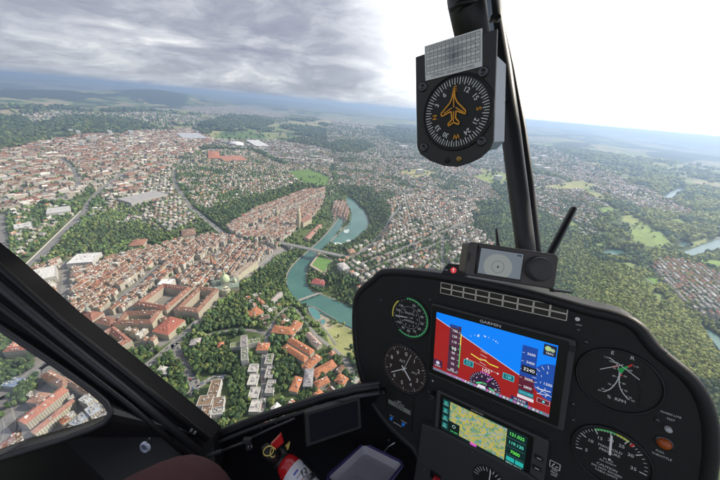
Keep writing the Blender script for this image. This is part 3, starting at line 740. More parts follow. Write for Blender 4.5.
for i, (px, py) in enumerate([(500, 176), (536, 158), (546, 156), (540, 165), (549, 168), (405, 146), (421, 170)]):
    hero((px - 3, py), (px + 3, py), (px + 3, py - .9), 38, 0, 'flat', (.72, .71, .67), (.6, .6, .58), f'pale sunlit high-rise, {["first", "second", "third", "fourth", "fifth", "sixth", "seventh"][i]} of the loose group near the grey compass and its post', 'tower block', 0, 'tower_block', 'pale high-rises in the sunlit suburb')
# round dome hall far
c, z = at_h(236.5, 145); r = empty('dome_hall', (c[0], c[1], z)); tag(r, 'round white dome hall between the two far green commons', 'hall')
d = MB(); dome(d, (0, 0, 6), 70, 28, (.72, .74, .76), 24, 1, False); d.build('dome', [M_WALL, M_ROOF], r, cols=True); d = MB(); lathe(d, (0, 0, -5), [(70, 0), (70, 11)], 24, 1, (.5, .5, .52), False); d.build('wall', [M_WALL, M_ROOF], r, cols=True)
# lower quarter: flats, rows, terraces
CW = (.70, .69, .66)
grn = (.17, .20, .10)
def cross(label, parts, name='apartment_block'):
    pts = [rect_px(*q[:3], q[3]) for q in parts]; c0, _, _, _, z0 = pts[0]
    root = empty(name, (c0[0], c0[1], z0)); tag(root, label, 'building')
    for (ctr, L, W, ang, z), q in zip(pts, parts):
        w, r = MB(), MB(); house_geo(ctr[0] - c0[0], ctr[1] - c0[1], z - z0, L, W, q[3], 0, ang, 'flat', q[4], q[5], w, r, 6, 0)
        w.build('wall', [M_WALL, M_ROOF], root, cols=True); r.build('roof', [M_WALL, M_ROOF], root, cols=True); occ_house(*ctr, L, W, ang, 5)
    if 'office' in label[:20]: NAMED.append(('the cross-shaped office', c0[0], c0[1]))
    if 'cluster' in label: NAMED.append(('the four white flats', c0[0], c0[1]))
cross('cross-shaped office with green roof above the villa park', [((230, 348), (260, 342), (259, 338), 12, CW, grn), ((241, 338), (241, 361), (248, 361), 16, CW, (.2, .21, .17)), ((241, 336), (247, 335), (248, 346), 18, CW, (.25, .22, .22))])
cross('cluster of four white flats with brown flat roofs beside the corner of the window frame', [((212, 380), (222, 379), (222, 397), 16, CW, (.19, .13, .085)), ((200, 396), (214, 395), (214, 405), 17.5, CW, (.21, .15, .10)), ((214, 398), (225, 396), (226, 406), 14.5, CW, (.19, .13, .09)), ((203, 405), (213, 403), (211, 422), 15.5, CW, (.2, .13, .085)), ((214, 408), (224, 407), (224, 414), 12.5, CW, (.3, .3, .28))])
cross('long pale terrace of stepped flats beside the cross-shaped office', [((250, 364), (259, 364), (260, 372), 8, CW, (.42, .40, .38)), ((250.3, 374), (259.4, 374), (261, 385), 8.5, CW, (.45, .43, .40)), ((251, 387), (260.5, 387), (262, 398), 8, CW, (.42, .4, .38)), ((252, 400), (262, 400), (263, 412), 8.5, CW, (.45, .43, .4))])
cross('narrow grey terrace of small flats right of the long pale terrace', [((267, 354), (274, 354), (274.5, 364), 9, CW, (.3, .28, .27)), ((267.5, 366), (275, 366), (275.5, 378), 9.5, CW, (.32, .3, .29)), ((268, 380), (276, 380), (277, 393), 9, CW, (.3, .28, .27))])
OR = (.40, .165, .085)
for A, B, C, lb in [
    ((282, 348), (304, 362), (308, 357), 'orange-roofed row of houses, the lower one of the two parallel rows'),
    ((287, 341), (310, 355), (314, 350), 'orange-roofed row of houses, the upper one of the two parallel rows'),
    ((271, 332), (292, 335), (293, 328), 'orange-roofed curved row across the end of the narrow street'),
    ((293, 334), (303, 325), (299, 319), 'salmon-roofed row closing the corner of the narrow street'),
    ((289, 390), (297, 392), (295, 376), 'orange-roofed house with white eaves between the trees'),
    ((307, 371), (322, 358), (317, 353), 'orange-roofed house left of the riverside street'),
    ((316, 378), (337, 366), (333, 359), 'wide orange-roofed house nearest the riverside street'),
    ((317, 388), (330, 382), (327, 376), 'orange roof half hidden by the lower window rim'),
    ((334, 380), (343, 386), (346, 377), 'orange-red house touching the lower window rim'),
    ((256, 350), (268, 350), (268, 343), 'small salmon-roofed house at the fork of the narrow street'),
    ((246, 312), (253, 318), (256, 306), 'tall orange-roofed house on the slope beneath the parliament')]:
    hero(A, B, C, 10, 4, 'hip', (.68, .64, .56), rc(OR, .1), lb, 'row of houses' if 'row' in lb else 'house', 8, 'row_house' if 'row' in lb else 'house')
hero((303, 386), (312, 386), (309, 369), 12, 3.5, 'hip', (.72, .7, .66), (.27, .26, .27), 'grey-roofed white house standing between orange-roofed ones', 'house', 6, 'house')
hero((305, 335), (317, 347), (321, 343), 10, 4, 'gable', (.72, .68, .6), (.36, .27, .23), 'long pale building with grey-brown roof beside the straight riverside street', extras=8)
hero((311, 284), (324, 285), (325, 278), 9, 5, 'hip', (.7, .66, .6), (.34, .10, .09), 'building with crimson hip roof below the green sports pitch', extras=2)
hero((155, 372), (166, 374), (167, 367), 8, 2, 'hip', CW, (.5, .48, .45), 'white villa alone in the park left of the winding road', 'villa', 3, 'villa')
hero((189, 345), (199, 344), (198, 338), 9, 4, 'hip', CW, (.36, .33, .32), 'grey-roofed villa at the bend of the park road', 'villa', 5, 'villa')
hero((217, 348), (223, 347), (223, 342), 8, 4, 'hip', (.6, .45, .34), (.44, .17, .10), 'small orange-red villa left of the cross-shaped office', 'villa', 2, 'villa')
hero((343, 271), (350, 268), (348, 261), 14, 4, 'hip', CW, (.46, .44, .42), 'tall white corner house beside the pale square after the bridge', 'house', 4, 'house')
hero((350, 253), (356, 252), (356, 248), 12, 5, 'hip', (.6, .5, .36), (.4, .26, .17), 'tan museum with brown roof at the pale square after the bridge', 'museum', 3, 'museum')
hero((309, 240), (322, 226), (319, 222), 9, 4, 'gable', (.55, .48, .4), (.36, .2, .16), 'long low red-roofed riverside building under the cathedral terrace', extras=4)
hero((300, 226), (309, 222), (306, 218), 8, 3, 'hip', (.5, .46, .36), (.36, .33, .25), 'pale building beside the cathedral terrace garden', extras=2)
hero((270, 303), (283, 296), (281, 292), 9, 4, 'gable', CW, (.34, .30, .28), 'grey-roofed house beside the river trees below the bridge', 'house', 3, 'house')
hero((157, 285), (162, 279), (171, 284), 20, 0, 'flat', (.7, .68, .64), (.72, .71, .68), 'bright white roof standing out among the brown old-town roofs', extras=2)
# cathedral and towers
c, z = at_h(299, 227); root = empty('cathedral', (c[0], c[1], z)); tag(root, 'gothic cathedral with tall pale spire rising from the old town', 'cathedral'); NAMED.append(('the cathedral spire', *c)); ST = (.70, .64, .46)
a0 = at_h(240, 234)[0]; a1 = at_h(318, 198)[0]; ang = math.atan2(a1[1] - a0[1], a1[0] - a0[0]); ca, sa = math.cos(ang), math.sin(ang)
w, r = MB(), MB(); house_geo(38 * ca, 38 * sa, 0, 62, 30, 18, 14, ang, 'gable', ST, (.22, .12, .09), w, r); w.build('nave', [M_WALL, M_ROOF], root, cols=True); r.build('roof', [M_WALL, M_ROOF], root, cols=True)
d = MB(); d.cbox((0, 0, 26), (13 * ca, 13 * sa, 0), (-13 * sa, 13 * ca, 0), (0, 0, 64), 0, ST); lathe(d, (0, 0, 57), [(6, 0), (5.4, 14), (6, 14.5), (4, 17), (.3, 45)], 8, 1, ST, False); d.build('tower', [M_WALL, M_ROOF], root, cols=True)
occ_house(c[0] + 30 * ca, c[1] + 30 * sa, 90, 34, ang)
def tower(px, py, w_, h, hs, col, rcol, label, cat='tower'):
    c, z = at_h(px, py); root = empty('clock_tower' if 'clock' in label else 'church_tower', (c[0], c[1], z)); tag(root, label, cat)
    d = MB(); d.cbox((0, 0, h / 2 - 3), (w_ * ca, w_ * sa, 0), (-w_ * sa, w_ * ca, 0), (0, 0, h + 6), 0, col); d.build('shaft', [M_WALL, M_ROOF], root, cols=True)
    d = MB(); lathe(d, (0, 0, h), [(w_ * .78, 0), (w_ * .5, hs * .35), (w_ * .22, hs * .5), (w_ * .2, hs * .62), (.15, hs)], 8, 1, rcol, False); d.build('spire', [M_WALL, M_ROOF], root, cols=True)
tower(277, 219, 10, 24, 24, (.55, .5, .36), (.3, .3, .2), 'old clock tower with pointed cap in the row of old town roofs', 'clock tower')
tower(213, 268, 6, 22, 36, (.45, .32, .24), (.40, .24, .16), 'slender reddish church spire just behind the parliament dome')
tower(258, 232, 7, 20, 16, (.5, .45, .36), (.3, .2, .16), 'short church tower amid the near end of the old town')
tower(330, 197, 6, 24, 18, (.5, .46, .36), (.24, .2, .18), 'small church tower at the far tip of the old town')
tower(92, 320, 6, 26, 18, (.58, .54, .44), (.3, .32, .28), 'cream church tower behind the baroque church at the square')
tower(394, 230, 6, 24, 22, (.6, .57, .5), (.25, .2, .18), 'slim church tower in the villa quarter right of the river')

# ------------------------------------------------------------------ bridges
M_STONE = plain('bridge_stone', (.55, .52, .46), .8, var=.15, scale=.2); M_STEEL = plain('bridge_steel', (.44, .46, .45), .6, var=.1, scale=.3)
def bridge(A, B, w, spans, label, name='arch_bridge', mat=None, zA=None, piers=None):
    a = at(*A, G0); b = at(*B, G0); mat = mat or M_STONE
    d = b - a; L = np.linalg.norm(d); d /= L; n = np.array([-d[1], d[0]])
    root = empty(name, (a[0], a[1], G0)); tag(root, label, 'bridge')
    def T(s, v, z): return (d[0] * s + n[0] * v, d[1] * s + n[1] * v, z)
    m = MB(); m.box(T(-4, -w / 2, -1.2), T(L + 8, 0, 0), T(0, w, 0), (0, 0, 1.9)); m.build('deck', mat, root)
    m = MB(); m.box(T(-4, -w / 2 + 2.4, .704), T(L + 8, 0, 0), T(0, w - 4.8, 0), (0, 0, .06)); m.build('roadway', ta.mat, root)
    for s in (-1, 1):
        m = MB(); m.box(T(-4, s * w / 2 - .15, .7), T(L + 8, 0, 0), T(0, .3, 0), (0, 0, 1.1)); m.build('parapet', M_STONE, root)
    s0 = 0
    for k, fr in enumerate(spans):
        s1 = s0 + fr * L; N = 16
        m = MB()
        for side in (-1, 1):
            v = side * (w / 2 - 1.6); top = []; bot = []
            for i in range(N + 1):
                t = i / N; dz = -22 * (2 * t - 1) ** 2 * min(1, fr * 2.2) - 1.8
                top.append(T(s0 + (s1 - s0) * t, v, dz)); 
            m.tube(top, 1.1, 6)
            for i in range(1, N):
                p = top[i]; m.tube([p, (p[0], p[1], -.6)], .45, 4)
        m.build('arch', mat, root)
        s0 = s1
        if k < len(spans) - 1:
            m = MB(); g = a + d * s0; zb = float(terrain(*g)) - G0 - 3
            m.cbox(T(s0, 0, zb / 2), T(5.5, 0, 0), T(0, w * .9, 0), (0, 0, -zb - .8)); m.build('pier', M_STONE, root)
    for q in (a, b): pass
    for i in range(int(L / 3)):
        p = a + d * i * 3; occ_mark(p[0], p[1], w / 2)
    return a, b
bridge((279, 242.5), (352, 258), 14, (.16, .38, .38, .08), 'high steel arch bridge over the green river beside the old town', mat=M_STEEL)
bridge((190, 207), (226, 236), 15, (.12, .2, .36, .2, .12), 'tall arch bridge crossing the wooded valley to the far quarter', mat=M_STEEL)
bridge((85, 211), (28, 268), 26, (.15, .6, .25), 'wide concrete bridge leading up through the trees at the left')
a, b = bridge((318, 293), (297, 301), 6, (.5, .5), 'low footbridge over the river below the sports pitch', 'footbridge') if False else (None, None)
# low foot bridge at river level
p0 = at(321, 292.5, WATER + 4); p1 = at(292, 303, WATER + 4); d_ = p1 - p0; Ld = np.linalg.norm(d_); d_ /= Ld; n_ = np.array([-d_[1], d_[0]])
root = empty('footbridge', (p0[0], p0[1], WATER + 4)); tag(root, 'low pale footbridge across the river below the sports pitch', 'bridge')
m = MB(); m.box((-n_[0] * 3.5, -n_[1] * 3.5, -.5), (*(d_ * Ld), 0), (*(n_ * 7), 0), (0, 0, .8)); m.build('deck', tp.mat, root)
for s in (-1, 1):
    m = MB(); m.box((n_[0] * s * 3.4, n_[1] * s * 3.4, .3), (*(d_ * Ld), 0), (n_[0] * .2, n_[1] * .2, 0), (0, 0, 1.0)); m.build('railing', M_STEEL, root)
for fr in (.25, .5, .75):
    m = MB(); m.cbox((*(d_ * Ld * fr), -3.5), (*(d_ * 2), 0), (*(n_ * 6), 0), (0, 0, 6)); m.build('pier', M_STONE, root)
# retaining walls along the river and the pool terrace
for pts, w_, z_, lb in (([(287,286),(286,275),(294,263),(309,251),(323,238),(332,228),(339,218)], 1.6, 5, 'long pale quay wall along the left bank of the river'),
                        ([(304,306),(312,306),(322,312),(336,320)], 1.5, 3, 'pale curved wall between the open-air pool and the river'),
                        ([(238,288),(228,298),(214,309),(206,316)], 2, 6, 'terrace wall of the parliament above the slope')):
    g = [at(x, y, WATER if 'river' in lb else G0) for x, y in pts]; b = ribbon(densify(chaikin([tuple(q) for q in g], 2), 8), w_, z_)
    up = [tuple(v) for v in b.v]; n = len(up)
    bb = MB(); lo = [(v[0], v[1], v[2] - z_ - 3) for v in up]
    bb.add(up + lo, b.f + [(2 * i, 2 * i + 2, n + 2 * i + 2, n + 2 * i) for i in range(n // 2 - 1)] + [(2 * i + 1, n + 2 * i + 1, n + 2 * i + 3, 2 * i + 3) for i in range(n // 2 - 1)])
    tag(bb.build('retaining_wall', tp.mat), lb, 'wall')
# pool beside the river
tw2 = plain('pool_water', (.09, .24, .24), .12, var=.1, scale=.05)
for pts, lb in (([(308,309),(313,308),(319,313),(321,319),(317,320),(311,315)], 'turquoise open-air bathing pool beside the river meadow'), ([(320,321),(324,320),(326,323),(322,325)], 'small round turquoise pool at the tip of the river meadow')):
    g = [at_h(x, y)[0] for x, y in smooth_poly(pts, 2)]; zz = max(float(terrain(*p)) for p in g) + .6
    root = empty('swimming_pool', (g[0][0], g[0][1], zz)); tag(root, lb, 'pool')
    b = MB(); b.add([(p[0] - g[0][0], p[1] - g[0][1], 0) for p in g], [tuple(range(len(g)))]); b.build('water', tw2, root)
    cx_, cy_ = np.mean(g, 0); b = MB(); N = len(g); o = [((p[0] - cx_) * 1.12 + cx_ - g[0][0], (p[1] - cy_) * 1.12 + cy_ - g[0][1]) for p in g]; i_ = [(p[0] - g[0][0], p[1] - g[0][1]) for p in g]
    b.add([(*p, .3) for p in o] + [(*p, .3) for p in i_] + [(*p, -6) for p in o], [(k, (k + 1) % N, N + (k + 1) % N, N + k) for k in range(N)] + [(k, 2 * N + k, 2 * N + (k + 1) % N, (k + 1) % N) for k in range(N)]); b.build('rim', tp.mat, root)
    for p in g: occ_mark(*p, 8)
    occ_mark(cx_, cy_, 14)
# sports pitch
q = [at_h(x, y)[0] for x, y in ((320, 257.5), (332, 261), (324, 273), (312, 268.5))]; zz = max(float(terrain(*p)) for p in q) + .4; c0 = np.mean(q, 0)
root = empty('sports_pitch', (c0[0], c0[1], zz)); tag(root, 'rectangular green sports pitch with tan track beside the bridge', 'sports pitch')
tgr = NT('pitch_grass'); tgr.pbr(tgr.ramp(tgr.noise(tgr.n('ShaderNodeNewGeometry').outputs['Position'], .1, 3), [(.3, (.09, .2, .045)), (.7, (.14, .26, .06))]), .9)
for nm, k, lift, mt in (('track', 1.22, 0, plain('track', (.42, .34, .24), .9, scale=.3)), ('grass', 1.0, .15, tgr.mat)):
    b = MB(); b.add([((p[0] - c0[0]) * k, (p[1] - c0[1]) * k, lift) for p in q], [(0, 1, 2, 3)]); me = b.mesh(nm, mt)
    link(nm, me, root)
b = MB(); b.prism([((p[0] - c0[0]) * 1.25, (p[1] - c0[1]) * 1.25) for p in q], -6, -.2); b.build('bank', tp.mat, root)
for i in range(12):
    for j in range(12):
        u, v = i / 11, j / 11; p = (q[0] * (1 - u) + q[1] * u) * (1 - v) + (q[3] * (1 - u) + q[2] * u) * v; occ_mark(*p, 6)

# ------------------------------------------------------------------ generic quarters
def zone_bbox(u):
    P = [at_h(x, y)[0] for x, y in u['poly']]; return P
def inzone(x, y, u):
    z = terrain(x, y); px, py, zc = proj(x, y, z); return pip(px, py, u['poly']) & (zc > 1)
CAPN = 9000
for k, u in enumerate(URBAN):
    P = zone_bbox(u); a = at_h(*u['a'])[0]; b = at_h(*u['b'])[0]; ang = math.atan2(b[1] - a[1], b[0] - a[0]); ca, sa = math.cos(ang), math.sin(ang)
    U = [p[0] * ca + p[1] * sa for p in P]; V = [-p[0] * sa + p[1] * ca for p in P]; u0, u1, v0, v1 = min(U), max(U), min(V), max(V)
    kd = u['kind']; f = u.get('w', 1.0); cand = []
    if kd == 'rows':
        v = v0; row = 0
        while v < v1:
            gap = 4 if row % 2 == 0 else 7
            s = u0 + rnd.uniform(0, 20); dep = rnd.uniform(8, 10.5); run = 0; lim = rnd.uniform(90, 160); hb = rnd.uniform(*u['h'])
            while s < u1:
                L = rnd.uniform(5.5, 14); run += L
                cand.append((s + L / 2, v + dep / 2 + rnd.uniform(-.8, .8), L, dep + rnd.uniform(-1.2, 1.2), .88 * max(9, hb + rnd.uniform(-2.2, 2.2)), rnd.uniform(2.6, 4.2), 'gable' if rnd.random() < .85 else 'flat', 0)); s += L + .02
                if run > lim: s += 9 * u.get('gapk', 1); run = 0; lim = rnd.uniform(60, 140); hb = rnd.uniform(*u['h'])
                if rnd.random() < .5:  # courtyard annex
                    cand.append((s - L / 2, v + dep + gap / 2, rnd.uniform(4, 9), rnd.uniform(4, 7), rnd.uniform(4, 9), 0, 'flat', 0))
            v += dep + gap; row += 1
    elif kd == 'blocks':
        bw, bh, st = 66 * f, 38 * f, 10 * f
        uu = u0
        while uu < u1:
            vv = v0
            while vv < v1:
                t = rnd.random()
                if t < .62:
                    dep = 9.5 * f; h = rnd.uniform(*u['h']); pal = rnd.choice(u['pal'])
                    for (cx, cy, L, tr) in ((bw / 2, dep / 2, bw, 0), (bw / 2, bh - dep / 2, bw, 0), (dep / 2, bh / 2, bh - 2 * dep, 1), (bw - dep / 2, bh / 2, bh - 2 * dep, 1)):
                        if rnd.random() < .13: continue
                        n = max(1, int(L / rnd.uniform(12, 22)))
                        for i in range(n):
                            l = L / n; o = -L / 2 + l * (i + .5)
                            cand.append((uu + cx + (0 if tr else o), vv + cy + (o if tr else 0), l * .99, dep, h + rnd.uniform(-1.5, 1.5), rnd.uniform(3, 4.5), 'gable' if rnd.random() < .8 else 'flat', tr, pal if rnd.random() < .75 else None))
                elif t < .85:
                    for i in range(rnd.choice((2, 3))):
                        cand.append((uu + bw / 2, vv + (i + .5) * bh / 3, bw * rnd.uniform(.5, .85), 9.5 * f, rnd.uniform(*u['h']), rnd.uniform(2.5, 3.5), rnd.choice(('flat', 'hip', 'gable')), 0))
                vv += bh + st
            uu += bw + st
    elif kd == 'villa':
        sp = 17.5 * f; uu = u0
        while uu < u1:
            vv = v0
            while vv < v1:
                if rnd.random() < u.get('dens', .86 - .9 * max(0, u.get('tree', 0) - .2)):
                    L = rnd.uniform(9, 15.5) * f; W = rnd.uniform(8, 11) * f
                    cand.append((uu + rnd.uniform(-1.5, 1.5) * f, vv + rnd.uniform(-1, 1) * f, L, min(W, L), rnd.uniform(*u['h']) * (1 if f < 1.5 else rnd.choice((.8, .8, 1))), rnd.uniform(2, 3.6) * min(f, 1.3), rnd.choice(('hip', 'hip', 'gable', 'flat')), rnd.random() < .3))
                vv += sp * (.82 if (int((vv - v0) / sp) % 2) else 1.2)
            uu += sp * 1.12
    elif kd == 'terrace':
        vv = v0
        while vv < v1:
            s = u0 + rnd.uniform(0, 14)
            while s < u1:
                L = rnd.uniform(11, 26); cand.append((s + L / 2, vv, L, 8, rnd.uniform(*u['h']), 2.5, rnd.choice(('flat', 'gable', 'gable')), 0)); s += L + rnd.uniform(4, 8)
            vv += 17
    if not cand: continue
    cu = np.array([c[0] for c in cand]); cv = np.array([c[1] for c in cand]); X = cu * ca - cv * sa; Y = cu * sa + cv * ca
    ok = inzone(X, Y, u)
    r_ = np.hypot(X, Y); ok &= (r_ > 150) & (r_ < 7000)
    cl, _, _ = classes(X, Y); ok &= (cl == 10 + k)
    if kd == 'villa' and u.get('dens', 0) < 1: ok &= fbm(X / 130, Y / 130, 88, 3) > (.38 if u.get('tree', 0) > .25 else .26)
    idx = np.nonzero(ok)[0]
    cap = 5200 if kd == 'rows' else 3600
    if len(idx) > cap: idx = nr.choice(idx, cap, replace=False)
    if 'w' not in u or u['w'] <= 1.2 or True:
        for i in idx:
            c = cand[i]; g = ang + (math.pi / 2 if c[7] else 0); L, W = c[2], c[3]
            if r_[i] < 3800:
                if not free_house(X[i], Y[i], L * .86, W * .8, g): continue
            pal = c[8] if len(c) > 8 and c[8] else rnd.choice(u['pal'])
            col = rc(pal, .15)
            if c[6] == 'flat': col = rc(rnd.choice([(.55, .54, .5), (.3, .29, .28), (.42, .4, .37), (.62, .61, .58)]), .2)
            add_house(X[i], Y[i], L, W, c[4], c[5], g, c[6], rc(rnd.choice(WALLS), .1), col, k)
    cnt = len(idx)
    for H in HOUSES[-cnt:] if cnt else []:
        if H['zn'] == k and math.hypot(H['x'], H['y']) < 3800: occ_house(H['x'], H['y'], H['L'], H['W'], H['ang'])
print('houses', len(HOUSES))
hx = np.array([h['x'] for h in HOUSES]); hy = np.array([h['y'] for h in HOUSES]); hz = terrain(hx, hy)
for h, z in zip(HOUSES, hz): h['z'] = float(z)
# openings of the cabin through which the photograph sees the ground (only used to decide which houses and trees become single objects)
WIN_MAIN = [(0,60),(0,262),(213,436),(280,411),(350,384),(350,310),(364,283),(380,268),(462,272),(468,242),(516,244),(508,165),(536,246),(560,252),(556,290),(600,306),(640,318),(665,344),(705,380),(720,400),(720,60)]
WIN_SIDE = [(0,334),(60,374),(104,408),(100,420),(0,450)]
def visible(x, y, z):
    px, py, zc = proj(x, y, z)
    v = (pip(px, py, WIN_MAIN) | pip(px, py, WIN_SIDE)) & ~pip(px, py, [(414,28),(500,28),(512,100),(500,165),(430,170),(414,150)])
    return v, px, py, zc
vis, hpx, hpy, hzc = visible(hx, hy, hz + 8)
size = np.array([(h['L'] + h['W'] + h['h']) for h in HOUSES]) / hzc * vis
order = np.argsort(-size); NHERO = 75
single = set(int(i) for i in order[:300 - NHERO] if size[i] > 0)
ORD = 'nearest,second nearest,third nearest,fourth nearest,fifth nearest,sixth nearest,seventh nearest,eighth nearest,ninth nearest,tenth nearest,eleventh nearest,twelfth nearest,thirteenth nearest,fourteenth nearest,fifteenth nearest,sixteenth nearest,seventeenth nearest,eighteenth nearest,nineteenth nearest,twentieth nearest'.split(',')
ORD += [f'{t}-{u} nearest' for t in ('twenty', 'thirty', 'forty', 'fifty', 'sixty', 'seventy', 'eighty', 'ninety') for u in 'first second third fourth fifth sixth seventh eighth ninth'.split()]
def place(px, py, z=0):
    p = at_h(px, py)[0]; return p
for nm, px, py in (('the green sports pitch', 322, 265), ('the turquoise bathing pool', 314, 314), ('the tall valley bridge', 205, 222), ('the wide concrete bridge', 56, 240), ('the high river bridge', 318, 250), ('the bend of the park road', 175, 345), ('the two parallel orange rows', 296, 350), ('the long pale terrace', 256, 388), ('the two long halls', 42, 410), ('the bright white old-town roof', 164, 282), ('the white flat-roofed block', 79, 258), ('the wide river bend', 368, 222), ('the crimson-roofed building', 318, 281), ('the pale square after the bridge', 360, 262), ('the traffic display on the panel', 470, 240)):
    NAMED.append((nm, *place(px, py)))
def rank_labels(items, fmt):
    """items: (key, x, y, words) -> label naming its rank from the closest landmark among its look-alikes"""
    groups = {}
    for k, x, y, wds in items:
        d = [(math.hypot(x - n[1], y - n[2]), n[0]) for n in NAMED]; d0, nm = min(d)
        groups.setdefault((nm, wds), []).append((d0, k))
    out = {}
    for (nm, wds), L in groups.items():
        for i, (_, k) in enumerate(sorted(L)): out[k] = fmt(wds, ORD[min(i, len(ORD) - 1)], nm)
    return out
def colword(c):
    r, g, b = c
    if r > .38 and g / r > .8: return 'white'
    if g / r > .86: return 'grey'
    if r > .36: return 'orange'
    if g / r < .47: return 'red'
    return 'brown'
KW = dict(flat='flat-roofed', gable='gabled', hip='hip-roofed')
items = [(i, HOUSES[i]['x'], HOUSES[i]['y'], f"{colword(HOUSES[i]['rc'])} {KW[HOUSES[i]['kind']]} house") for i in single]
labs = rank_labels(items, lambda w, o, n: f'{w}, {o} of its look to {n}')
SW, SR = MB(), MB()
for i, h in enumerate(HOUSES):
    if i in single:
        root = empty('house', (h['x'], h['y'], h['z'])); tag(root, labs[i], 'house', 'houses of the city below')
        w, r = MB(), MB(); house_geo(0, 0, 0, h['L'], h['W'], h['h'], h['rh'], h['ang'], h['kind'], h['wc'], h['rc'], w, r, rnd.randint(3, 7) if h['kind'] != 'flat' else 3)
        w.build('wall', [M_WALL, M_ROOF], root, cols=True); r.build('roof', [M_WALL, M_ROOF], root, cols=True)
    else:
        d = math.hypot(h['x'], h['y'])
        house_geo(h['x'], h['y'], h['z'], h['L'], h['W'], h['h'], h['rh'], h['ang'], h['kind'], h['wc'], h['rc'], SW, SW, (rnd.randint(4, 9) if d < 1400 else 1 if d < 2600 else 0), .3)
tag(SW.build('distant_houses', [M_WALL, M_ROOF], cols=True), 'dense mass of small roofs of the city filling the land beyond the nearer houses', kind='stuff')

# ------------------------------------------------------------------ trees
def ico(sub):
    t = (1 + 5 ** .5) / 2
    v = [(-1, t, 0), (1, t, 0), (-1, -t, 0), (1, -t, 0), (0, -1, t), (0, 1, t), (0, -1, -t), (0, 1, -t), (t, 0, -1), (t, 0, 1), (-t, 0, -1), (-t, 0, 1)]
    f = [(0, 11, 5), (0, 5, 1), (0, 1, 7), (0, 7, 10), (0, 10, 11), (1, 5, 9), (5, 11, 4), (11, 10, 2), (10, 7, 6), (7, 1, 8), (3, 9, 4), (3, 4, 2), (3, 2, 6), (3, 6, 8), (3, 8, 9), (4, 9, 5), (2, 4, 11), (6, 2, 10), (8, 6, 7), (9, 8, 1)]
    v = [np.array(p) / np.linalg.norm(p) for p in v]
    for _ in range(sub):
        c = {}; g = []
        def mid(a, b):
            k = (min(a, b), max(a, b))
            if k not in c: p = v[a] + v[b]; v.append(p / np.linalg.norm(p)); c[k] = len(v) - 1
            return c[k]
        for a, b, d in f:
            x, y, z = mid(a, b), mid(b, d), mid(d, a); g += [(a, x, z), (b, y, x), (d, z, y), (x, y, z)]
        f = g
    return np.array(v), np.array(f)
ICO = {s: ico(s) for s in (0, 1, 2)}
def lumpy(s, seed, amp=.45):
    v, f = ICO[s]; q = v * 1.9 + seed * 7.3
    n = vnoise(q[:, 0] + q[:, 2] * .7, q[:, 1] - q[:, 2] * .6, seed)
    return v * (1 - amp / 2 + amp * n)[:, None], f
LUMP = {s: [lumpy(s, k, .6) for k in range(8)] for s in (0, 1)}
LC = 1.25 * np.array([(.056, .094, .036), (.074, .118, .042), (.098, .142, .046), (.045, .080, .036), (.135, .160, .055), (.064, .104, .048), (.108, .164, .050)])
step = []
pts = []
r = 230.
while r < 7000:
    ds = max(5.6, r * .0060)
    n = int(math.radians(132) * r / ds); a = np.radians(-66) + (np.arange(n) + nr.uniform(-.4, .4, n)) * math.radians(132) / n
    rr = r + nr.uniform(-.4, .4, n) * ds
    pts.append(np.stack([rr * np.sin(a), rr * np.cos(a), np.full(n, ds)], 1)); r += ds * .9
pts = np.concatenate(pts); X, Y, S = pts.T
Z = terrain(X, Y); cl, px, py = classes(X, Y, Z)
inframe = (px > -120) & (px < 860) & (py > 40) & (py < 640)
prob = np.zeros(len(X)); prob[cl == 1] = .95
g = fbm(X / 70, Y / 70, 41, 3)
prob[cl == 0] = np.where((g[cl == 0] > .47), np.where(np.hypot(X[cl == 0], Y[cl == 0]) < 1500, .8, .5), .12)
prob[cl == 2] = .015; prob[cl == 3] = .01; prob[cl == 4] = .25
for k, u in enumerate(URBAN):
    t = u.get('tree', .015); m = cl == 10 + k; prob[m] = np.clip(t * (.7 + 1.6 * (g[m] - .3)) * 2.2, 0, .95) * (1 - .6 * sst(1600, 3200, np.hypot(X[m], Y[m])))
near_f = (cl == 1) & (np.hypot(X, Y) < 1600)
u_ = nr.uniform(size=len(X)); keep = (u_ < prob) & inframe & ~occ_get(X, Y)
X, Y, Z, S, cl, px, py = [q[keep] for q in (X, Y, Z, S, cl, px, py)]
R = S * (.34 + .58 * nr.uniform(size=len(X)) ** 1.3); R = np.where((cl >= 10) & (S < 9), np.minimum(R, 4.6), R); R = np.where((cl >= 10) & (S >= 9), R * .62, R); HH = R * nr.uniform(.75, 1.1, len(X)) + 3
print('trees', len(X))
v, _, _, zc = visible(X, Y, Z + 5); sz = R / zc * v * (1 + .5 * (cl >= 10)) ; od = np.argsort(-sz)[:300]
ind = set(int(i) for i in od)
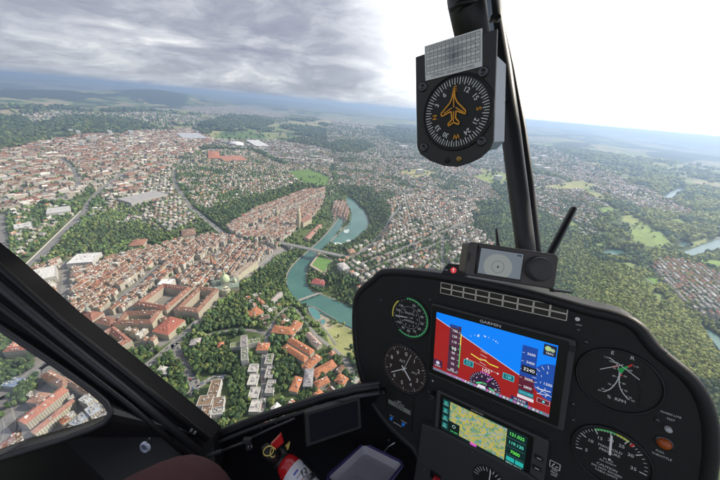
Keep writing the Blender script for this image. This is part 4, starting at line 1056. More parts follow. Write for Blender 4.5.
# colours vary in large soft patches and from tree to tree
ci = np.clip((fbm(X / 90, Y / 90, 51, 2) * 7 + nr.uniform(-2.6, 2.6, len(X))).astype(int), 0, 6)
col = LC[ci] * nr.uniform(.65, 1.35, (len(X), 1)); sunny = sst(520, 640, px)[:, None]; col = col * (1 + 0 * sunny) + sunny * np.array([.15, .13, .02]) * (fbm(X / 120, Y / 120, 61, 2) > .45)[:, None]  # warm sunlight painted into the leaf colour towards the right
fm = (cl == 1) & (px < 500); col[fm] *= (.70 - .12 * sst(1500, 3500, np.hypot(X[fm], Y[fm])))[:, None]  # shade of the left woods painted in as darker leaf colour
VV = []; FF = []; CCs = []; off = 0
for lvl, sel in ((1, np.hypot(X, Y) < 1000), (0, np.hypot(X, Y) >= 1000)):
    for k in range(8):
        ids = np.nonzero(sel & (np.arange(len(X)) % 8 == k))[0]; ids = np.array([i for i in ids if i not in ind], int)
        if not len(ids): continue
        bv, bf = LUMP[lvl][k]; n = len(ids); th = nr.uniform(0, 6.28, n); c, s = np.cos(th), np.sin(th)
        vx = bv[None, :, 0] * c[:, None] - bv[None, :, 1] * s[:, None]; vy = bv[None, :, 0] * s[:, None] + bv[None, :, 1] * c[:, None]
        jj = 1 + nr.uniform(-.16, .16, vx.shape)
        P = np.stack([X[ids, None] + vx * R[ids, None] * jj, Y[ids, None] + vy * R[ids, None] * jj, Z[ids, None] + HH[ids, None] * 1.0 + bv[None, :, 2] * HH[ids, None] * .8 * jj], -1)
        VV.append(P.reshape(-1, 3)); FF.append((bf[None] + (np.arange(n) * len(bv))[:, None, None] + off).reshape(-1, 3)); off += n * len(bv)
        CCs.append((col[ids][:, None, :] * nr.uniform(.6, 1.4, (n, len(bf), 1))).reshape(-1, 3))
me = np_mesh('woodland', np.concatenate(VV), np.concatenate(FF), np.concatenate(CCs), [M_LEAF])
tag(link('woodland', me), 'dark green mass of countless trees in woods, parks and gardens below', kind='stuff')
del VV, FF, CCs
# single trees: eight crown shapes with leaf clumps and a shared trunk
CRV = []
for k in range(8):
    b = MB(); cr = LC[k % 7] * 1.05
    for q in range(9):
        a = rnd.uniform(0, 6.28); rr = rnd.uniform(.1, .62) if q else 0; cz = rnd.uniform(.55, 1.15) if q else .95; s = rnd.uniform(.3, .5) if q else .55
        v, f = lumpy(1, k * 11 + q, .7); b.add([(rr * math.cos(a) + p[0] * s, rr * math.sin(a) + p[1] * s, cz + p[2] * s * .8) for p in v], [tuple(t) for t in f], 0, tuple(cr * rnd.uniform(.6, 1.35)))
    for q in range(260):
        a = rnd.uniform(0, 6.28); e = rnd.uniform(-.4, 1.5); rr = rnd.uniform(.75, 1.02); p = np.array([rr * math.cos(a) * math.cos(e), rr * math.sin(a) * math.cos(e), .9 + .72 * rr * math.sin(e)])
        d1 = np.array([rnd.gauss(0, 1) for _ in range(3)]); d2 = np.array([rnd.gauss(0, 1) for _ in range(3)]); d1 *= .09 / np.linalg.norm(d1); d2 *= .09 / np.linalg.norm(d2)
        b.add([p - d1, p + d2, p + d1, p - d2], [(0, 1, 2, 3)], 0, tuple(cr * rnd.uniform(.6, 1.6)))
    CRV.append(b.mesh('crown', [M_LEAF]))
tb = MB(); tb.tube([(0, 0, -.3), (0.02, 0, .3), (0, .02, .8)], [.055, .04, .02], 6)
for a in (0, 2.1, 4.2): tb.tube([(0, 0, .35), (.3 * math.cos(a), .3 * math.sin(a), .8)], [.025, .01], 5)
TRM = tb.mesh('trunk', plain('bark', (.10, .075, .05), .9, scale=2))
TW = ['dark green', 'mid green', 'fresh green', 'deep green', 'olive green', 'blue green', 'light green']
items = [(i, X[i], Y[i], f'{TW[i % 8 % 7]} leafy tree') for i in od]
labs = rank_labels([(int(a), b_, c_, d_) for a, b_, c_, d_ in items], lambda w, o, n: f'{w}, {o} of its shade to {n}')
for i in od:
    i = int(i); root = empty('tree', (X[i], Y[i], Z[i]), rz=rnd.uniform(0, 6.28)); s = R[i] * 1.1; root.scale = (s, s, HH[i] * 1.05)
    tag(root, labs[i], 'tree', 'trees in the parks below'); link('trunk', TRM, root); link('crown', CRV[i % 8], root)
# ------------------------------------------------------------------ vehicles on the streets
CAR = []
CP = [('white', (.75, .75, .74)), ('silver', (.5, .51, .52)), ('dark grey', (.10, .10, .11)), ('red', (.5, .04, .03)), ('blue', (.06, .12, .35)), ('black', (.02, .02, .02))]
mgl = plain('car_glass', (.02, .025, .03), .1, scale=2); mty = plain('tyre', (.02, .02, .02), .8, scale=2)
for nm, c in CP:
    mt = plain('paint_' + nm.replace(' ', '_'), c, .3, coat=.5, scale=2); b = MB()
    for (x0, x1, y, z0, z1, sh, m) in ((-2.2, 2.2, .88, .35, .85, .12, 0), (-1.5, .9, .8, .85, 1.4, .35, 1), (-1.1, .55, .68, 1.4, 1.43, .02, 0)):
        v = [(x0, -y, z0), (x1, -y, z0), (x1, y, z0), (x0, y, z0), (x0 + sh, -y + .1, z1), (x1 - sh * 1.6, -y + .1, z1), (x1 - sh * 1.6, y - .1, z1), (x0 + sh, y - .1, z1)]
        b.add(v, [(3, 2, 1, 0), (4, 5, 6, 7), (0, 1, 5, 4), (1, 2, 6, 5), (2, 3, 7, 6), (3, 0, 4, 7)], m)
    for sx in (-1.35, 1.35):
        for sy in (-.85, .72): b.tube([(sx, sy, .32), (sx, sy + .14, .32)], .32, 10, 2)
    CAR.append((nm, b.mesh('car', [mt, mgl, mty], False)))
cars = []
for ri, (g, w) in enumerate(ROADG):
    if w < 7: continue
    s = 0
    for a, b in zip(g[:-1], g[1:]):
        L = math.hypot(b[0] - a[0], b[1] - a[1]); s += L
        r0 = math.hypot(*a)
        if r0 < 1100 and rnd.random() < .55:
            d = np.array([b[0] - a[0], b[1] - a[1]]) / (L + 1e-9); side = rnd.choice((-1, 1)); n = np.array([-d[1], d[0]]); p = np.array(a) + n * side * w * .26; cars.append((p[0], p[1], math.atan2(d[1], d[0]) + (math.pi if side > 0 else 0), rnd.choice((0, 0, 1, 1, 2, 2, 5, 3, 4))))
# parked rows along the terraces and in the yard
for A, B, n in (((262, 352), (263, 410), 14), ((188, 358), (196, 380), 10), ((70, 372), (100, 392), 12), ((150, 352), (175, 338), 8)):
    a = at_h(*A)[0]; b = at_h(*B)[0]; t = b - a; q = math.atan2(t[1], t[0])
    for k in range(n):
        if rnd.random() < .85: p = a + t * (k + .5) / n; cars.append((p[0], p[1], q, rnd.choice((0, 0, 1, 1, 2, 2, 5, 3, 4))))
cv, cpx, cpy, czc = visible(np.array([c[0] for c in cars]), np.array([c[1] for c in cars]), terrain(np.array([c[0] for c in cars]), np.array([c[1] for c in cars])))
cars = [c for c, v in zip(cars, cv) if v][:130]
labs = rank_labels([(i, c[0], c[1], f'small {CP[c[3]][0]} car') for i, c in enumerate(cars)], lambda w, o, n: f'{w}, {o} of its colour to {n}')
for i, (x, y, q, k) in enumerate(cars):
    o = link('car', CAR[k][1], None, (x, y, float(terrain(x, y)) + .78)); o.rotation_euler = (0, 0, q); tag(o, labs[i], 'car', 'cars on the streets below')
c, z = at_h(13, 438); root = empty('tram', (c[0], c[1], z + .8), rz=at_h(6, 420)[0][1] * 0 + 1.9); tag(root, 'bright red tram on the street in the small side window', 'tram')
mr = plain('tram_red', (.6, .03, .04), .3, scale=1); mw = plain('tram_glass', (.03, .03, .04), .15, scale=1)
for k in range(1):
    b = MB(); b.cbox((k * 9.4, 0, 1.75), (9, 0, 0), (0, 2.5, 0), (0, 0, 3.1)); b.build('carriage', mr, root)
    b = MB(); b.cbox((k * 9.4, 0, 2.2), (8.4, 0, 0), (0, 2.56, 0), (0, 0, 1.0)); b.build('window_band', mw, root)

# ================================================================== cabin
def solve_plane(quad, w, h):
    """rectangle w x h metres seen with corners quad (TL,TR,BR,BL) -> origin TL, right, down, towards-camera (world)"""
    src = [(0, 0), (w, 0), (w, h), (0, h)]; A = []
    for (x, y), (u, v) in zip(src, quad):
        u = (u - 360) / F; v = (v - 240) / F
        A += [[x, y, 1, 0, 0, 0, -u * x, -u * y, -u], [0, 0, 0, x, y, 1, -v * x, -v * y, -v]]
    H = np.linalg.svd(np.array(A))[2][-1].reshape(3, 3)
    k = 2 / (np.linalg.norm(H[:, 0]) + np.linalg.norm(H[:, 1])); H = H * k
    if H[2, 2] < 0: H = -H
    r1, r2, t = H[:, 0], H[:, 1], H[:, 2]; r3 = np.cross(r1, r2)
    U_, _, Vt = np.linalg.svd(np.stack([r1, r2, r3], 1)); Rm = U_ @ Vt
    # refine the position only
    def toworld(c): return RT * c[0] + DN * c[1] + FW * c[2]
    def werr(q):
        a, b, g = q[3:]; ca_, sa_ = math.cos(a), math.sin(a); cb_, sb_ = math.cos(b), math.sin(b); cg, sg = math.cos(g), math.sin(g)
        Q = np.array([[cb_ * cg, -cb_ * sg, sb_], [sa_ * sb_ * cg + ca_ * sg, ca_ * cg - sa_ * sb_ * sg, -sa_ * cb_], [sa_ * sg - ca_ * sb_ * cg, sa_ * cg + ca_ * sb_ * sg, ca_ * cb_]]) @ Rm
        e = []
        for (x, y), (u, v) in zip(src, quad):
            p = Q[:, 0] * x + Q[:, 1] * y + q[:3]; e += [p[0] / p[2] * F + 360 - u, p[1] / p[2] * F + 240 - v]
        return np.array(e), Q
    q = np.array([*t, 0, 0, 0.])
    for _ in range(25):
        e, _q = werr(q); J = np.zeros((8, 6))
        for i in range(6):
            d_ = q.copy(); d_[i] += 1e-5; J[:, i] = (werr(d_)[0] - e) / 1e-5
        q = q - np.linalg.solve(J.T @ J + 1e-9 * np.eye(6), J.T @ e)
    e, Q = werr(q); print('plane rms px', np.sqrt((e ** 2).mean()), 'depth', q[2])
    return toworld(q[:3]), toworld(Q[:, 0]), toworld(Q[:, 1]), -toworld(Q[:, 2])
class Plane:
    """local frame: x right, y up, z towards the viewer; origin at the centre of the traced rectangle"""
    def __init__(s, O, U, V, N): s.O, s.U, s.V, s.N = O, U, -V, N; s.M = Matrix(((U[0], -V[0], N[0], O[0]), (U[1], -V[1], N[1], O[1]), (U[2], -V[2], N[2], O[2]), (0, 0, 0, 1)))
    def xy(s, px, py, z=0.0):
        r = ray(px, py); P0 = s.O + s.N * z; t = np.dot(P0, s.N) / np.dot(r, s.N); p = r * t - s.O
        return np.array([np.dot(p, s.U), np.dot(p, s.V)])
    def world(s, x, y, z=0): return s.O + s.U * x + s.V * y + s.N * z
def rooted(name, pl, label, cat, group=None):
    o = bpy.data.objects.new(name, None); COL.objects.link(o); o.matrix_world = pl.M; o.empty_display_size = .05; tag(o, label, cat, group); return o
_tc = {}
def text_geo(s, size):
    k = (s, )
    if k not in _tc:
        c = bpy.data.curves.new('lettering', 'FONT'); c.body = s; c.size = 1; c.align_x = 'CENTER'; c.align_y = 'CENTER'; c.resolution_u = 3
        o = bpy.data.objects.new('lettering', c); me = bpy.data.meshes.new_from_object(o)
        _tc[k] = ([tuple(v.co) for v in me.vertices], [tuple(p.vertices) for p in me.polygons])
        bpy.data.objects.remove(o); bpy.data.curves.remove(c); bpy.data.meshes.remove(me)
    return _tc[k]
def text(mb, s, size, x, y, z, rot=0, c=(.8, .8, .8), m=0, sx=1.0, bold=0):
    v, f = text_geo(s, size); ca, sa = math.cos(rot), math.sin(rot); b = len(mb.v)
    for dx, dy in ([(0, 0)] if not bold else [(0, 0), (bold, 0), (0, bold)]):
        mb.add([(x + (p[0] * sx * ca - p[1] * sa) * size + dx, y + (p[0] * sx * sa + p[1] * ca) * size + dy, z + dx * .02) for p in v], f, m, c)
def quad(mb, pts, z, c, m=0): mb.add([(p[0], p[1], z) for p in pts], [tuple(range(len(pts)))], m, c)
def line(mb, a, b, w, z, c, m=0):
    a = np.array(a, float); b = np.array(b, float); d = b - a; d /= np.linalg.norm(d) + 1e-12; n = np.array([-d[1], d[0]]) * w / 2
    mb.add([(*(a - n), z), (*(b - n), z), (*(b + n), z), (*(a + n), z)], [(0, 1, 2, 3)], m, c)
def ring(mb, c, r0, r1, a0, a1, z, col, m=0, n=48, ey=1.0):
    n = max(2, int(n * abs(a1 - a0) / 6.283) + 1); vs = []
    for i in range(n + 1):
        a = a0 + (a1 - a0) * i / n
        for r in (r0, r1): vs.append((c[0] + r * math.cos(a), c[1] + r * math.sin(a) * ey, z))
    mb.add(vs, [(2 * i, 2 * i + 1, 2 * i + 3, 2 * i + 2) for i in range(n)], m, col)
def disc(mb, c, r, z, col, m=0, n=40): mb.add([(c[0] + r * math.cos(2 * math.pi * k / n), c[1] + r * math.sin(2 * math.pi * k / n), z) for k in range(n)], [tuple(range(n))], m, col)
def rot2(a): return np.array([math.cos(a), math.sin(a)])
def bezel_lathe(c, r, w, hgt, n=48):
    b = MB(); lathe(b, (c[0], c[1], 0), [(r + w, 0), (r + w, hgt * .5), (r + w * .7, hgt * .9), (r + w * .35, hgt), (r + .1 * w, hgt * .75), (r, .0004)], n, 0); return b
def rrect(x0, y0, x1, y1, r, n=5):
    P = []
    for cx, cy, a in ((x1 - r, y1 - r, 0), (x0 + r, y1 - r, 1), (x0 + r, y0 + r, 2), (x1 - r, y0 + r, 3)):
        for k in range(n + 1): t = (a + k / n) * math.pi / 2; P.append((cx + r * math.cos(t), cy + r * math.sin(t)))
    return P
def slab(mb, poly, z0, z1, bev=0, m=0, c=(1, 1, 1)):
    """extruded outline with a bevelled front edge"""
    P = np.array(poly); n = len(P); ar = sum(P[i][0] * P[(i + 1) % n][1] - P[(i + 1) % n][0] * P[i][1] for i in range(n))
    if ar < 0: P = P[::-1]
    nr_ = []
    for i in range(n):
        d = P[(i + 1) % n] - P[i - 1]; d = d / (np.linalg.norm(d) + 1e-12); nr_.append((-d[1], d[0]))
    nr_ = np.array(nr_); rings = [(P, z0)]
    if bev:
        for t in (0, .3, .65, 1): rings.append((P + nr_ * bev * (1 - math.cos(t * math.pi / 2)), z1 - bev + bev * math.sin(t * math.pi / 2)))
    else: rings.append((P, z1))
    vs = [(p[0], p[1], z) for R_, z in rings for p in R_]; L = len(rings)
    fs = [(j * n + i, j * n + (i + 1) % n, (j + 1) * n + (i + 1) % n, (j + 1) * n + i) for j in range(L - 1) for i in range(n)]
    mb.add(vs, fs + [tuple(range(n))[::-1], tuple((L - 1) * n + i for i in range(n))], m, c)
# materials
M_PANEL = plain('panel_paint', (.017, .0175, .019), .55, spec=.35, scale=40, bump=.00012)
M_RIM = plain('padded_rim', (.013, .0135, .015), .5, spec=.4, scale=60, bump=.0002)
M_BLACK = plain('black_plastic', (.014, .014, .015), .42, scale=50, bump=.00005)
M_GLOSS = plain('gloss_black', (.004, .004, .005), .38, scale=20)
M_GREY = plain('grey_bezel', (.048, .049, .052), .5, scale=50, bump=.00006)
M_DIAL = plain('dial_black', (.010, .010, .011), .5, scale=30)
M_DIALB = plain('dial_brown', (.035, .024, .022), .5, scale=30)
M_SCREW = plain('screw_steel', (.10, .10, .11), .35, metal=.8, scale=200)
M_LEVER = plain('bare_metal', (.30, .31, .33), .35, metal=.9, scale=100)
M_MARK = attr_mat('painted_marking', lambda t, a: t.pbr(a, .5, emis=a, estr=0))
def _mark(t, a):
    k = t.vmath('SCALE', a); k.node.inputs['Scale'].default_value = 1.08; t.pbr(k, .45)
M_INK = attr_mat('marking_ink', _mark)
def _scr(t, a): t.pbr((.01, .01, .012), .22, emis=a, estr=.74)
M_SCREEN = attr_mat('lit_screen', _scr)
def screw(mb, c, r=.0035, z=0, m=0):
    lathe(mb, (c[0], c[1], z), [(r, 0), (r, .0012), (r * .8, .002), (.0001, .0022)], 12, m)
    
# --- instrument panel ----------------------------------------------------------
DW, DH = .2283, .1427
O_, U_, V_, N_ = solve_plane([(439, 311), (558.5, 343), (549.7, 413.9), (434.6, 366.4)], DW, DH)
PP = Plane(O_ + U_ * DW / 2 + V_ * DH / 2, U_, V_, N_)
panel = rooted('instrument_panel', PP, 'black curved instrument panel with two lit screens and round gauges', 'instrument panel')
xy = PP.xy
outl = [(351.5, 330), (351.5, 310), (353.5, 294), (362, 284), (371, 277.5), (378, 270), (389, 268.3), (410, 269.3), (440, 272.5), (480, 279), (520, 287), (560, 297.5), (590, 306), (615, 311), (633, 317), (647, 327), (656, 340), (665, 350), (680, 362), (696, 375), (709, 391), (718, 410), (723, 435), (722, 470), (712, 520), (690, 560), (600, 620), (480, 590), (440, 520), (414, 452), (400, 441), (383, 424), (367, 401), (357, 373), (353, 350)]
OUT = [tuple(xy(*p)) for p in smooth_poly(outl, 1)]
# the padded rim sits around the outline; its own half width is taken off so that its outer edge follows the traced line
RR = .0105
Pn = np.array(OUT); n_ = len(Pn); ar_ = sum(Pn[i][0] * Pn[(i + 1) % n_][1] - Pn[(i + 1) % n_][0] * Pn[i][1] for i in range(n_)); sg_ = 1 if ar_ > 0 else -1
IN = []
for i in range(n_):
    d = Pn[(i + 2) % n_] - Pn[i - 2]; d /= np.linalg.norm(d) + 1e-12; IN.append(Pn[i] + sg_ * np.array([-d[1], d[0]]) * RR)
b = MB(); slab(b, IN, -.075, 0, 0); b.build('panel_face', M_PANEL, panel)
b = MB(); b.tube([(p[0], p[1], -.006) for p in IN] + [(IN[0][0], IN[0][1], -.006)], RR, 14, caps=False); b.build('padded_rim', M_RIM, panel)
b = MB()
for p in ((381, 300), (430.5, 300), (429, 392), (389, 440), (578, 330), (586, 342), (573, 404), (664, 352), (573, 420), (657, 420), (411, 391)): screw(b, xy(*p), .0032)
b.build('screw', M_SCREW, panel)
def gauge(name, ctr, rr, dial_mat, label=None):
    root = bpy.data.objects.new(name, None); COL.objects.link(root); root.parent = panel
    if label: root['label'] = label
    return root
def G(px, py, ex, ey):
    c = xy(px, py); return c, np.linalg.norm(xy(ex, ey) - c)
# airspeed indicator
c, r = G(409.5, 317.5, 409.5, 338); r *= .97
g = gauge('airspeed_indicator', c, r, M_DIAL, 'round airspeed dial with green rim arc')
bezel_lathe(c, r, .004, .004).build('bezel', M_BLACK, g)
b = MB(); disc(b, c, r, .0008, (.01, .01, .011)); b.build('dial', M_DIAL, g)
b = MB(); W8 = (.78, .78, .76)
def angm(c, v): return math.radians(90 - v)
a_ = lambda v: math.radians(90 - v)
ring(b, c, r * .90, r * .965, a_(-12), a_(215), .0012, (.10, .62, .22)); ring(b, c, r * .90, r * .965, a_(258), a_(318), .0012, (.85, .75, .12))
for k in range(36):
    q = rot2(a_(k * 10)); line(b, c + q * r * (.80 if k % 3 == 0 else .85), c + q * r * .9, .0006, .0013, W8)
for k, s in enumerate(['20', '30', '40', '50', '60', '70', '80', '90', '100', '110', '120', '130']):
    q = rot2(a_(18 + k * 27)); text(b, s, r * .17, *(c + q * r * .68), .0013, 0, W8)
for k in range(11):
    q = rot2(a_(30 + k * 29)); text(b, str(2 + k), r * .13, *(c + q * r * .42), .0013, 0, W8)
text(b, 'KNOTS', r * .15, c[0], c[1] + r * .2, .0013, 0, W8); text(b, 'AIRSPEED', r * .13, c[0], c[1] - r * .18, .0013, 0, W8); ring(b, c, r * .53, r * .545, 0, 6.283, .0013, (.5, .5, .5))
b.build('markings', M_INK, g)
b = MB(); q = rot2(a_(262)); line(b, c - q * r * .2, c + q * r * .74, .0022, .0022, W8); disc(b, c, r * .09, .0024, (.05, .05, .05)); b.build('needle', M_INK, g)
# altimeter
c, r = G(404.3, 368.5, 404.3, 391.5); r *= .97
g = gauge('altimeter', c, r, M_DIALB, 'round brownish altimeter dial with white hands')
bezel_lathe(c, r, .004, .004).build('bezel', M_BLACK, g)
b = MB(); disc(b, c, r, .0008, (1, 1, 1)); b.build('dial', M_DIALB, g)
b = MB()
for k in range(50): q = rot2(a_(k * 7.2)); line(b, c + q * r * (.82 if k % 5 == 0 else .9), c + q * r * .96, .0006 if k % 5 else .0011, .0012, W8)
for k in range(10): q = rot2(a_(k * 36 + 6)); text(b, str(k), r * .24, *(c + q * r * .67), .0012, 0, W8)
text(b, 'ALT', r * .16, c[0] - r * .1, c[1] + r * .3, .0012, 0, W8); quad(b, [c + np.array(v) * r for v in ((.3, -.1), (.62, -.1), (.62, .1), (.3, .1))], .0012, (.02, .02, .02)); text(b, '1013', r * .13, c[0] + r * .46, c[1], .0013, 0, W8)
b.build('markings', M_INK, g)
for nm, v, l, w_ in (('minute_hand', 236, .72, .0022), ('hour_hand', 140, .5, .0040), ('thin_hand', 22, .8, .0012)):
    b = MB(); q = rot2(a_(v)); line(b, c - q * r * .15, c + q * r * l, w_, .0020 + w_ * .1, W8); b.build(nm, M_INK, g)
b = MB(); kc = xy(385, 391); lathe(b, (*kc, 0), [(.006, 0), (.006, .010), (.004, .013), (.0001, .013)], 16); b.build('setting_knob', M_BLACK, g)
# small thermometer clock with lcd and two blue buttons
g = gauge('lcd_clock', None, 0, None, 'small lcd clock with two bright blue buttons')
b = MB(); P = [xy(*p) for p in ((389, 396.5), (414, 404.5), (411, 420), (387.5, 409))]; A0 = xy(400, 410)
x0, y0 = xy(388, 411); x1, y1 = xy(412.5, 402); 
b = MB(); slab(b, rrect(x0 - .004, y0 - .020, x1 + .003, y1 + .012, .003), 0, .0035, .001); b.build('case', M_BLACK, g)
b = MB(); lx0, ly0 = xy(389.5, 406.5); lx1, ly1 = xy(411.8, 407.2); lh = .0125; ly = min(ly0, ly1)
lx0, lx1 = x0 + .002, x1 - .002; ly = xy(401, 409)[1]; quad(b, [(lx0, ly), (lx1, ly), (lx1, ly + lh), (lx0, ly + lh)], .0038, (.19, .21, .185)); b.build('lcd', M_INK, g)
b = MB(); text(b, '14:35', .0125, (lx0 + lx1) / 2, ly + lh / 2, .0041, 0, (.02, .025, .02), sx=1.05); text(b, 'OAT', .0055, (lx0 + lx1) / 2, ly + lh + .0088, .0039, 0, W8); text(b, 'CLOCK  VOLTS', .0042, (lx0 + lx1) / 2, ly + lh + .0033, .0039, 0, W8)
bx = [xy(392.3, 417.3), xy(404.3, 423.2)]
text(b, 'SELECT', .004, bx[0][0], bx[0][1] + .0068, .0039, 0, W8); text(b, 'CONTROL', .004, bx[1][0], bx[1][1] + .0068, .0039, 0, W8); text(b, 'DAVTRON', .0052, (bx[0][0] + bx[1][0]) / 2, bx[0][1] - .0085, .0039, 0, (.75, .8, .9)); b.build('markings', M_INK, g)
mblue = plain('blue_button', (.02, .25, .85), .35, scale=30)
for q in bx: b = MB(); lathe(b, (*q, .0035), [(.0046, 0), (.0046, .004), (.0032, .0055), (.0001, .0058)], 16); b.build('button', mblue, g)
# --- main flight display
hw, hh = DW / 2, DH / 2
g = gauge('flight_display', None, 0, None, 'large lit flight display, blue sky over red ground')
b = MB(); slab(b, rrect(-hw - .014, -hh - .017, hw + .024, hh + .017, .006), 0, .011, .002); b.build('bezel', M_GREY, g)
b = MB(); slab(b, rrect(-hw - .012, -hh - .012, hw + .015, hh + .013, .004), .0108, .0118, .0004); b.build('glass_face', M_GLOSS, g)
PZ = Plane(PP.O + PP.N * .012, PP.U, -PP.V, PP.N); sxy = PZ.xy
# work in screen fractions 0..1 (x right, y down)
def S(x, y): return (-hw + x * DW, hh - y * DH)
Q = np.array([(439, 311), (558.5, 343), (549.7, 413.9), (434.6, 366.4)])
def fr(px, py):
    u = PP.xy(px, py); return ((u[0] + hw) / DW, (hh - u[1]) / DH)
b = MB(); Z = .0120; dz = .00012
BLU = (.0, .22, .95); REDG = (.33, .012, .012)
h0 = S(0, .10); h1 = S(1, .71)
quad(b, [S(0, 0), S(1, 0), h1, h0][::-1], Z, BLU); quad(b, [h0, h1, S(1, 1), S(0, 1)][::-1], Z, REDG); 
line(b, S(0, .10), S(1, .71), .0011, Z + dz, (.75, .75, .8))
quad(b, [S(0, .955), S(1, .955), S(1, 1), S(0, 1)][::-1], Z + dz, (.18, .18, .26))
for k in range(26): quad(b, [S(.24 + k * .028, .962), S(.255 + k * .028, .962), S(.255 + k * .028, .992), S(.24 + k * .028, .992)][::-1], Z + 2 * dz, [(.5, .5, .6), (.05, .45, .5), (.6, .1, .5), (.7, .7, .7)][k % 4])
b.build('horizon', M_SCREEN, g)
b = MB(); WH = (.85, .85, .88)
# speed tape
quad(b, [S(.145, .13), S(.255, .13), S(.255, .93), S(.145, .93)][::-1], Z + dz, (.07, .02, .05))
quad(b, [S(.145, .13), S(.235, .13), S(.235, .175), S(.145, .175)][::-1], Z + 2 * dz, (.02, .05, .25))
for k, s in enumerate(['130', '120', '110', '100', '90', '80', '70', '60']): text(b, s, .0078, *S(.195, .225 + k * .092), Z + 2 * dz, 0, WH); line(b, S(.235, .225 + k * .092), S(.252, .225 + k * .092), .0006, Z + 2 * dz, WH)
quad(b, [S(.253, .24), S(.262, .24), S(.262, .42), S(.253, .42)][::-1], Z + 3 * dz, (.85, .75, .1)); quad(b, [S(.253, .42), S(.262, .42), S(.262, .80), S(.253, .80)][::-1], Z + 3 * dz, (.08, .6, .15))
quad(b, [S(.155, .48), S(.235, .48), S(.235, .56), S(.155, .56)][::-1], Z + 3 * dz, (.01, .01, .01)); text(b, '98', .0115, *S(.198, .52), Z + 4 * dz, 0, WH)
text(b, 'TAS 104 KT', .0048, *S(.20, .90), Z + 3 * dz, 0, WH)
quad(b, [S(.0, .80), S(.095, .80), S(.095, .925), S(.0, .925)][::-1], Z + dz, (.06, .015, .05)); text(b, 'WIND', .005, *S(.047, .905), Z + 2 * dz, 0, WH); disc(b, S(.047, .85), .0042, Z + 2 * dz, (.6, .6, .75), n=12)
# attitude symbol
for t, q_, w_ in (((.36, .50), (.45, .545), .0022), ((.45, .545), (.485, .52), .0016), ((.485, .52), (.525, .56), .0016), ((.525, .56), (.60, .565), .0022)): line(b, S(*t), S(*q_), w_, Z + 4 * dz, (.85, .72, .08))
for k in range(-1, 3):
    cx, cy = .47, .47 + k * .06; line(b, S(cx - .028, cy - .012), S(cx + .028, cy + .012), .0006, Z + 2 * dz, WH)
for x_, y_ in ((.33, .60), (.60, .66)): disc(b, S(x_, y_), .0018, Z + 2 * dz, WH, n=8)
line(b, S(.33, .60), S(.60, .66), .0004, Z + dz, WH)
disc(b, S(.47, .165), .0016, Z + 2 * dz, WH, n=6); disc(b, S(.56, .19), .0013, Z + 2 * dz, WH, n=6); b.add([(*S(.40, .20), Z + 2 * dz), (*S(.42, .20), Z + 2 * dz), (*S(.41, .16), Z + 2 * dz)], [(0, 1, 2)], 0, WH)
for k in range(7): q = rot2(math.radians(60 + k * 11)); line(b, np.array(S(.47, .5)) + q * .047, np.array(S(.47, .5)) + q * .050, .0006, Z + 2 * dz, WH)
# boxes with selected values
for x_, y_, s in ((.345, .665, '0.3'), (.685, .655, '120')):
    quad(b, [S(x_ - .045, y_ - .045), S(x_ + .045, y_ - .045), S(x_ + .045, y_ + .045), S(x_ - .045, y_ + .045)][::-1], Z + 2 * dz, (.03, .45, .5)); quad(b, [S(x_ - .038, y_ - .033), S(x_ + .038, y_ - .033), S(x_ + .038, y_ + .033), S(x_ - .038, y_ + .033)][::-1], Z + 3 * dz, (.01, .12, .15)); text(b, s, .0072, *S(x_, y_), Z + 4 * dz, 0, (.2, .85, .9))
text(b, '105°', .0115, *S(.51, .685), Z + 4 * dz, 0, WH)
# heading rose, lower half cut by the screen edge
cc_ = np.array(S(.50, .935)); R_ = .031
vs = [(cc_[0] + R_ * math.cos(t), max(cc_[1] + R_ * math.sin(t), -hh + .007), Z + 2 * dz) for t in np.linspace(-.12, math.pi + .12, 30)]
b.add(vs, [tuple(range(30))], 0, (.03, .01, .04))
for k in range(19):
    q = rot2(math.radians(k * 10)); line(b, cc_ + q * R_ * (.86 if k % 3 else .80), cc_ + q * R_ * .98, .0005, Z + 3 * dz, WH)
for k, s in enumerate(('18', '15', '12', 'E', '6', '3')): q = rot2(math.radians(8 + k * 33)); text(b, s, .0055, *(cc_ + q * R_ * .68), Z + 3 * dz, 0, WH)
text(b, 'GPS', .0065, cc_[0] - .001, cc_[1] + .006, Z + 4 * dz, 0, (.2, .8, .3)); line(b, cc_ + np.array([-.017, .001]), cc_ + np.array([-.006, .006]), .003, Z + 3 * dz, (.1, .65, .25)); line(b, cc_ + np.array([.009, .001]), cc_ + np.array([.020, -.002]), .003, Z + 3 * dz, (.1, .65, .25)); line(b, cc_ + np.array([-.010, R_ * .98]), cc_ + np.array([.008, R_ * .92]), .0013, Z + 4 * dz, (.85, .1, .8)); line(b, cc_ + np.array([.004, R_ * .4]), cc_ + np.array([.013, R_ * .8]), .0012, Z + 4 * dz, (.85, .1, .8))
quad(b, [S(.445, .93), S(.51, .93), S(.51, .975), S(.445, .975)][::-1], Z + 4 * dz, (.8, .75, .85))
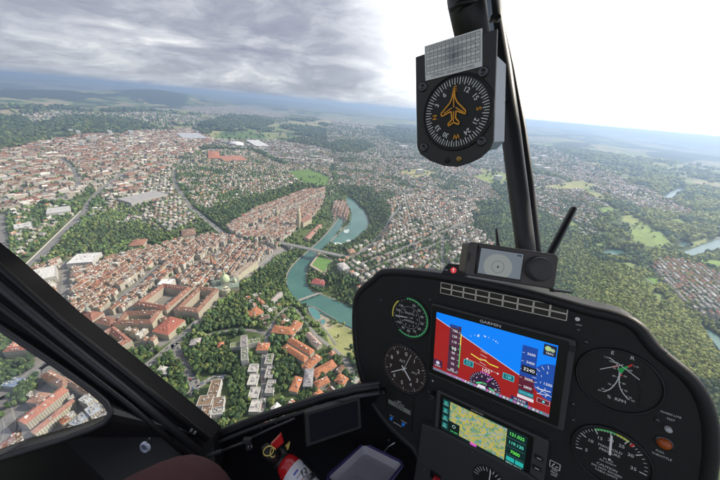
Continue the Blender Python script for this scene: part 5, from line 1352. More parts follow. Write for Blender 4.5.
# altitude tape
quad(b, [S(.765, .12), S(.875, .12), S(.875, .80), S(.765, .80)][::-1], Z + dz, (.01, .06, .35)); quad(b, [S(.765, .56), S(.875, .56), S(.875, .80), S(.765, .80)][::-1], Z + 2 * dz, (.10, .01, .03))
for k, s in enumerate(['3600', '3400', '3200', '3000', '2800']): text(b, s, .0070, *S(.832, .225 + k * .12), Z + 3 * dz, 0, WH); line(b, S(.768, .225 + k * .12), S(.785, .225 + k * .12), .0006, Z + 3 * dz, WH)
b.add([(*S(.775, .40), Z + 4 * dz), (*S(.775, .50), Z + 4 * dz), (*S(.88, .50), Z + 4 * dz), (*S(.88, .40), Z + 4 * dz)], [(0, 1, 2, 3)], 0, (.005, .005, .01)); text(b, '3240', .0095, *S(.828, .45), Z + 5 * dz, 0, WH)
quad(b, [S(.77, .765), S(.88, .765), S(.88, .83), S(.77, .83)][::-1], Z + 3 * dz, (.01, .2, .25)); text(b, '1013 HPA', .0055, *S(.825, .797), Z + 4 * dz, 0, (.2, .8, .85)); quad(b, [S(.765, .84), S(.885, .84), S(.885, .885), S(.765, .885)][::-1], Z + 3 * dz, (.75, .7, .75))
# vertical speed and traffic corner
cv_ = np.array(S(1.0, .52)); vs = [(min(cv_[0] + .034 * math.cos(t), hw), cv_[1] + .036 * math.sin(t), Z + dz) for t in np.linspace(math.pi * .5, math.pi * 1.5, 20)]; b.add(vs, [tuple(range(20))], 0, (.01, .07, .38))
for k in range(9): q = rot2(math.radians(110 + k * 18)); line(b, cv_ + q * .026, cv_ + q * .033, .0007, Z + 2 * dz, WH)
for k, s in enumerate(('2', '1', '1', '2')): text(b, s, .006, *(cv_ + rot2(math.radians(122 + k * 38)) * .020), Z + 2 * dz, 0, WH)
text(b, '1200', .007, *S(.965, .56), Z + 3 * dz, 0, WH); line(b, S(.90, .66), S(.99, .645), .0014, Z + 3 * dz, WH); line(b, S(.90, .73), S(.985, .70), .001, Z + 3 * dz, WH)
quad(b, [S(.91, .02), S(.995, .02), S(.995, .17), S(.91, .17)][::-1], Z + 2 * dz, (.01, .015, .05)); disc(b, S(.94, .075), .005, Z + 3 * dz, (.45, .6, .25), n=10); disc(b, S(.97, .085), .0035, Z + 3 * dz, (.4, .5, .3), n=8); text(b, 'TRFC', .0052, *S(.953, .14), Z + 3 * dz, 0, WH)
quad(b, [S(.905, .78), S(.995, .78), S(.995, .85), S(.905, .85)][::-1], Z + 2 * dz, (.5, .3, .35)); quad(b, [S(.91, .787), S(.99, .787), S(.99, .843), S(.91, .843)][::-1], Z + 3 * dz, (.12, .01, .02)); disc(b, S(.952, .815), .0022, Z + 4 * dz, (.1, .75, .75), n=8)
quad(b, [S(.72, .90), S(.85, .90), S(.85, .955), S(.72, .955)][::-1], Z + 2 * dz, (.02, .02, .10)); text(b, '16:34:25', .0062, *S(.785, .927), Z + 3 * dz, 0, WH)
text(b, 'MAP  FPL  PROC', .0062, *S(.24, .975), Z + 3 * dz, 0, (.8, .2, .7)); 
b.build('flight_symbols', M_SCREEN, g)
b = MB(); text(b, 'GARMIN', .0085, .0, hh + .0065, .0122, 0, (.75, .75, .75), sx=1.25, bold=.0002); b.build('maker_name', M_INK, g)
b = MB(); slab(b, rrect(hw + .0155, hh - .004, hw + .025, hh + .006, .002), .011, .0135, .0006); slab(b, rrect(-.002, -hh - .021, .018, -hh - .0145, .002), .011, .0128, .0004); b.build('card_slot', M_BLACK, g)
# --- navigator below
nq = [(445.3, 398), (530.6, 431.5), (523, 465), (442.4, 428)]
na = [xy(*p) for p in nq]; nx0 = (na[0][0] + na[3][0]) / 2; nx1 = (na[1][0] + na[2][0]) / 2; ny1 = (na[0][1] + na[1][1]) / 2; ny0 = (na[2][1] + na[3][1]) / 2
print('nav', nx0, nx1, ny0, ny1, na)
g = gauge('navigator', None, 0, None, 'lower lit navigator screen with yellow map and green digits')
b = MB(); slab(b, rrect(nx0 - .017, ny0 - .012, nx1 + .034, ny1 + .011, .005), 0, .010, .002); b.build('bezel', M_GREY, g)
b = MB(); slab(b, rrect(nx0 - .007, ny0 - .005, nx1 + .010, ny1 + .006, .003), .0098, .0106, .0003); b.build('glass_face', M_GLOSS, g)
NWd, NHt = nx1 - nx0, ny1 - ny0
def Sn(x, y): return (nx0 + x * NWd, ny1 - y * NHt)
tm = NT('chart_screen'); co = tm.n('ShaderNodeTexCoord').outputs['Object']
n1 = tm.noise(co, 95, 5, .7); n2 = tm.noise(co, 330, 3, .6); base_ = tm.ramp(n1, [(.34, (.04, .20, .14)), (.44, (.16, .32, .13)), (.51, (.46, .42, .07)), (.60, (.62, .45, .05)), (.68, (.24, .36, .22))])
vv_ = tm.n('ShaderNodeTexVoronoi', feature='DISTANCE_TO_EDGE'); vv_.inputs['Scale'].default_value = 120; tm.l(co, vv_.inputs['Vector']); ed = tm.math('LESS_THAN', vv_.outputs['Distance'], .045)
c_ = tm.mix(tm.math('MULTIPLY', ed, .8), base_, (.16, .34, .52)); dots = tm.math('GREATER_THAN', n2, .64); c_ = tm.mix(tm.math('MULTIPLY', dots, .8), c_, (.25, .30, .18)); dots2 = tm.math('LESS_THAN', n2, .33); c_ = tm.mix(tm.math('MULTIPLY', dots2, .8), c_, (.62, .22, .30)); tm.pbr((.01, .01, .01), .25, emis=c_, estr=.74)
b = MB(); quad(b, [Sn(0, 0), Sn(1, 0), Sn(1, 1), Sn(0, 1)][::-1], .0108, (.004, .02, .02)); b.build('screen', M_SCREEN, g)
b = MB(); quad(b, [Sn(.10, .03), Sn(.79, .03), Sn(.79, .93), Sn(.10, .93)][::-1], .0110, (1, 1, 1)); b.build('chart', tm.mat, g)
b = MB(); z_ = .0112
quad(b, [Sn(.10, .62), Sn(.245, .62), Sn(.245, .97), Sn(.10, .97)][::-1], z_, (.004, .012, .01)); ring(b, Sn(.17, .74), .003, .0038, 0, 6.283, z_ + .0002, (.5, .8, .7)); text(b, '2.0 NM', .0055, *Sn(.175, .91), z_ + .0002, 0, (.1, .85, .25))
for k in range(4): quad(b, [Sn(.008, .05 + k * .235), Sn(.085, .05 + k * .235), Sn(.085, .22 + k * .235), Sn(.008, .22 + k * .235)][::-1], z_, (.01, .10, .10)); text(b, ('COM', 'NAV', 'XPDR', 'MSG')[k], .0048, *Sn(.045, .18 + k * .235), z_ + .0002, 0, (.3, .75, .65)); ring(b, Sn(.045, .11 + k * .235), .0018, .0028, 0, 6.283, z_ + .0002, (.1, .7, .6))
for k, (s, cl) in enumerate((('121.025', (.15, .9, .15)), ('119.130', (.1, .7, .55)), ('7000', (.15, .95, .1)))): text(b, s, .0098, *Sn(.895, .12 + k * .24), z_, 0, cl, sx=.86, bold=.0002); line(b, Sn(.80, .235 + k * .24), Sn(.99, .235 + k * .24), .0004, z_, (.1, .3, .3))
for k in range(2): quad(b, [Sn(.81 + k * .095, .76), Sn(.895 + k * .095, .76), Sn(.895 + k * .095, .88), Sn(.81 + k * .095, .88)][::-1], z_, (.02, .42, .38))
text(b, 'MENU BACK', .0052, *Sn(.895, .94), z_, 0, (.5, .85, .75)); quad(b, [Sn(.39, .93), Sn(.47, .93), Sn(.47, 1), Sn(.39, 1)][::-1], z_, (.7, .1, .6)); disc(b, Sn(.38, .38), .002, z_, (.1, .1, .1), n=6)
for (p, q) in (((.12, .5), (.45, .2)), ((.45, .2), (.78, .55)), ((.3, .9), (.6, .4)), ((.6, .4), (.78, .2))): line(b, Sn(*p), Sn(*q), .0007, z_ - .0001, (.2, .4, .7))
b.build('digits', M_SCREEN, g)
b = MB(); text(b, 'GARMIN', .0045, (nx0 + nx1) / 2 - .01, ny1 + .0028, .0109, 0, (.7, .65, .5), sx=1.5); b.build('maker_name', M_INK, g)
for (px, py) in ((539.5, 454), (537.5, 464)):
    b = MB(); q = xy(px, py); slab(b, rrect(q[0] - .0075, q[1] - .004, q[0] + .0075, q[1] + .004, .002), .0095, .0125, .0006); b.build('button', M_BLACK, g)
    b = MB(); line(b, (q[0] - .003, q[1]), (q[0] + .004, q[1]), .0013, .0128, W8); b.build('marking', M_INK, g)
for (px, py, rr) in ((532, 480, .010), (434.5, 393, .006)):
    b = MB(); q = xy(px, py); lathe(b, (*q, .006), [(rr, 0), (rr, .012), (rr * .9, .014), (rr * .62, .0145), (rr * .62, .022), (rr * .5, .024), (.0001, .024)], 24); b.build('knob', M_BLACK, g)
q = xy(432.8, 380.8); b = MB(); ring(b, q, .0012, .0022, 0, 6.283, .0006, W8); b.build('marking', M_INK, panel); b = MB(); q = xy(577.5, 319); disc(b, q, .0035, .0012, (.8, .8, .78), n=14); b.build('light_sensor', M_INK, panel)
for s, px, py, sz in (('LIGHT', 579, 325, .0032), ('WARN LITE', 670.5, 414.5, .0042), ('TEST', 670.5, 419.5, .0042), ('FULL', 660, 451.5, .0044), ('THROTTLE', 661.5, 456.3, .0044)): b = MB(); text(b, s, sz, *xy(px, py), .0006, 0, W8); b.build('lettering', M_INK, panel)
# annunciator row: nine columns of two framed windows
g = gauge('annunciator_row', None, 0, None, 'row of eighteen dark warning windows with pale frames')
TL, TR_, BR_, BL_ = [xy(*p) for p in ((440.8, 282), (568.5, 307), (567, 320.6), (440.4, 293))]
b = MB(); bk = MB(); ax0 = (TL[0] + BL_[0]) / 2; ax1 = (TR_[0] + BR_[0]) / 2; at_ = (TL[1] + TR_[1]) / 2; ab = (BL_[1] + BR_[1]) / 2; cw = (ax1 - ax0) / 9; ch = (at_ - ab) / 2
print('annun', ax0, ax1, at_, ab)
sl_ = (TR_[1] - TL[1]) / (ax1 - ax0)
for i in range(9):
    for j in range(2):
        xa, xb = ax0 + i * cw + .0008, ax0 + (i + 1) * cw - .0008; oy = sl_ * (xa - (ax0 + ax1) / 2); ya, yb = ab + j * ch + .0006 + oy, ab + (j + 1) * ch - .0006 + oy
        slab(bk, rrect(xa, ya, xb, yb, .0008, 2), 0, .0012, .0003)
        for (p, q) in (((xa, ya), (xb, ya)), ((xb, ya), (xb, yb)), ((xb, yb), (xa, yb)), ((xa, yb), (xa, ya))): line(b, p, q, .0013, .0014, (.72, .66, .58))
bk.build('window', plain('dark_window', (.03, .025, .02), .3, scale=50), g); b.build('frame', M_INK, g)
# rpm gauge
c, r = G(617, 380.5, 617.5, 410)
print('rpm r', r)
g = gauge('rotor_tachometer', c, r, M_DIAL, 'large dual tachometer with crossing white needles')
bezel_lathe(c, r, .004, .0045, 64).build('bezel', M_BLACK, g)
b = MB(); disc(b, c, r, .0008, (1, 1, 1), n=64); b.build('dial', M_DIAL, g)
b = MB()
def arcpx(pts, w_, z, col):
    P = [np.array(p, float) for p in pts]
    for _ in range(3): P = [P[0]] + [q for a, d in zip(P[:-1], P[1:]) for q in (a * .75 + d * .25, a * .25 + d * .75)] + [P[-1]]
    for a, d in zip(P[:-1], P[1:]): line(b, xy(*a), xy(*d), w_, z, col)
    return P
def Rp(x, y): return (570 + x / 5.65, 335 + y / 5.65)
L1 = arcpx([Rp(*p) for p in ((192, 318), (228, 305), (262, 268), (280, 225), (275, 180), (255, 150), (222, 126))], .0013, .0012, W8)
L2 = arcpx([Rp(*p) for p in ((328, 362), (292, 320), (275, 275), (280, 225), (305, 190), (352, 165))], .0013, .0012, W8)
for i, s in enumerate(('50', '60', '70', '80', '90', '100', '110')):
    t = i / 6; p = L1[int(t * (len(L1) - 1) * .92)]; p2 = L2[int(t * (len(L2) - 1) * .92)]
    line(b, xy(p[0] - 2.0, p[1] - .6), xy(*p), .0009, .0012, W8); text(b, s, .0040, *xy(p[0] - 4.6, p[1] - 1.4), .0012, 0, W8)
    line(b, xy(p2[0] + 2.0, p2[1] + .4), xy(*p2), .0009, .0012, W8); text(b, s, .0040, *xy(p2[0] + 4.8, p2[1] + 1.6), .0012, 0, W8)
text(b, 'E', .0088, *xy(*Rp(240, 100)), .0012, 0, W8); text(b, 'R', .0088, *xy(*Rp(352, 130)), .0012, 0, W8); text(b, '%  RPM', .0075, *xy(*Rp(262, 362)), .0012, 0, W8)
line(b, xy(*Rp(275, 195)), xy(*Rp(325, 178)), .0036, .0014, (.03, .55, .12)); line(b, xy(*Rp(283, 208)), xy(*Rp(300, 185)), .0050, .0015, (.03, .55, .12)); line(b, xy(*Rp(238, 178)), xy(*Rp(272, 172)), .0028, .0014, (.75, .05, .03)); line(b, xy(*Rp(328, 178)), xy(*Rp(352, 166)), .0028, .0014, (.75, .05, .03)); line(b, xy(*Rp(283, 225)), xy(*Rp(297, 228)), .0022, .0014, (.75, .05, .03))
b.build('markings', M_INK, g)
for nm, A_p, B_p in (('engine_needle', (170, 190), (300, 165)), ('rotor_needle', (392, 250), (262, 150))): b = MB(); line(b, xy(*Rp(*A_p)), xy(*Rp(*B_p)), .0012, .0022, W8); b.build(nm, M_INK, g)
b = MB(); arc_ = [xy(*Rp(*p)) for p in ((425, 140), (420, 235), (380, 268), (398, 320), (385, 410))]
for a_1, a_2 in zip(arc_[:-1], arc_[1:]): line(b, a_1, a_2, .0022, .0013, (.002, .002, .002))
b.build('reflection_edge', M_GLOSS, g)  # jagged edge of a reflection on the dial, drawn as dark lines
# manifold pressure gauge
c, r = G(609.5, 456, 649.5, 462); print('map r', r)
g = gauge('manifold_gauge', c, r, M_DIAL, 'round manifold pressure gauge with green and yellow arc')
bezel_lathe(c, r, .0035, .0045, 64).build('bezel', M_BLACK, g)
b = MB(); disc(b, c, r, .0008, (1, 1, 1), n=64); b.build('dial', M_DIAL, g)
def Mp(x, y): return (560 + x / 4.5, 410 + y / 4.5)
marks = {5: (68, 165), 10: (85, 95), 15: (143, 58), 20: (232, 62), 25: (325, 122), 30: (368, 200), 35: (355, 275)}
am = {k: math.atan2(*(xy(*Mp(*v)) - c)[::-1]) for k, v in marks.items()}
ks = sorted(am); av = []
for k in ks:
    a = am[k]
    while av and a > av[-1]: a -= 2 * math.pi
    av.append(a)
print('map angles', [round(math.degrees(a)) for a in av])
fa = lambda v: float(np.interp(v, ks, av))
b = MB()
ring(b, c, r * .86, r * .93, fa(15), fa(21.5), .0012, (.08, .6, .12)); ring(b, c, r * .86, r * .93, fa(21.5), fa(25.4), .0012, (.7, .8, .08)); ring(b, c, r * .80, r * .94, fa(26.2), fa(26.9), .0014, (.8, .05, .04))
for v in range(5, 36):
    q = rot2(fa(v)); line(b, c + q * r * (.74 if v % 5 == 0 else .84), c + q * r * .92, .0015 if v % 5 == 0 else .0008, .0013, W8)
    if v % 5 == 0: text(b, str(v), r * .16, *(c + q * r * (.60 if v > 9 else .62)), .0013, 0, W8)
for s, dy, sz in (('MANIFOLD', .28, .125), ('PRESSURE', .14, .125), ('IN. HG', -.16, .085), ('ALL FLIGHT', -.26, .085), ('CAUTION', -.44, .12), ('DO NOT EXCEED', -.57, .10), ('TABLE LIMITS', -.69, .10)): text(b, s, r * sz, c[0] - r * .02, c[1] + r * dy, .0013, 0, W8)
b.build('markings', M_INK, g)
b = MB(); q = rot2(fa(20.2)); line(b, c - q * r * .12, c + q * r * .80, .0030, .0024, (.9, .9, .88)); disc(b, c, r * .07, .0026, (.02, .02, .02)); b.build('needle', M_INK, g)
# warning lamp, test button, placard
q = xy(*Mp(468, 148)); g = gauge('throttle_lamp', None, 0, None, 'orange full throttle lamp'); b = MB(); lathe(b, (*q, 0), [(.0085, 0), (.0085, .003), (.007, .006), (.004, .008), (.0001, .0085)], 20); b.build('lens', plain('orange_lens', (.42, .09, .015), .25, scale=30), g)
b = MB(); lathe(b, (*q, 0), [(.0105, 0), (.0105, .002), (.0086, .0022)], 20); b.build('ring', M_SCREW, g)
q = xy(*Mp(486, 83)); b = MB(); lathe(b, (*q, 0), [(.0042, 0), (.0042, .005), (.003, .0065), (.0001, .0065)], 14); b.build('test_button', plain('white_plastic', (.55, .55, .55), .4, scale=50), panel)
b = MB(); pc = xy(554.5, 468); ww, h2 = .0078, .0065; cy_ = pc[1] + .006
for (p, q) in (((-ww, -h2), (ww, -h2)), ((ww, -h2), (ww, h2)), ((ww, h2), (-ww, h2)), ((-ww, h2), (-ww, -h2))): line(b, (pc[0] + p[0], cy_ + p[1]), (pc[0] + q[0], cy_ + q[1]), .0011, .0006, W8)
line(b, (pc[0] - .004, cy_ - .004), (pc[0] - .001, cy_ + .003), .0015, .0006, W8); line(b, (pc[0] + .001, cy_ - .003), (pc[0] + .005, cy_ - .001), .0015, .0006, W8)
for k, s in enumerate(('ON', 'MAX', 'OFF')): text(b, s, .0055, pc[0] + .0005, cy_ - .0105 - k * .0055, .0006, 0, W8)
b.build('placard', M_INK, panel)
# lower console with the top of another gauge and a red guarded switch
g = gauge('lower_console', None, 0, None, 'protruding grey console below the screens')
cp = [(421.5, 424), (441, 431), (470, 446), (500, 461), (530, 476), (560, 500), (560, 640), (380, 640), (406, 520), (415, 470)]
L_ = [xy(*p, .016) for p in cp]; b = MB(); slab(b, L_, -.002, .016, .004); b.build('console_face', plain('console_paint', (.030, .031, .034), .6, scale=40, bump=.0001), g)
cc2 = xy(489, 482, .017); rr2 = np.linalg.norm(xy(474, 480, .017) - cc2)
b = MB(); disc(b, cc2, rr2, .0166, (1, 1, 1)); b.build('dial', M_DIAL, g)
b = MB()
for k in range(12): q = rot2(math.radians(20 + k * 14)); line(b, cc2 + q * rr2 * .66, cc2 + q * rr2 * .92, .0010, .0169, W8)
line(b, cc2, cc2 + rot2(math.radians(88)) * rr2 * .8, .0018, .0172, W8); b.build('markings', M_INK, g)
q = xy(436, 476, .017); b = MB(); slab(b, rrect(q[0] - .014, q[1] - .012, q[0] + .012, q[1] + .008, .002), .016, .0185, .0006); b.build('switch_plate', M_GLOSS, g)
b = MB(); slab(b, rrect(q[0] - .004, q[1] - .014, q[0] + .012, q[1] + .001, .003), .0185, .028, .002); b.build('switch_guard', plain('red_guard', (.45, .02, .03), .35, scale=30), g)
b = MB(); screw(b, xy(424, 469, .016), .003, .016); screw(b, xy(472, 452, .016), .003, .016); b.build('screw', M_SCREW, g)
# --- traffic display standing on the panel hood
fw_, fh_ = .118, .047
O_, U2, V2, N2 = solve_plane([(470, 242), (559.5, 253.5), (554.8, 291), (463.5, 274.5)], fw_, fh_)
FP = Plane(O_ + U2 * fw_ / 2 + V2 * fh_ / 2, U2, V2, N2)
tr = rooted('traffic_display', FP, 'dark bronze box with small round radar screen and big knob on the panel hood', 'traffic display')
mbr = plain('bronze_case', (.075, .066, .064), .42, metal=.35, spec=.5, scale=60, bump=.00005)
b = MB(); slab(b, rrect(-fw_ / 2, -fh_ / 2, fw_ / 2, fh_ / 2, .006), -.032, 0, .0025); b.build('case', mbr, tr)
b = MB(); a, d = FP.xy(480.5, 247), FP.xy(519, 281); slab(b, rrect(a[0] - .001, d[1] - .001, d[0] + .002, a[1] + .001, .0015), -.001, .0005, 0); b.build('screen_frame', M_BLACK, tr)
b = MB(); sx0, sy0, sx1, sy1 = a[0] + .001, d[1] + .002, d[0] + .0005, a[1] - .001; quad(b, [(sx0, sy0), (sx1, sy0), (sx1, sy1), (sx0, sy1)], .0008, (.13, .155, .18)); cc3 = FP.xy(497.6, 266.8); rm = min(cc3[1] - sy0, sy1 - cc3[1]) * 1.12
vs = [(min(max(cc3[0] + rm * 1.35 * math.cos(t), sx0), sx1), min(max(cc3[1] + rm * 1.25 * math.sin(t), sy0), sy1), .0009) for t in np.linspace(0, 6.2, 40)]; b.add(vs, [tuple(range(40))], 0, (.21, .235, .225))
ring(b, cc3, rm * .56, rm * .60, 0, 6.283, .0011, (.06, .07, .07)); ring(b, cc3, rm * .03, rm * .10, 0, 6.283, .0011, (.02, .02, .02)); line(b, cc3 + np.array([0, -.002]), cc3 + np.array([0, .0015]), .0008, .0012, (.02, .02, .02)); quad(b, [(sx1 - .008, sy1 - .004), (sx1 - .002, sy1 - .004), (sx1 - .002, sy1 - .0015), (sx1 - .008, sy1 - .0015)], .0011, (.03, .04, .06)); b.build('screen', M_SCREEN, tr)
kc = FP.xy(537.7, 268.8); kr = np.linalg.norm(FP.xy(550.2, 270) - kc); b = MB(); lathe(b, (*kc, 0), [(kr * 1.05, 0), (kr * 1.05, .001), (kr, .0015), (kr, .008), (kr * .93, .0105), (kr * .8, .0112), (.0001, .0112)], 40); b.build('knob', plain('knob_rubber', (.05, .05, .05), .55, scale=60, bump=.0001), tr)
b = MB(); q = FP.xy(469.5, 257); slab(b, rrect(q[0] - .0022, q[1] - .006, q[0] + .001, q[1] + .006, .001), 0, .0006, 0); b.build('slot', M_GLOSS, tr)
b = MB(); b.tube([(-fw_ / 2 + .014, -fh_ / 2 + .004, .0006), (-fw_ / 2 + .013, fh_ / 2 - .003, .0006)], .0009, 6); b.build('seam', M_BLACK, tr)
def antenna(name, A, B, r0, r1, lb, blunt=True):
    root = bpy.data.objects.new(name, None); COL.objects.link(root); root.location = Vector(A); tag(root, lb, 'antenna')
    b = MB(); B = np.array(B) - np.array(A); b.tube([(0, 0, 0), B * .1, B * .96, B], [r0, r0, r1, r1 * .6], 14); b.build('rod', M_BLACK, root)
    b = MB(); b.tube([-B * .10, B * .06], r0 * 1.3, 14); b.build('base', M_BLACK, root)
antenna('antenna', cam_pt(547, 260, .47), cam_pt(574.5, 207, .50), .0062, .0058, 'thick black rod antenna leaning right behind the small traffic display')
antenna('antenna', cam_pt(498, 245, .52), cam_pt(496.5, 228.5, .54), .003, .0026, 'short black antenna stub behind the left part of the traffic display')
antenna('antenna', cam_pt(553, 290, .43), cam_pt(572, 292.3, .44), .0024, .0020, 'thin black lead sticking out right under the traffic display')
# little warning lamp box left of it
O_, U3, V3, N3 = solve_plane([(441, 270), (446, 263), (466, 264.5), (466, 275.5)][::1] if False else [(442, 263), (466, 265), (465, 276), (441, 273)], .040, .018)
LP_ = Plane(O_ + U3 * .02 + V3 * .009, U3, V3, N3)
wl = rooted('master_warning_box', LP_, 'small black wedge with a red lit symbol left of the traffic display', 'warning light')
b = MB(); slab(b, [(-.020, -.010), (.020, -.010), (.020, .009), (-.010, .009)], -.018, 0, .001); b.build('case', M_PANEL, wl)
b = MB(); q = LP_.xy(453.5, 270.3); disc(b, q, .0052, .0004, (.55, .03, .04), n=20); line(b, q + np.array([0, -.003]), q + np.array([0, .0035]), .0012, .0007, (.9, .55, .5)); line(b, q + np.array([-.002, .0015]), q + np.array([.002, .0015]), .001, .0007, (.9, .55, .5)); b.build('symbol', M_SCREEN, wl)
b = MB(); line(b, LP_.xy(445, 270), LP_.xy(448, 270), .0012, .0006, (.5, .5, .5)); b.build('marking', M_INK, wl)
# --- magnetic compass ------------------------------------------------------------
O_, U4, V4, N4 = solve_plane([(423, 87), (483, 72), (481.5, 141), (424, 147)], .0629, .0629)
CP_ = Plane(O_ + U4 * .03145 + V4 * .03145, U4, V4, N4); cx = CP_.xy
cm = rooted('magnetic_compass', CP_, 'black compass with white dial ring and orange aircraft symbol on the centre post', 'compass')
mpl = plain('compass_black', (.032, .032, .032), .5, scale=60, bump=.0001)
op = [(415.5, 57), (497, 28.5), (496, 60), (493.5, 140), (490, 149), (480, 158), (470, 163), (457, 167), (444, 166), (430, 161), (420, 154), (417, 147), (416, 100)]
b = MB(); slab(b, [tuple(cx(*p)) for p in op], -.004, 0, .0008); b.build('face_plate', mpl, cm)
b = MB(); bx_ = [tuple(cx(*p)) for p in ((424, 66), (493, 52), (492, 142), (484, 151), (432, 154), (424, 147))]; slab(b, bx_, -.058, -.0042, .003); b.build('housing', plain('housing_grey', (.27, .33, .44), .5, scale=40, bump=.0001), cm)
c = cx(456.0, 113.3); r = np.linalg.norm(cx(456.3, 148.5) - c)
bezel_lathe(c, r, .0022, .0025, 64).build('bezel', M_BLACK, cm)
b = MB(); disc(b, c, r, .0007, (1, 1, 1), n=64); b.build('dial', M_DIAL, cm)
b = MB(); rE = math.atan2(*(cx(455.5, 90) - c)[::-1]); OG = (.85, .36, .02)
for k in range(72):
    q = rot2(rE + k * math.pi / 36); line(b, c + q * r * (.76 if k % 2 == 0 else .80), c + q * r * .94, .00085 if k % 2 == 0 else .0006, .0011, W8)
for k, s in enumerate(('E', '12', '15', 'S', '21', '24', 'W', '30', '33', 'N', '3', '6')):
    a = rE - k * math.pi / 6; q = rot2(a); text(b, s, r * (.19 if s not in 'ESWN' else .20), *(c + q * r * .645), .0012, a - math.pi / 2, OG if s in 'ESWN' else W8, bold=.0002)
b.build('card', M_INK, cm)
b = MB()
def cpx(x, y): return cx(400 + x / 4.0, 60 + y / 4.0)
air = [(220, 112), (224, 150), (232, 168), (266, 203), (264, 216), (228, 203), (226, 232), (240, 248), (238, 258), (218, 250), (198, 264), (196, 256), (212, 238), (208, 206), (172, 226), (168, 216), (204, 172), (212, 152)]
for p, q in zip(air, air[1:] + air[:1]): line(b, cpx(*p), cpx(*q), .0014, .0030, OG)
for p, q in (((218, 116), (219, 190)), ((218, 205), (218, 248)), ((180, 214), (212, 192)), ((226, 190), (258, 208))): line(b, cpx(*p), cpx(*q), .0010, .0030, OG)
b.build('aircraft_symbol', M_INK, cm)
for p in ((423, 87), (483.3, 72), (481.5, 141), (424, 147.3)):
    b = MB(); lathe(b, (*cx(*p), 0), [(.0050, 0), (.0050, .0012), (.0042, .0018), (.0018, .0019), (.0017, .0008), (.0001, .0008)], 14); b.build('screw', M_SCREW, cm)
for p, mt in (((447.5, 160), M_GLOSS), ((459, 159), plain('brass', (.35, .22, .08), .35, metal=.8, scale=80))):
    b = MB(); lathe(b, (*cx(*p), 0), [(.0032, 0), (.0032, .0008), (.0026, .0014), (.0001, .0008)], 14); b.build('adjuster', mt, cm)
# correction card
q4 = [cx(*p) for p in ((425, 46.5), (482.5, 28.5), (482.5, 66.5), (426, 81))]; uu = (q4[1] - q4[0]); vv = (q4[3] - q4[0])
def K(u, v): return q4[0] * (1 - u) * (1 - v) + q4[1] * u * (1 - v) + q4[2] * u * v + q4[3] * (1 - u) * v
b = MB(); b.add([(*K(0, 0), .0014), (*K(1, 0), .0014), (*K(1, 1), .0014), (*K(0, 1), .0014), (*K(0, 0), .0002), (*K(1, 0), .0002), (*K(1, 1), .0002), (*K(0, 1), .0002)], [(3, 2, 1, 0), (0, 1, 5, 4), (1, 2, 6, 5), (2, 3, 7, 6), (3, 0, 4, 7)]); tcd = NT('card_paper'); co = tcd.n('ShaderNodeTexCoord').outputs['Object']
sm = K(.53, .46); dd = tcd.vmath('DISTANCE', co, (sm[0], sm[1], .0014), out=1); nn_ = tcd.noise(co, 160, 3, .7); fa_ = tcd.math('SUBTRACT', 1, tcd.math('DIVIDE', dd, .0125), clamp=True); fa_ = tcd.math('MULTIPLY', tcd.math('MULTIPLY_ADD', nn_, 1.4, .1), fa_, clamp=True)
tcd.pbr(tcd.mix(fa_, (.88, .88, .87), (.20, .22, .30)), .5); b.build('card_sheet', tcd.mat, cm)
b = MB(); DK = (.10, .10, .11)
for j in range(9): line(b, K(.03, .05 + j * .098), K(.97, .05 + j * .098), .00035, .0016, DK)
for i in range(14): line(b, K(.03 + i * .0723, .05), K(.03 + i * .0723, .83), .00035, .0016, DK)
rt_ = math.atan2(*(q4[1] - q4[0])[::-1])
for j in range(0, 8, 2):
    for i in range(13): text(b, str((i * 30 + 15 * (j // 2)) % 360), .0022, *K(.066 + i * .0723, .10 + j * .098), .0016, rt_, DK)
text(b, 'COMPASS  DEVIATION  CARD', .0033, *K(.5, .92), .0016, rt_, (.15, .15, .17)); b.build('card_print', M_INK, cm)

# ================================================================== airframe of the helicopter
cab = bpy.data.objects.new('helicopter_cabin', None); COL.objects.link(cab); tag(cab, 'dark helicopter cabin with black door frame, centre post, sill and bubble windscreen', 'helicopter')
M_FRAME = plain('frame_paint', (.017, .017, .0195), .42, spec=.45, scale=12, bump=.0001)
M_FRAME2 = plain('frame_grey', (.036, .037, .042), .45, spec=.5, scale=12, bump=.0001)
M_CARPET = plain('cabin_carpet', (.010, .010, .012), .95, spec=.1, scale=80, bump=.0008)
M_POST = plain('post_paint', (.022, .023, .027), .42, spec=.5, scale=15)
def cpoly(mb, pts, thick, m=0):
    """outline given as (px, py, distance) turned into a solid shell with real thickness"""
    f_ = [cam_pt(*p) for p in pts]; c_ = np.mean(f_, 0); back = [p + FW * thick for p in f_]; n = len(pts)
    mb.add(f_ + back, [tuple(range(n)), tuple(range(2 * n - 1, n - 1, -1))] + [(i, n + i, n + (i + 1) % n, (i + 1) % n) for i in range(n)], m)
# centre post
b = MB(); PC = [(488, -40, .86, 6.5), (495, 20, .84, 7), (503, 70, .82, 8), (510.5, 130, .80, 8.8), (517.5, 185, .78, 9), (524, 235, .76, 8.8), (528.5, 275, .74, 8.8)]
b.tube([cam_pt(*p[:3]) for p in PC], [p[3] * p[2] / F for p in PC], 16, flat=1); b.build('centre_post', M_POST, cab)
b = MB(); b.tube([cam_pt(p[0] + dx, p[1], p[2] + .03) for p, dx in zip(PC, (5, 5.5, 8.5, 12, 12.5, 11.6, 11))], [w * .8 / F for w in (3, 3, 3.4, 3.8, 3.8, 3.6, 3.6)], 10); b.build('post_edge_trim', M_FRAME, cab)
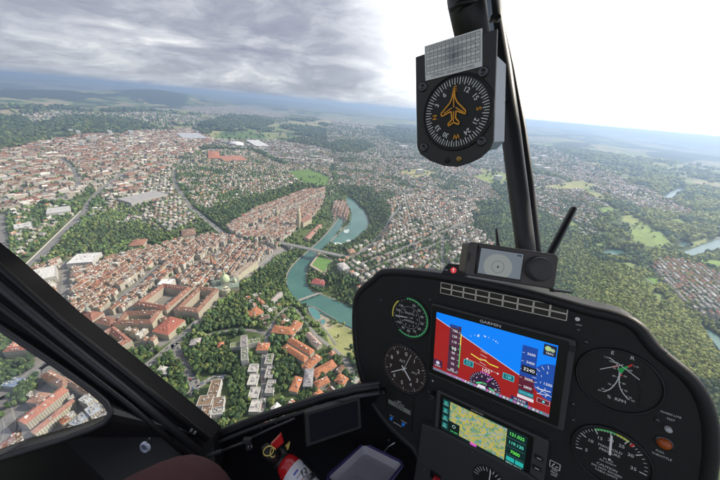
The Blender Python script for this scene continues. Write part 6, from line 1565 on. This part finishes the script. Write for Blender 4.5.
# thick black vent tube at the head of the post and its flank with blue light painted on
b = MB(); b.tube([cam_pt(462, -40, .60), cam_pt(466, 0, .60), cam_pt(474, 45, .60)], [.040, .0385, .034], 24); b.build('air_duct', M_BLACK, cab)
b = MB(); b.tube([cam_pt(450.5, 10, .575), cam_pt(459, 3.5, .562), cam_pt(470, 1, .56), cam_pt(481, -2, .57)], .0052, 10); b.build('duct_lip', M_BLACK, cab)
b = MB(); b.box(cam_pt(483, -30, .66), cam_pt(488, -30, .67) - cam_pt(483, -30, .66), cam_pt(489.5, 34, .66) - cam_pt(483, -30, .66), FW * .02); b.build('window_light_strip', plain('window_light_blue', (.22, .28, .40), .5, scale=20), cab)  # added strip coloured as bluish window light on the post
for p in ((491, 20.5, .62), (496, 20.5, .62)): b = MB(); b.tube([cam_pt(*p), cam_pt(*p) + FW * -.012], .0055, 12); b.build('bolt', M_SCREW, cab)
# door frame with the small side window
df = [(-90, 192, .60), (-40, 231, .62), (0, 263, .64), (60, 316, .67), (130, 371, .71), (213, 437.5, .76), (216, 470, .74), (190, 560, .70), (-90, 600, .55), (-90, 488, .56), (0, 455, .59), (60, 437.5, .61), (92, 426, .625), (103, 420, .63), (107.5, 413, .635), (104, 405.5, .64), (90, 393, .64), (60, 371.5, .63), (0, 331.5, .60), (-90, 270, .56)]
b = MB(); cpoly(b, df, .045); b.build('door_frame', M_FRAME, cab)
def rail(name, pts, r, mt, flat=1.0): b = MB(); P = [cam_pt(*p) for p in pts]; b.tube(P, r, 12, flat=flat); return b.build(name, mt, cab)
rail('frame_rail', [(-60, 214, .60), (0, 268, .625), (60, 321, .655), (130, 376, .695), (208, 440, .745)], .0075, M_FRAME)
rail('frame_rail', [(-60, 240, .59), (0, 287, .61), (60, 337, .64), (130, 393, .68), (200, 452, .73)], .0085, M_FRAME2)
rail('frame_rail', [(-60, 256, .58), (0, 306, .60), (60, 352, .63), (130, 406, .67), (190, 458, .71)], .0065, M_FRAME)
rail('window_seal', [(-60, 287, .565), (0, 328, .592), (60, 368, .622), (92, 391, .632), (106, 403, .632), (111, 413, .628), (105, 423, .62), (92, 429.5, .615), (60, 441, .60), (0, 459, .58), (-60, 479, .56)], .0060, M_FRAME2)
# windscreen sill
SIL = [(205, 441, .80), (226, 431.5, .80), (250, 422, .80), (285, 410, .79), (320, 399, .77), (356, 389, .745), (380, 385, .73)]
rail('windscreen_sill', SIL, .0125, M_FRAME)
rail('sill_seal', [(x, y - 2.6, d - .006) for x, y, d in SIL], .0048, M_FRAME2)
rail('sill_trim', [(x, y + 7.5, d - .02) for x, y, d in SIL], .0050, M_FRAME2)
b = MB()
for k in range(9):
    t = k / 8; p = (232 + 118 * t, 436 - 38 * t + 1.5 * math.sin(3 * t), .757); q = cam_pt(*p); b.tube([q, q - FW * .004], .0020, 8)
b.build('rivet', M_SCREW, cab)
# nose floor and side below the sill
b = MB(); rows = [[(200, 443, .83), (250, 427, .82), (300, 411, .80), (356, 394, .77), (400, 384, .76), (460, 400, .75)], [(190, 470, .80), (250, 470, .88), (300, 465, .92), (356, 450, .93), (420, 440, .90), (480, 440, .88)], [(170, 520, .72), (250, 520, .86), (310, 520, .92), (370, 515, .92), (430, 510, .88), (520, 510, .84)], [(150, 640, .62), (250, 640, .70), (310, 640, .74), (370, 640, .74), (430, 640, .72), (560, 640, .70)]]
vs = [cam_pt(*p) for r_ in rows for p in r_]; b.add(vs, [(i * 6 + j, i * 6 + j + 1, (i + 1) * 6 + j + 1, (i + 1) * 6 + j) for i in range(3) for j in range(5)], 0, smooth=True); b.build('nose_floor', M_CARPET, cab)
# roof out of view, added and sized to shade the cabin; floor below the lens
b = MB(); b.box((-.55, -.10, .62), (2.1, 0, 0), (0, 1.25, 0), (0, 0, .05)); b.build('shade_roof', M_FRAME, cab)
b = MB(); b.box((-1.1, -1.6, -1.35), (2.7, 0, 0), (0, 2.1, 0), (0, 0, .05)); b.build('cabin_floor', M_CARPET, cab)
# bubble windscreen: one clear curved pane outside the post
tg = NT('acrylic_glass'); tr_ = tg.n('ShaderNodeBsdfTransparent'); tr_.inputs[0].default_value = (.975, .985, .985, 1); gl_ = tg.n('ShaderNodeBsdfGlossy'); gl_.inputs['Roughness'].default_value = .03; fz = tg.n('ShaderNodeFresnel'); fz.inputs['IOR'].default_value = 1.4
mxg = tg.n('ShaderNodeMixShader'); tg.l(fz.outputs[0], mxg.inputs[0]); tg.l(tr_.outputs[0], mxg.inputs[1]); tg.l(gl_.outputs[0], mxg.inputs[2]); tg.l(mxg.outputs[0], tg.out.inputs[0])
b = MB(); NX, NY = 30, 22; vs = []
for j in range(NY + 1):
    for i in range(NX + 1):
        px = -150 + 1000 * i / NX; py = -110 + 560 * j / NY; r_ = ray(px, py); r_ = r_ / np.linalg.norm(r_)
        dn_ = np.array([.0, .35, -.08]); B_ = np.dot(r_, dn_); R2 = .98; vs.append(r_ * (B_ + math.sqrt(B_ * B_ - np.dot(dn_, dn_) + R2 * R2)))
b.add(vs, [(j * (NX + 1) + i, j * (NX + 1) + i + 1, (j + 1) * (NX + 1) + i + 1, (j + 1) * (NX + 1) + i) for j in range(NY) for i in range(NX)], 0, smooth=True); b.build('windscreen', tg.mat, cab)
b = MB(); sp_ = [(-80, 280, .585), (0, 333, .615), (60, 373, .645), (104, 406, .655), (107, 413, .65), (100, 421, .645), (60, 437, .63), (0, 454, .61), (-80, 484, .58)]; b.add([cam_pt(*p) for p in sp_], [tuple(range(len(sp_)))], 0); b.build('side_window', tg.mat, cab)
# screws and pale round catch on the door
for p in ((192, 429.5, .70), (195.5, 432, .70)): b = MB(); q = cam_pt(*p); b.tube([q, q - FW * .005], .0035, 10); b.build('screw', M_LEVER, cab)
q = cam_pt(146, 446.5, .62); t_ = rooted('door_catch', Plane(q, RT * .8 + FW * .0 + DN * -.6, DN * .8 + RT * .6, -FW), 'pale blue round ring catch on the black door', 'door catch')
b = MB(); lathe(b, (0, 0, 0), [(.0075, .002), (.0085, .006), (.0115, .0085), (.0145, .006), (.0150, 0)], 24); t_.scale = (.62, .85, .85); b.build('ring', plain('pale_blue_plastic', (.50, .56, .68), .35, scale=60), t_)
b = MB(); lathe(b, (0, 0, 0), [(.0078, .001), (.004, .004), (.0001, .004)], 16); b.build('button', plain('grey_blue', (.16, .20, .30), .4, scale=60), t_)
b = MB(); b.tube([(.013, .004, 0), (.028, .012, .0)], .0022, 8); b.build('pin', M_SCREW, t_)
# jettison strut along the sill
t_ = bpy.data.objects.new('door_strut', None); COL.objects.link(t_); t_.location = Vector(cam_pt(207, 456, .70)); tag(t_, 'thin grey rod with clamp lying along the windscreen sill', 'strut'); A0 = cam_pt(207, 456, .70)
b = MB(); b.tube([np.zeros(3), cam_pt(222, 451, .70) - A0], .0050, 10); b.tube([cam_pt(222, 451, .70) - A0, cam_pt(247, 441, .70) - A0], .0032, 10); b.tube([cam_pt(247, 440, .70) - A0, cam_pt(272, 428, .71) - A0, cam_pt(295, 418.5, .72) - A0], .0026, 8); b.build('rod', M_FRAME2, t_)
b = MB(); b.cbox(cam_pt(247, 440.5, .695) - A0, RT * .020, DN * .010 + RT * -.003, FW * .012); b.cbox(cam_pt(249, 446.5, .695) - A0, RT * .012, DN * .012, FW * .010); b.build('clamp', M_FRAME2, t_)
b = MB()
for dx in (-.0028, .0028): b.tube([cam_pt(250, 447, .686) - A0 + RT * dx * 1.4 - DN * .004, cam_pt(250, 447, .686) - A0 + RT * dx * 1.4 + DN * .005], .0016, 6)
b.build('clamp_screw', M_LEVER, t_)
# dark document pocket under the sill
O_, U5, V5, N5 = solve_plane([(305, 414), (360, 397), (362, 429), (306, 447)], .150, .0863)
DP = Plane(O_ + U5 * .075 + V5 * .0431, U5, V5, N5); t_ = rooted('document_pocket', DP, 'flat black screen-like pocket under the windscreen sill beside the panel', 'pocket')
b = MB(); slab(b, rrect(-.075, -.0431, .075, .0431, .003), -.015, .0, .002); b.build('frame', M_BLACK, t_)
b = MB(); slab(b, rrect(-.065, -.034, .066, .036, .002), -.001, .0008, 0); b.build('cover', plain('dark_violet', (.007, .007, .014), .6, spec=.2, scale=30), t_)
# white plastic tray
M_LIP = plain('violet_plastic', (.10, .09, .26), .25, scale=40); 
ttub = NT('frosted_plastic'); ttub.pbr(ttub.ramp(ttub.noise(ttub.n('ShaderNodeTexCoord').outputs['Object'], 14, 3), [(.3, (.80, .81, .88)), (.7, (.86, .87, .92))]), .35)
tq_ = [(321, 480, .70), (366, 442, .72), (403, 463, .69), (399, 520, .60), (300, 540, .60)]
O_, U6, V6, N6 = solve_plane([(366, 441.5), (403.5, 464), (372, 508), (322, 479)], .155, .20)
TP = Plane(O_ + U6 * .0775 + V6 * .10, U6, V6, N6); t_ = rooted('plastic_tray', TP, 'open frosted white plastic box with violet rim on the cabin floor', 'storage box')
lip = rrect(-.0775, -.10, .0775, .10, .018); inn = [(x * .93, y * .94) for x, y in lip]; flo = [(x * .80, y * .84) for x, y in lip]; n = len(lip)
b = MB(); b.add([(x, y, 0) for x, y in inn] + [(x, y, -.020) for x, y in flo] + [(x * 1.02, y * 1.02, -.023) for x, y in flo] + [(x * 1.02, y * 1.02, -.003) for x, y in inn], [(i, (i + 1) % n, n + (i + 1) % n, n + i) for i in range(n)] + [tuple(n + i for i in range(n))] + [(2 * n + i, 2 * n + (i + 1) % n, 3 * n + (i + 1) % n, 3 * n + i) for i in range(n)] + [tuple(2 * n + i for i in range(n))]); b.build('tub', ttub.mat, t_)
b = MB(); b.tube([(x, y, 0) for x, y in [((p[0] + q[0]) / 2, (p[1] + q[1]) / 2) for p, q in zip(lip, inn)]] + [((lip[0][0] + inn[0][0]) / 2, (lip[0][1] + inn[0][1]) / 2, 0)], .0048, 10, caps=False); b.build('rim', M_LIP, t_)
b = MB(); slab(b, rrect(-.02, -.07, .045, -.02, .006), -.0197, -.014, .002); b.build('sheet', plain('paper_white', (.72, .73, .76), .6, scale=30), t_)
t2 = bpy.data.objects.new('cable', None); b = MB(); b.tube([cam_pt(384, 452, .74), cam_pt(388, 447, .73), cam_pt(395, 442.5, .72)], .0018, 8); tag(b.build('cable', M_LEVER), 'thin grey cable end between the plastic box and the panel', 'cable'); bpy.data.objects.remove(t2)
# fire extinguisher
A0 = cam_pt(284, 462, .72); A1 = cam_pt(321, 504, .66); ax_ = A1 - A0; ax_ /= np.linalg.norm(ax_); t_ = bpy.data.objects.new('fire_extinguisher', None); COL.objects.link(t_); t_.location = Vector(A0); t_.rotation_euler = Vector(-ax_).to_track_quat('Z', 'Y').to_euler(); tag(t_, 'small red fire extinguisher with white label, black valve and yellow ring', 'fire extinguisher')
bpy.context.view_layer.update(); Mi = t_.matrix_world.inverted()
def lc(px, py, d): return np.array(Mi @ Vector(cam_pt(px, py, d)))
mred = plain('extinguisher_red', (.55, .015, .02), .25, coat=.6, scale=20)
rb = .029
b = MB(); lathe(b, (0, 0, 0), [(.012, .012), (.016, .006), (.024, -.004), (rb, -.020), (rb, -.26), (.02, -.28), (.001, -.28)], 32); b.build('body', mred, t_)
b = MB(); lathe(b, (0, 0, 0), [(rb + .0006, -.030), (rb + .0006, -.20)], 32, 0); me_ = b.build('label', M_INK if False else plain('label_white', (.66, .67, .70), .5, scale=12), t_)
b = MB()
for k in range(7):
    for a0 in (-2.4, -1.2, 0, 1.2, 2.4):
        a = [a0 + .08 * i for i in range(7)]; z_ = -.045 - k * .012; vs = []
        for q in a: vs += [((rb + .001) * math.cos(q), (rb + .001) * math.sin(q), z_), ((rb + .001) * math.cos(q), (rb + .001) * math.sin(q), z_ - (.0045 if k % 3 == 0 else .0018))]
        b.add(vs, [(2 * i, 2 * i + 1, 2 * i + 3, 2 * i + 2) for i in range(6)], 0, [(.10, .12, .45), (.2, .2, .22), (.35, .05, .05)][k % 3])
b.build('label_print', M_INK, t_)
b = MB(); lathe(b, (0, 0, 0), [(.022, .000), (.025, .008), (.024, .020), (.019, .034), (.014, .042), (.001, .043)], 20); b.tube([lc(276, 457, .715), lc(268, 452, .70), lc(265, 446, .70)], [.018, .015, .010], 12); b.build('valve', M_BLACK, t_)
b = MB(); q0, q1, q2, q3 = lc(271, 445, .685), lc(281, 434.5, .685), lc(283.5, 443, .69), lc(275, 450, .69); n3 = np.cross(q1 - q0, q2 - q0); n3 *= .007 / np.linalg.norm(n3); b.add([q0, q1, q2, q3, q0 + n3, q1 + n3, q2 + n3, q3 + n3], [(0, 1, 2, 3), (7, 6, 5, 4), (0, 4, 5, 1), (1, 5, 6, 2), (2, 6, 7, 3), (3, 7, 4, 0)]); b.build('lever', mred, t_)
mye = plain('yellow_pin', (.70, .55, .14), .4, scale=60)
b = MB(); c_ = lc(268.5, 451, .675); e1 = lc(273.6, 449.6, .675) - c_; e2 = lc(268.5, 446.3, .675) - c_; b.tube([c_ + e1 * math.cos(t) + e2 * math.sin(t) for t in np.linspace(0, 6.283, 25)], .0014, 8, caps=False)
c_ = lc(273, 452.5, .672); b.tube([c_ + e1 * .55 * math.cos(t) + e2 * 1.0 * math.sin(t) for t in np.linspace(.4, 5.4, 20)], .0012, 8); b.build('pull_ring', mye, t_)
b = MB(); b.tube([lc(286, 446, .70), lc(288.5, 443, .695), lc(287.5, 449, .70)], [.003, .0045, .003], 8); b.build('seal', mye, t_)
b = MB(); lathe(b, (0, 0, 0), [(rb + .0015, -.075), (rb + .003, -.077), (rb + .003, -.087), (rb + .0015, -.089)], 32); b.build('clamp_band', M_LEVER, t_); b = MB(); b.tube([lc(303, 470, .62), lc(306, 476, .61)], .006, 8); b.build('clamp_bolt', M_LEVER, t_)
# the passenger's legs in maroon trousers: one continuous skinned body
per = bpy.data.meshes.new('person'); fwd = -PP.N; rgt = PP.U; upv = PP.V
knee = cam_pt(189, 481, .56); hip = knee - fwd * .44 - upv * .02; ank = knee + fwd * .14 - upv * .42; toe = ank + fwd * .16 - upv * .04
pel = hip - rgt * .11 - fwd * .06; hip2 = hip - rgt * .20 - upv * .10; kn2 = hip2 + fwd * .42 - upv * .16 - rgt * .02; an2 = kn2 + fwd * .13 - upv * .42; to2 = an2 + fwd * .16 - upv * .04
waist = pel + upv * .16 - fwd * .05; midt = (knee + hip) / 2 + upv * .005; mid2 = (kn2 + hip2) / 2; shk = knee * .5 + ank * .5; sh2 = kn2 * .5 + an2 * .5; kn_f = knee + fwd * .02
vs = [pel, hip, midt, knee, shk, ank, toe, hip2, mid2, kn2, sh2, an2, to2, waist]
per.from_pydata([tuple(v) for v in vs], [(0, 1), (1, 2), (2, 3), (3, 4), (4, 5), (5, 6), (0, 7), (7, 8), (8, 9), (9, 10), (10, 11), (11, 12), (0, 13)], [])
po = link('person', per); sk = po.modifiers.new('skin', 'SKIN'); sk.use_smooth_shade = True
for i, r_ in enumerate([.13, .10, .088, .068, .062, .045, .035, .10, .088, .068, .062, .045, .035, .14]): per.skin_vertices[0].data[i].radius = (r_, r_)
per.skin_vertices[0].data[0].use_root = True; ss = po.modifiers.new('sub', 'SUBSURF'); ss.levels = 2; ss.render_levels = 2
tm_ = NT('maroon_cloth'); gc = tm_.n('ShaderNodeTexCoord').outputs['Object']; fo = tm_.noise(gc, 9, 4, .6); wv = tm_.noise(gc, 900, 2)
tm_.pbr(tm_.ramp(fo, [(.3, (.052, .024, .027)), (.7, (.080, .037, .040))]), .85, spec=.15, normal=tm_.bump(tm_.math('ADD', fo, tm_.math('MULTIPLY', wv, .05)), .012, .7))
per.materials.append(tm_.mat); tag(po, 'seated person, only a knee in maroon trousers showing at the bottom left', 'person')
# bar that carries the compass from the centre post
b = MB(); b.tube([cam_pt(504, 100, .80), Vector(CP_.world(.0, .01, -.05))], .006, 12); b.build('compass_bracket', M_FRAME, cab)

# ------------------------------------------------------------------ camera, light, sky, air
cd = bpy.data.cameras.new('camera'); cam = bpy.data.objects.new('camera', cd); COL.objects.link(cam)
cd.sensor_width = 36; cd.lens = 36 * F / 720; cd.clip_start = .03; cd.clip_end = 200000
m = Matrix(((RT[0], -DN[0], -FW[0], 0), (RT[1], -DN[1], -FW[1], 0), (RT[2], -DN[2], -FW[2], 0), (0, 0, 0, 1)))
cam.matrix_world = m; scene.camera = cam
SAZ, SEL = math.radians(72), math.radians(36)   # azimuth right of straight ahead
SD = Vector((math.sin(SAZ) * math.cos(SEL), math.cos(SAZ) * math.cos(SEL), math.sin(SEL)))
sl = bpy.data.lights.new('sun', 'SUN'); sl.energy = SUN_E; sl.angle = math.radians(2.5); sl.color = (1, .90, .76)
so = bpy.data.objects.new('sun', sl); COL.objects.link(so); so.rotation_euler = SD.to_track_quat('Z', 'Y').to_euler(); so.location = (0, 0, 50)
w = bpy.data.worlds.new('World'); scene.world = w; w.use_nodes = True
T = NT.__new__(NT); T.t = w.node_tree; T.t.nodes.clear(); T.mat = w
out = T.n('ShaderNodeOutputWorld')
sky = T.n('ShaderNodeTexSky', sky_type='NISHITA'); sky.sun_disc = False; sky.sun_elevation = SEL; sky.sun_rotation = SAZ; sky.altitude = 900; sky.dust_density = 2.5
bg = T.n('ShaderNodeBackground'); T.l(sky.outputs[0], bg.inputs[0]); bg.inputs[1].default_value = SKY_S
g = T.n('ShaderNodeTexCoord').outputs['Generated']
d = T.vmath('NORMALIZE', g); sp = T.n('ShaderNodeSeparateXYZ'); T.l(d, sp.inputs[0])
zz = T.math('MAXIMUM', sp.outputs[2], 0.0); den = T.math('ADD', zz, .25)
cb = T.n('ShaderNodeCombineXYZ'); T.l(T.math('DIVIDE', sp.outputs[0], den), cb.inputs[0]); T.l(T.math('DIVIDE', sp.outputs[1], den), cb.inputs[1])
mp = T.n('ShaderNodeMapping'); mp.inputs['Rotation'].default_value = (0, 0, math.radians(-16)); mp.inputs['Scale'].default_value = (.95, 1.15, 1); T.l(cb.outputs[0], mp.inputs[0])
wp = T.noise(mp.outputs[0], .9, 3, .5, out=1); pv = T.vmath('ADD', mp.outputs[0], T.vmath('MULTIPLY', T.vmath('SUBTRACT', wp, (.5, .5, .5)), (1.0, 1.0, 1.0)))
n1 = T.noise(pv, 1.5, 9, .62); n2 = T.noise(pv, .55, 4, .5)
den2 = T.math('ADD', T.math('MULTIPLY', n1, .70), T.math('MULTIPLY', n2, .30))
cloudc = T.ramp(den2, [(.36, (.88, .87, .87)), (.44, (.56, .565, .62)), (.52, (.37, .38, .45)), (.62, (.25, .26, .34))])
# brightness of the deck rises towards the part of the sky the sun stands behind
gd = Vector((math.sin(math.radians(36)) * .93, math.cos(math.radians(36)) * .93, .32)).normalized()
dt = T.vmath('DOT_PRODUCT', d, tuple(gd), out=1)
gl = T.n('ShaderNodeMapRange'); gl.interpolation_type = 'SMOOTHSTEP'; gl.inputs[1].default_value = .70; gl.inputs[2].default_value = .96; T.l(dt, gl.inputs[0])
glow_ = gl.outputs[0]
cc = T.mix(T.math('MULTIPLY', glow_, .93), cloudc, (1.0, 1.0, .99)); 
cs = T.math('MULTIPLY_ADD', glow_, .75, .90)
cbg = T.n('ShaderNodeBackground'); T.l(cc, cbg.inputs[0]); T.l(cs, cbg.inputs[1])
# thin gap of paler sky along the horizon
mx = T.n('ShaderNodeMixShader'); hz_ = T.n('ShaderNodeMapRange'); hz_.inputs[1].default_value = -.01; hz_.inputs[2].default_value = .10; hz_.inputs[3].default_value = .80; hz_.inputs[4].default_value = .93; T.l(sp.outputs[2], hz_.inputs[0])
T.l(hz_.outputs[0], mx.inputs[0]); T.l(bg.outputs[0], mx.inputs[1]); T.l(cbg.outputs[0], mx.inputs[2]); T.l(mx.outputs[0], out.inputs[0])
# the air: one closed box of even haze
hb = MB(); hb.cbox((0, 0, (-479.5 - 60 + 1200) / 2 - 270 + 270), (230000, 0, 0), (0, 230000, 0), (0, 0, 10)); hb = MB()
hb.box((-115000, -115000, G0 - 40), (230000, 0, 0), (0, 230000, 0), (0, 0, -G0 + 40 + HAZE_TOP))
th = NT('haze_air'); th.out.location = (0, 0); pvn = th.n('ShaderNodeVolumePrincipled'); pvn.inputs['Color'].default_value = (.52, .71, 1.0, 1); pvn.inputs['Density'].default_value = HAZE_D; pvn.inputs['Anisotropy'].default_value = .42
th.l(pvn.outputs[0], th.out.inputs['Volume'])
tag(hb.build('haze', th.mat), 'pale blue haze of the air over the land', kind='stuff')
scene.view_settings.view_transform = 'Standard'; scene.view_settings.look = 'None'; scene.view_settings.gamma = 1; scene.view_settings.use_curve_mapping = False
scene.view_settings.exposure = EXPO
scene.cycles.max_bounces = 5; scene.cycles.diffuse_bounces = 2; scene.cycles.glossy_bounces = 2; scene.cycles.transparent_max_bounces = 12; scene.cycles.volume_bounces = 0
scene.cycles.use_adaptive_sampling = True; scene.cycles.adaptive_threshold = .02; scene.cycles.use_denoising = True; scene.cycles.sample_clamp_indirect = 4
scene.render.engine = 'CYCLES'
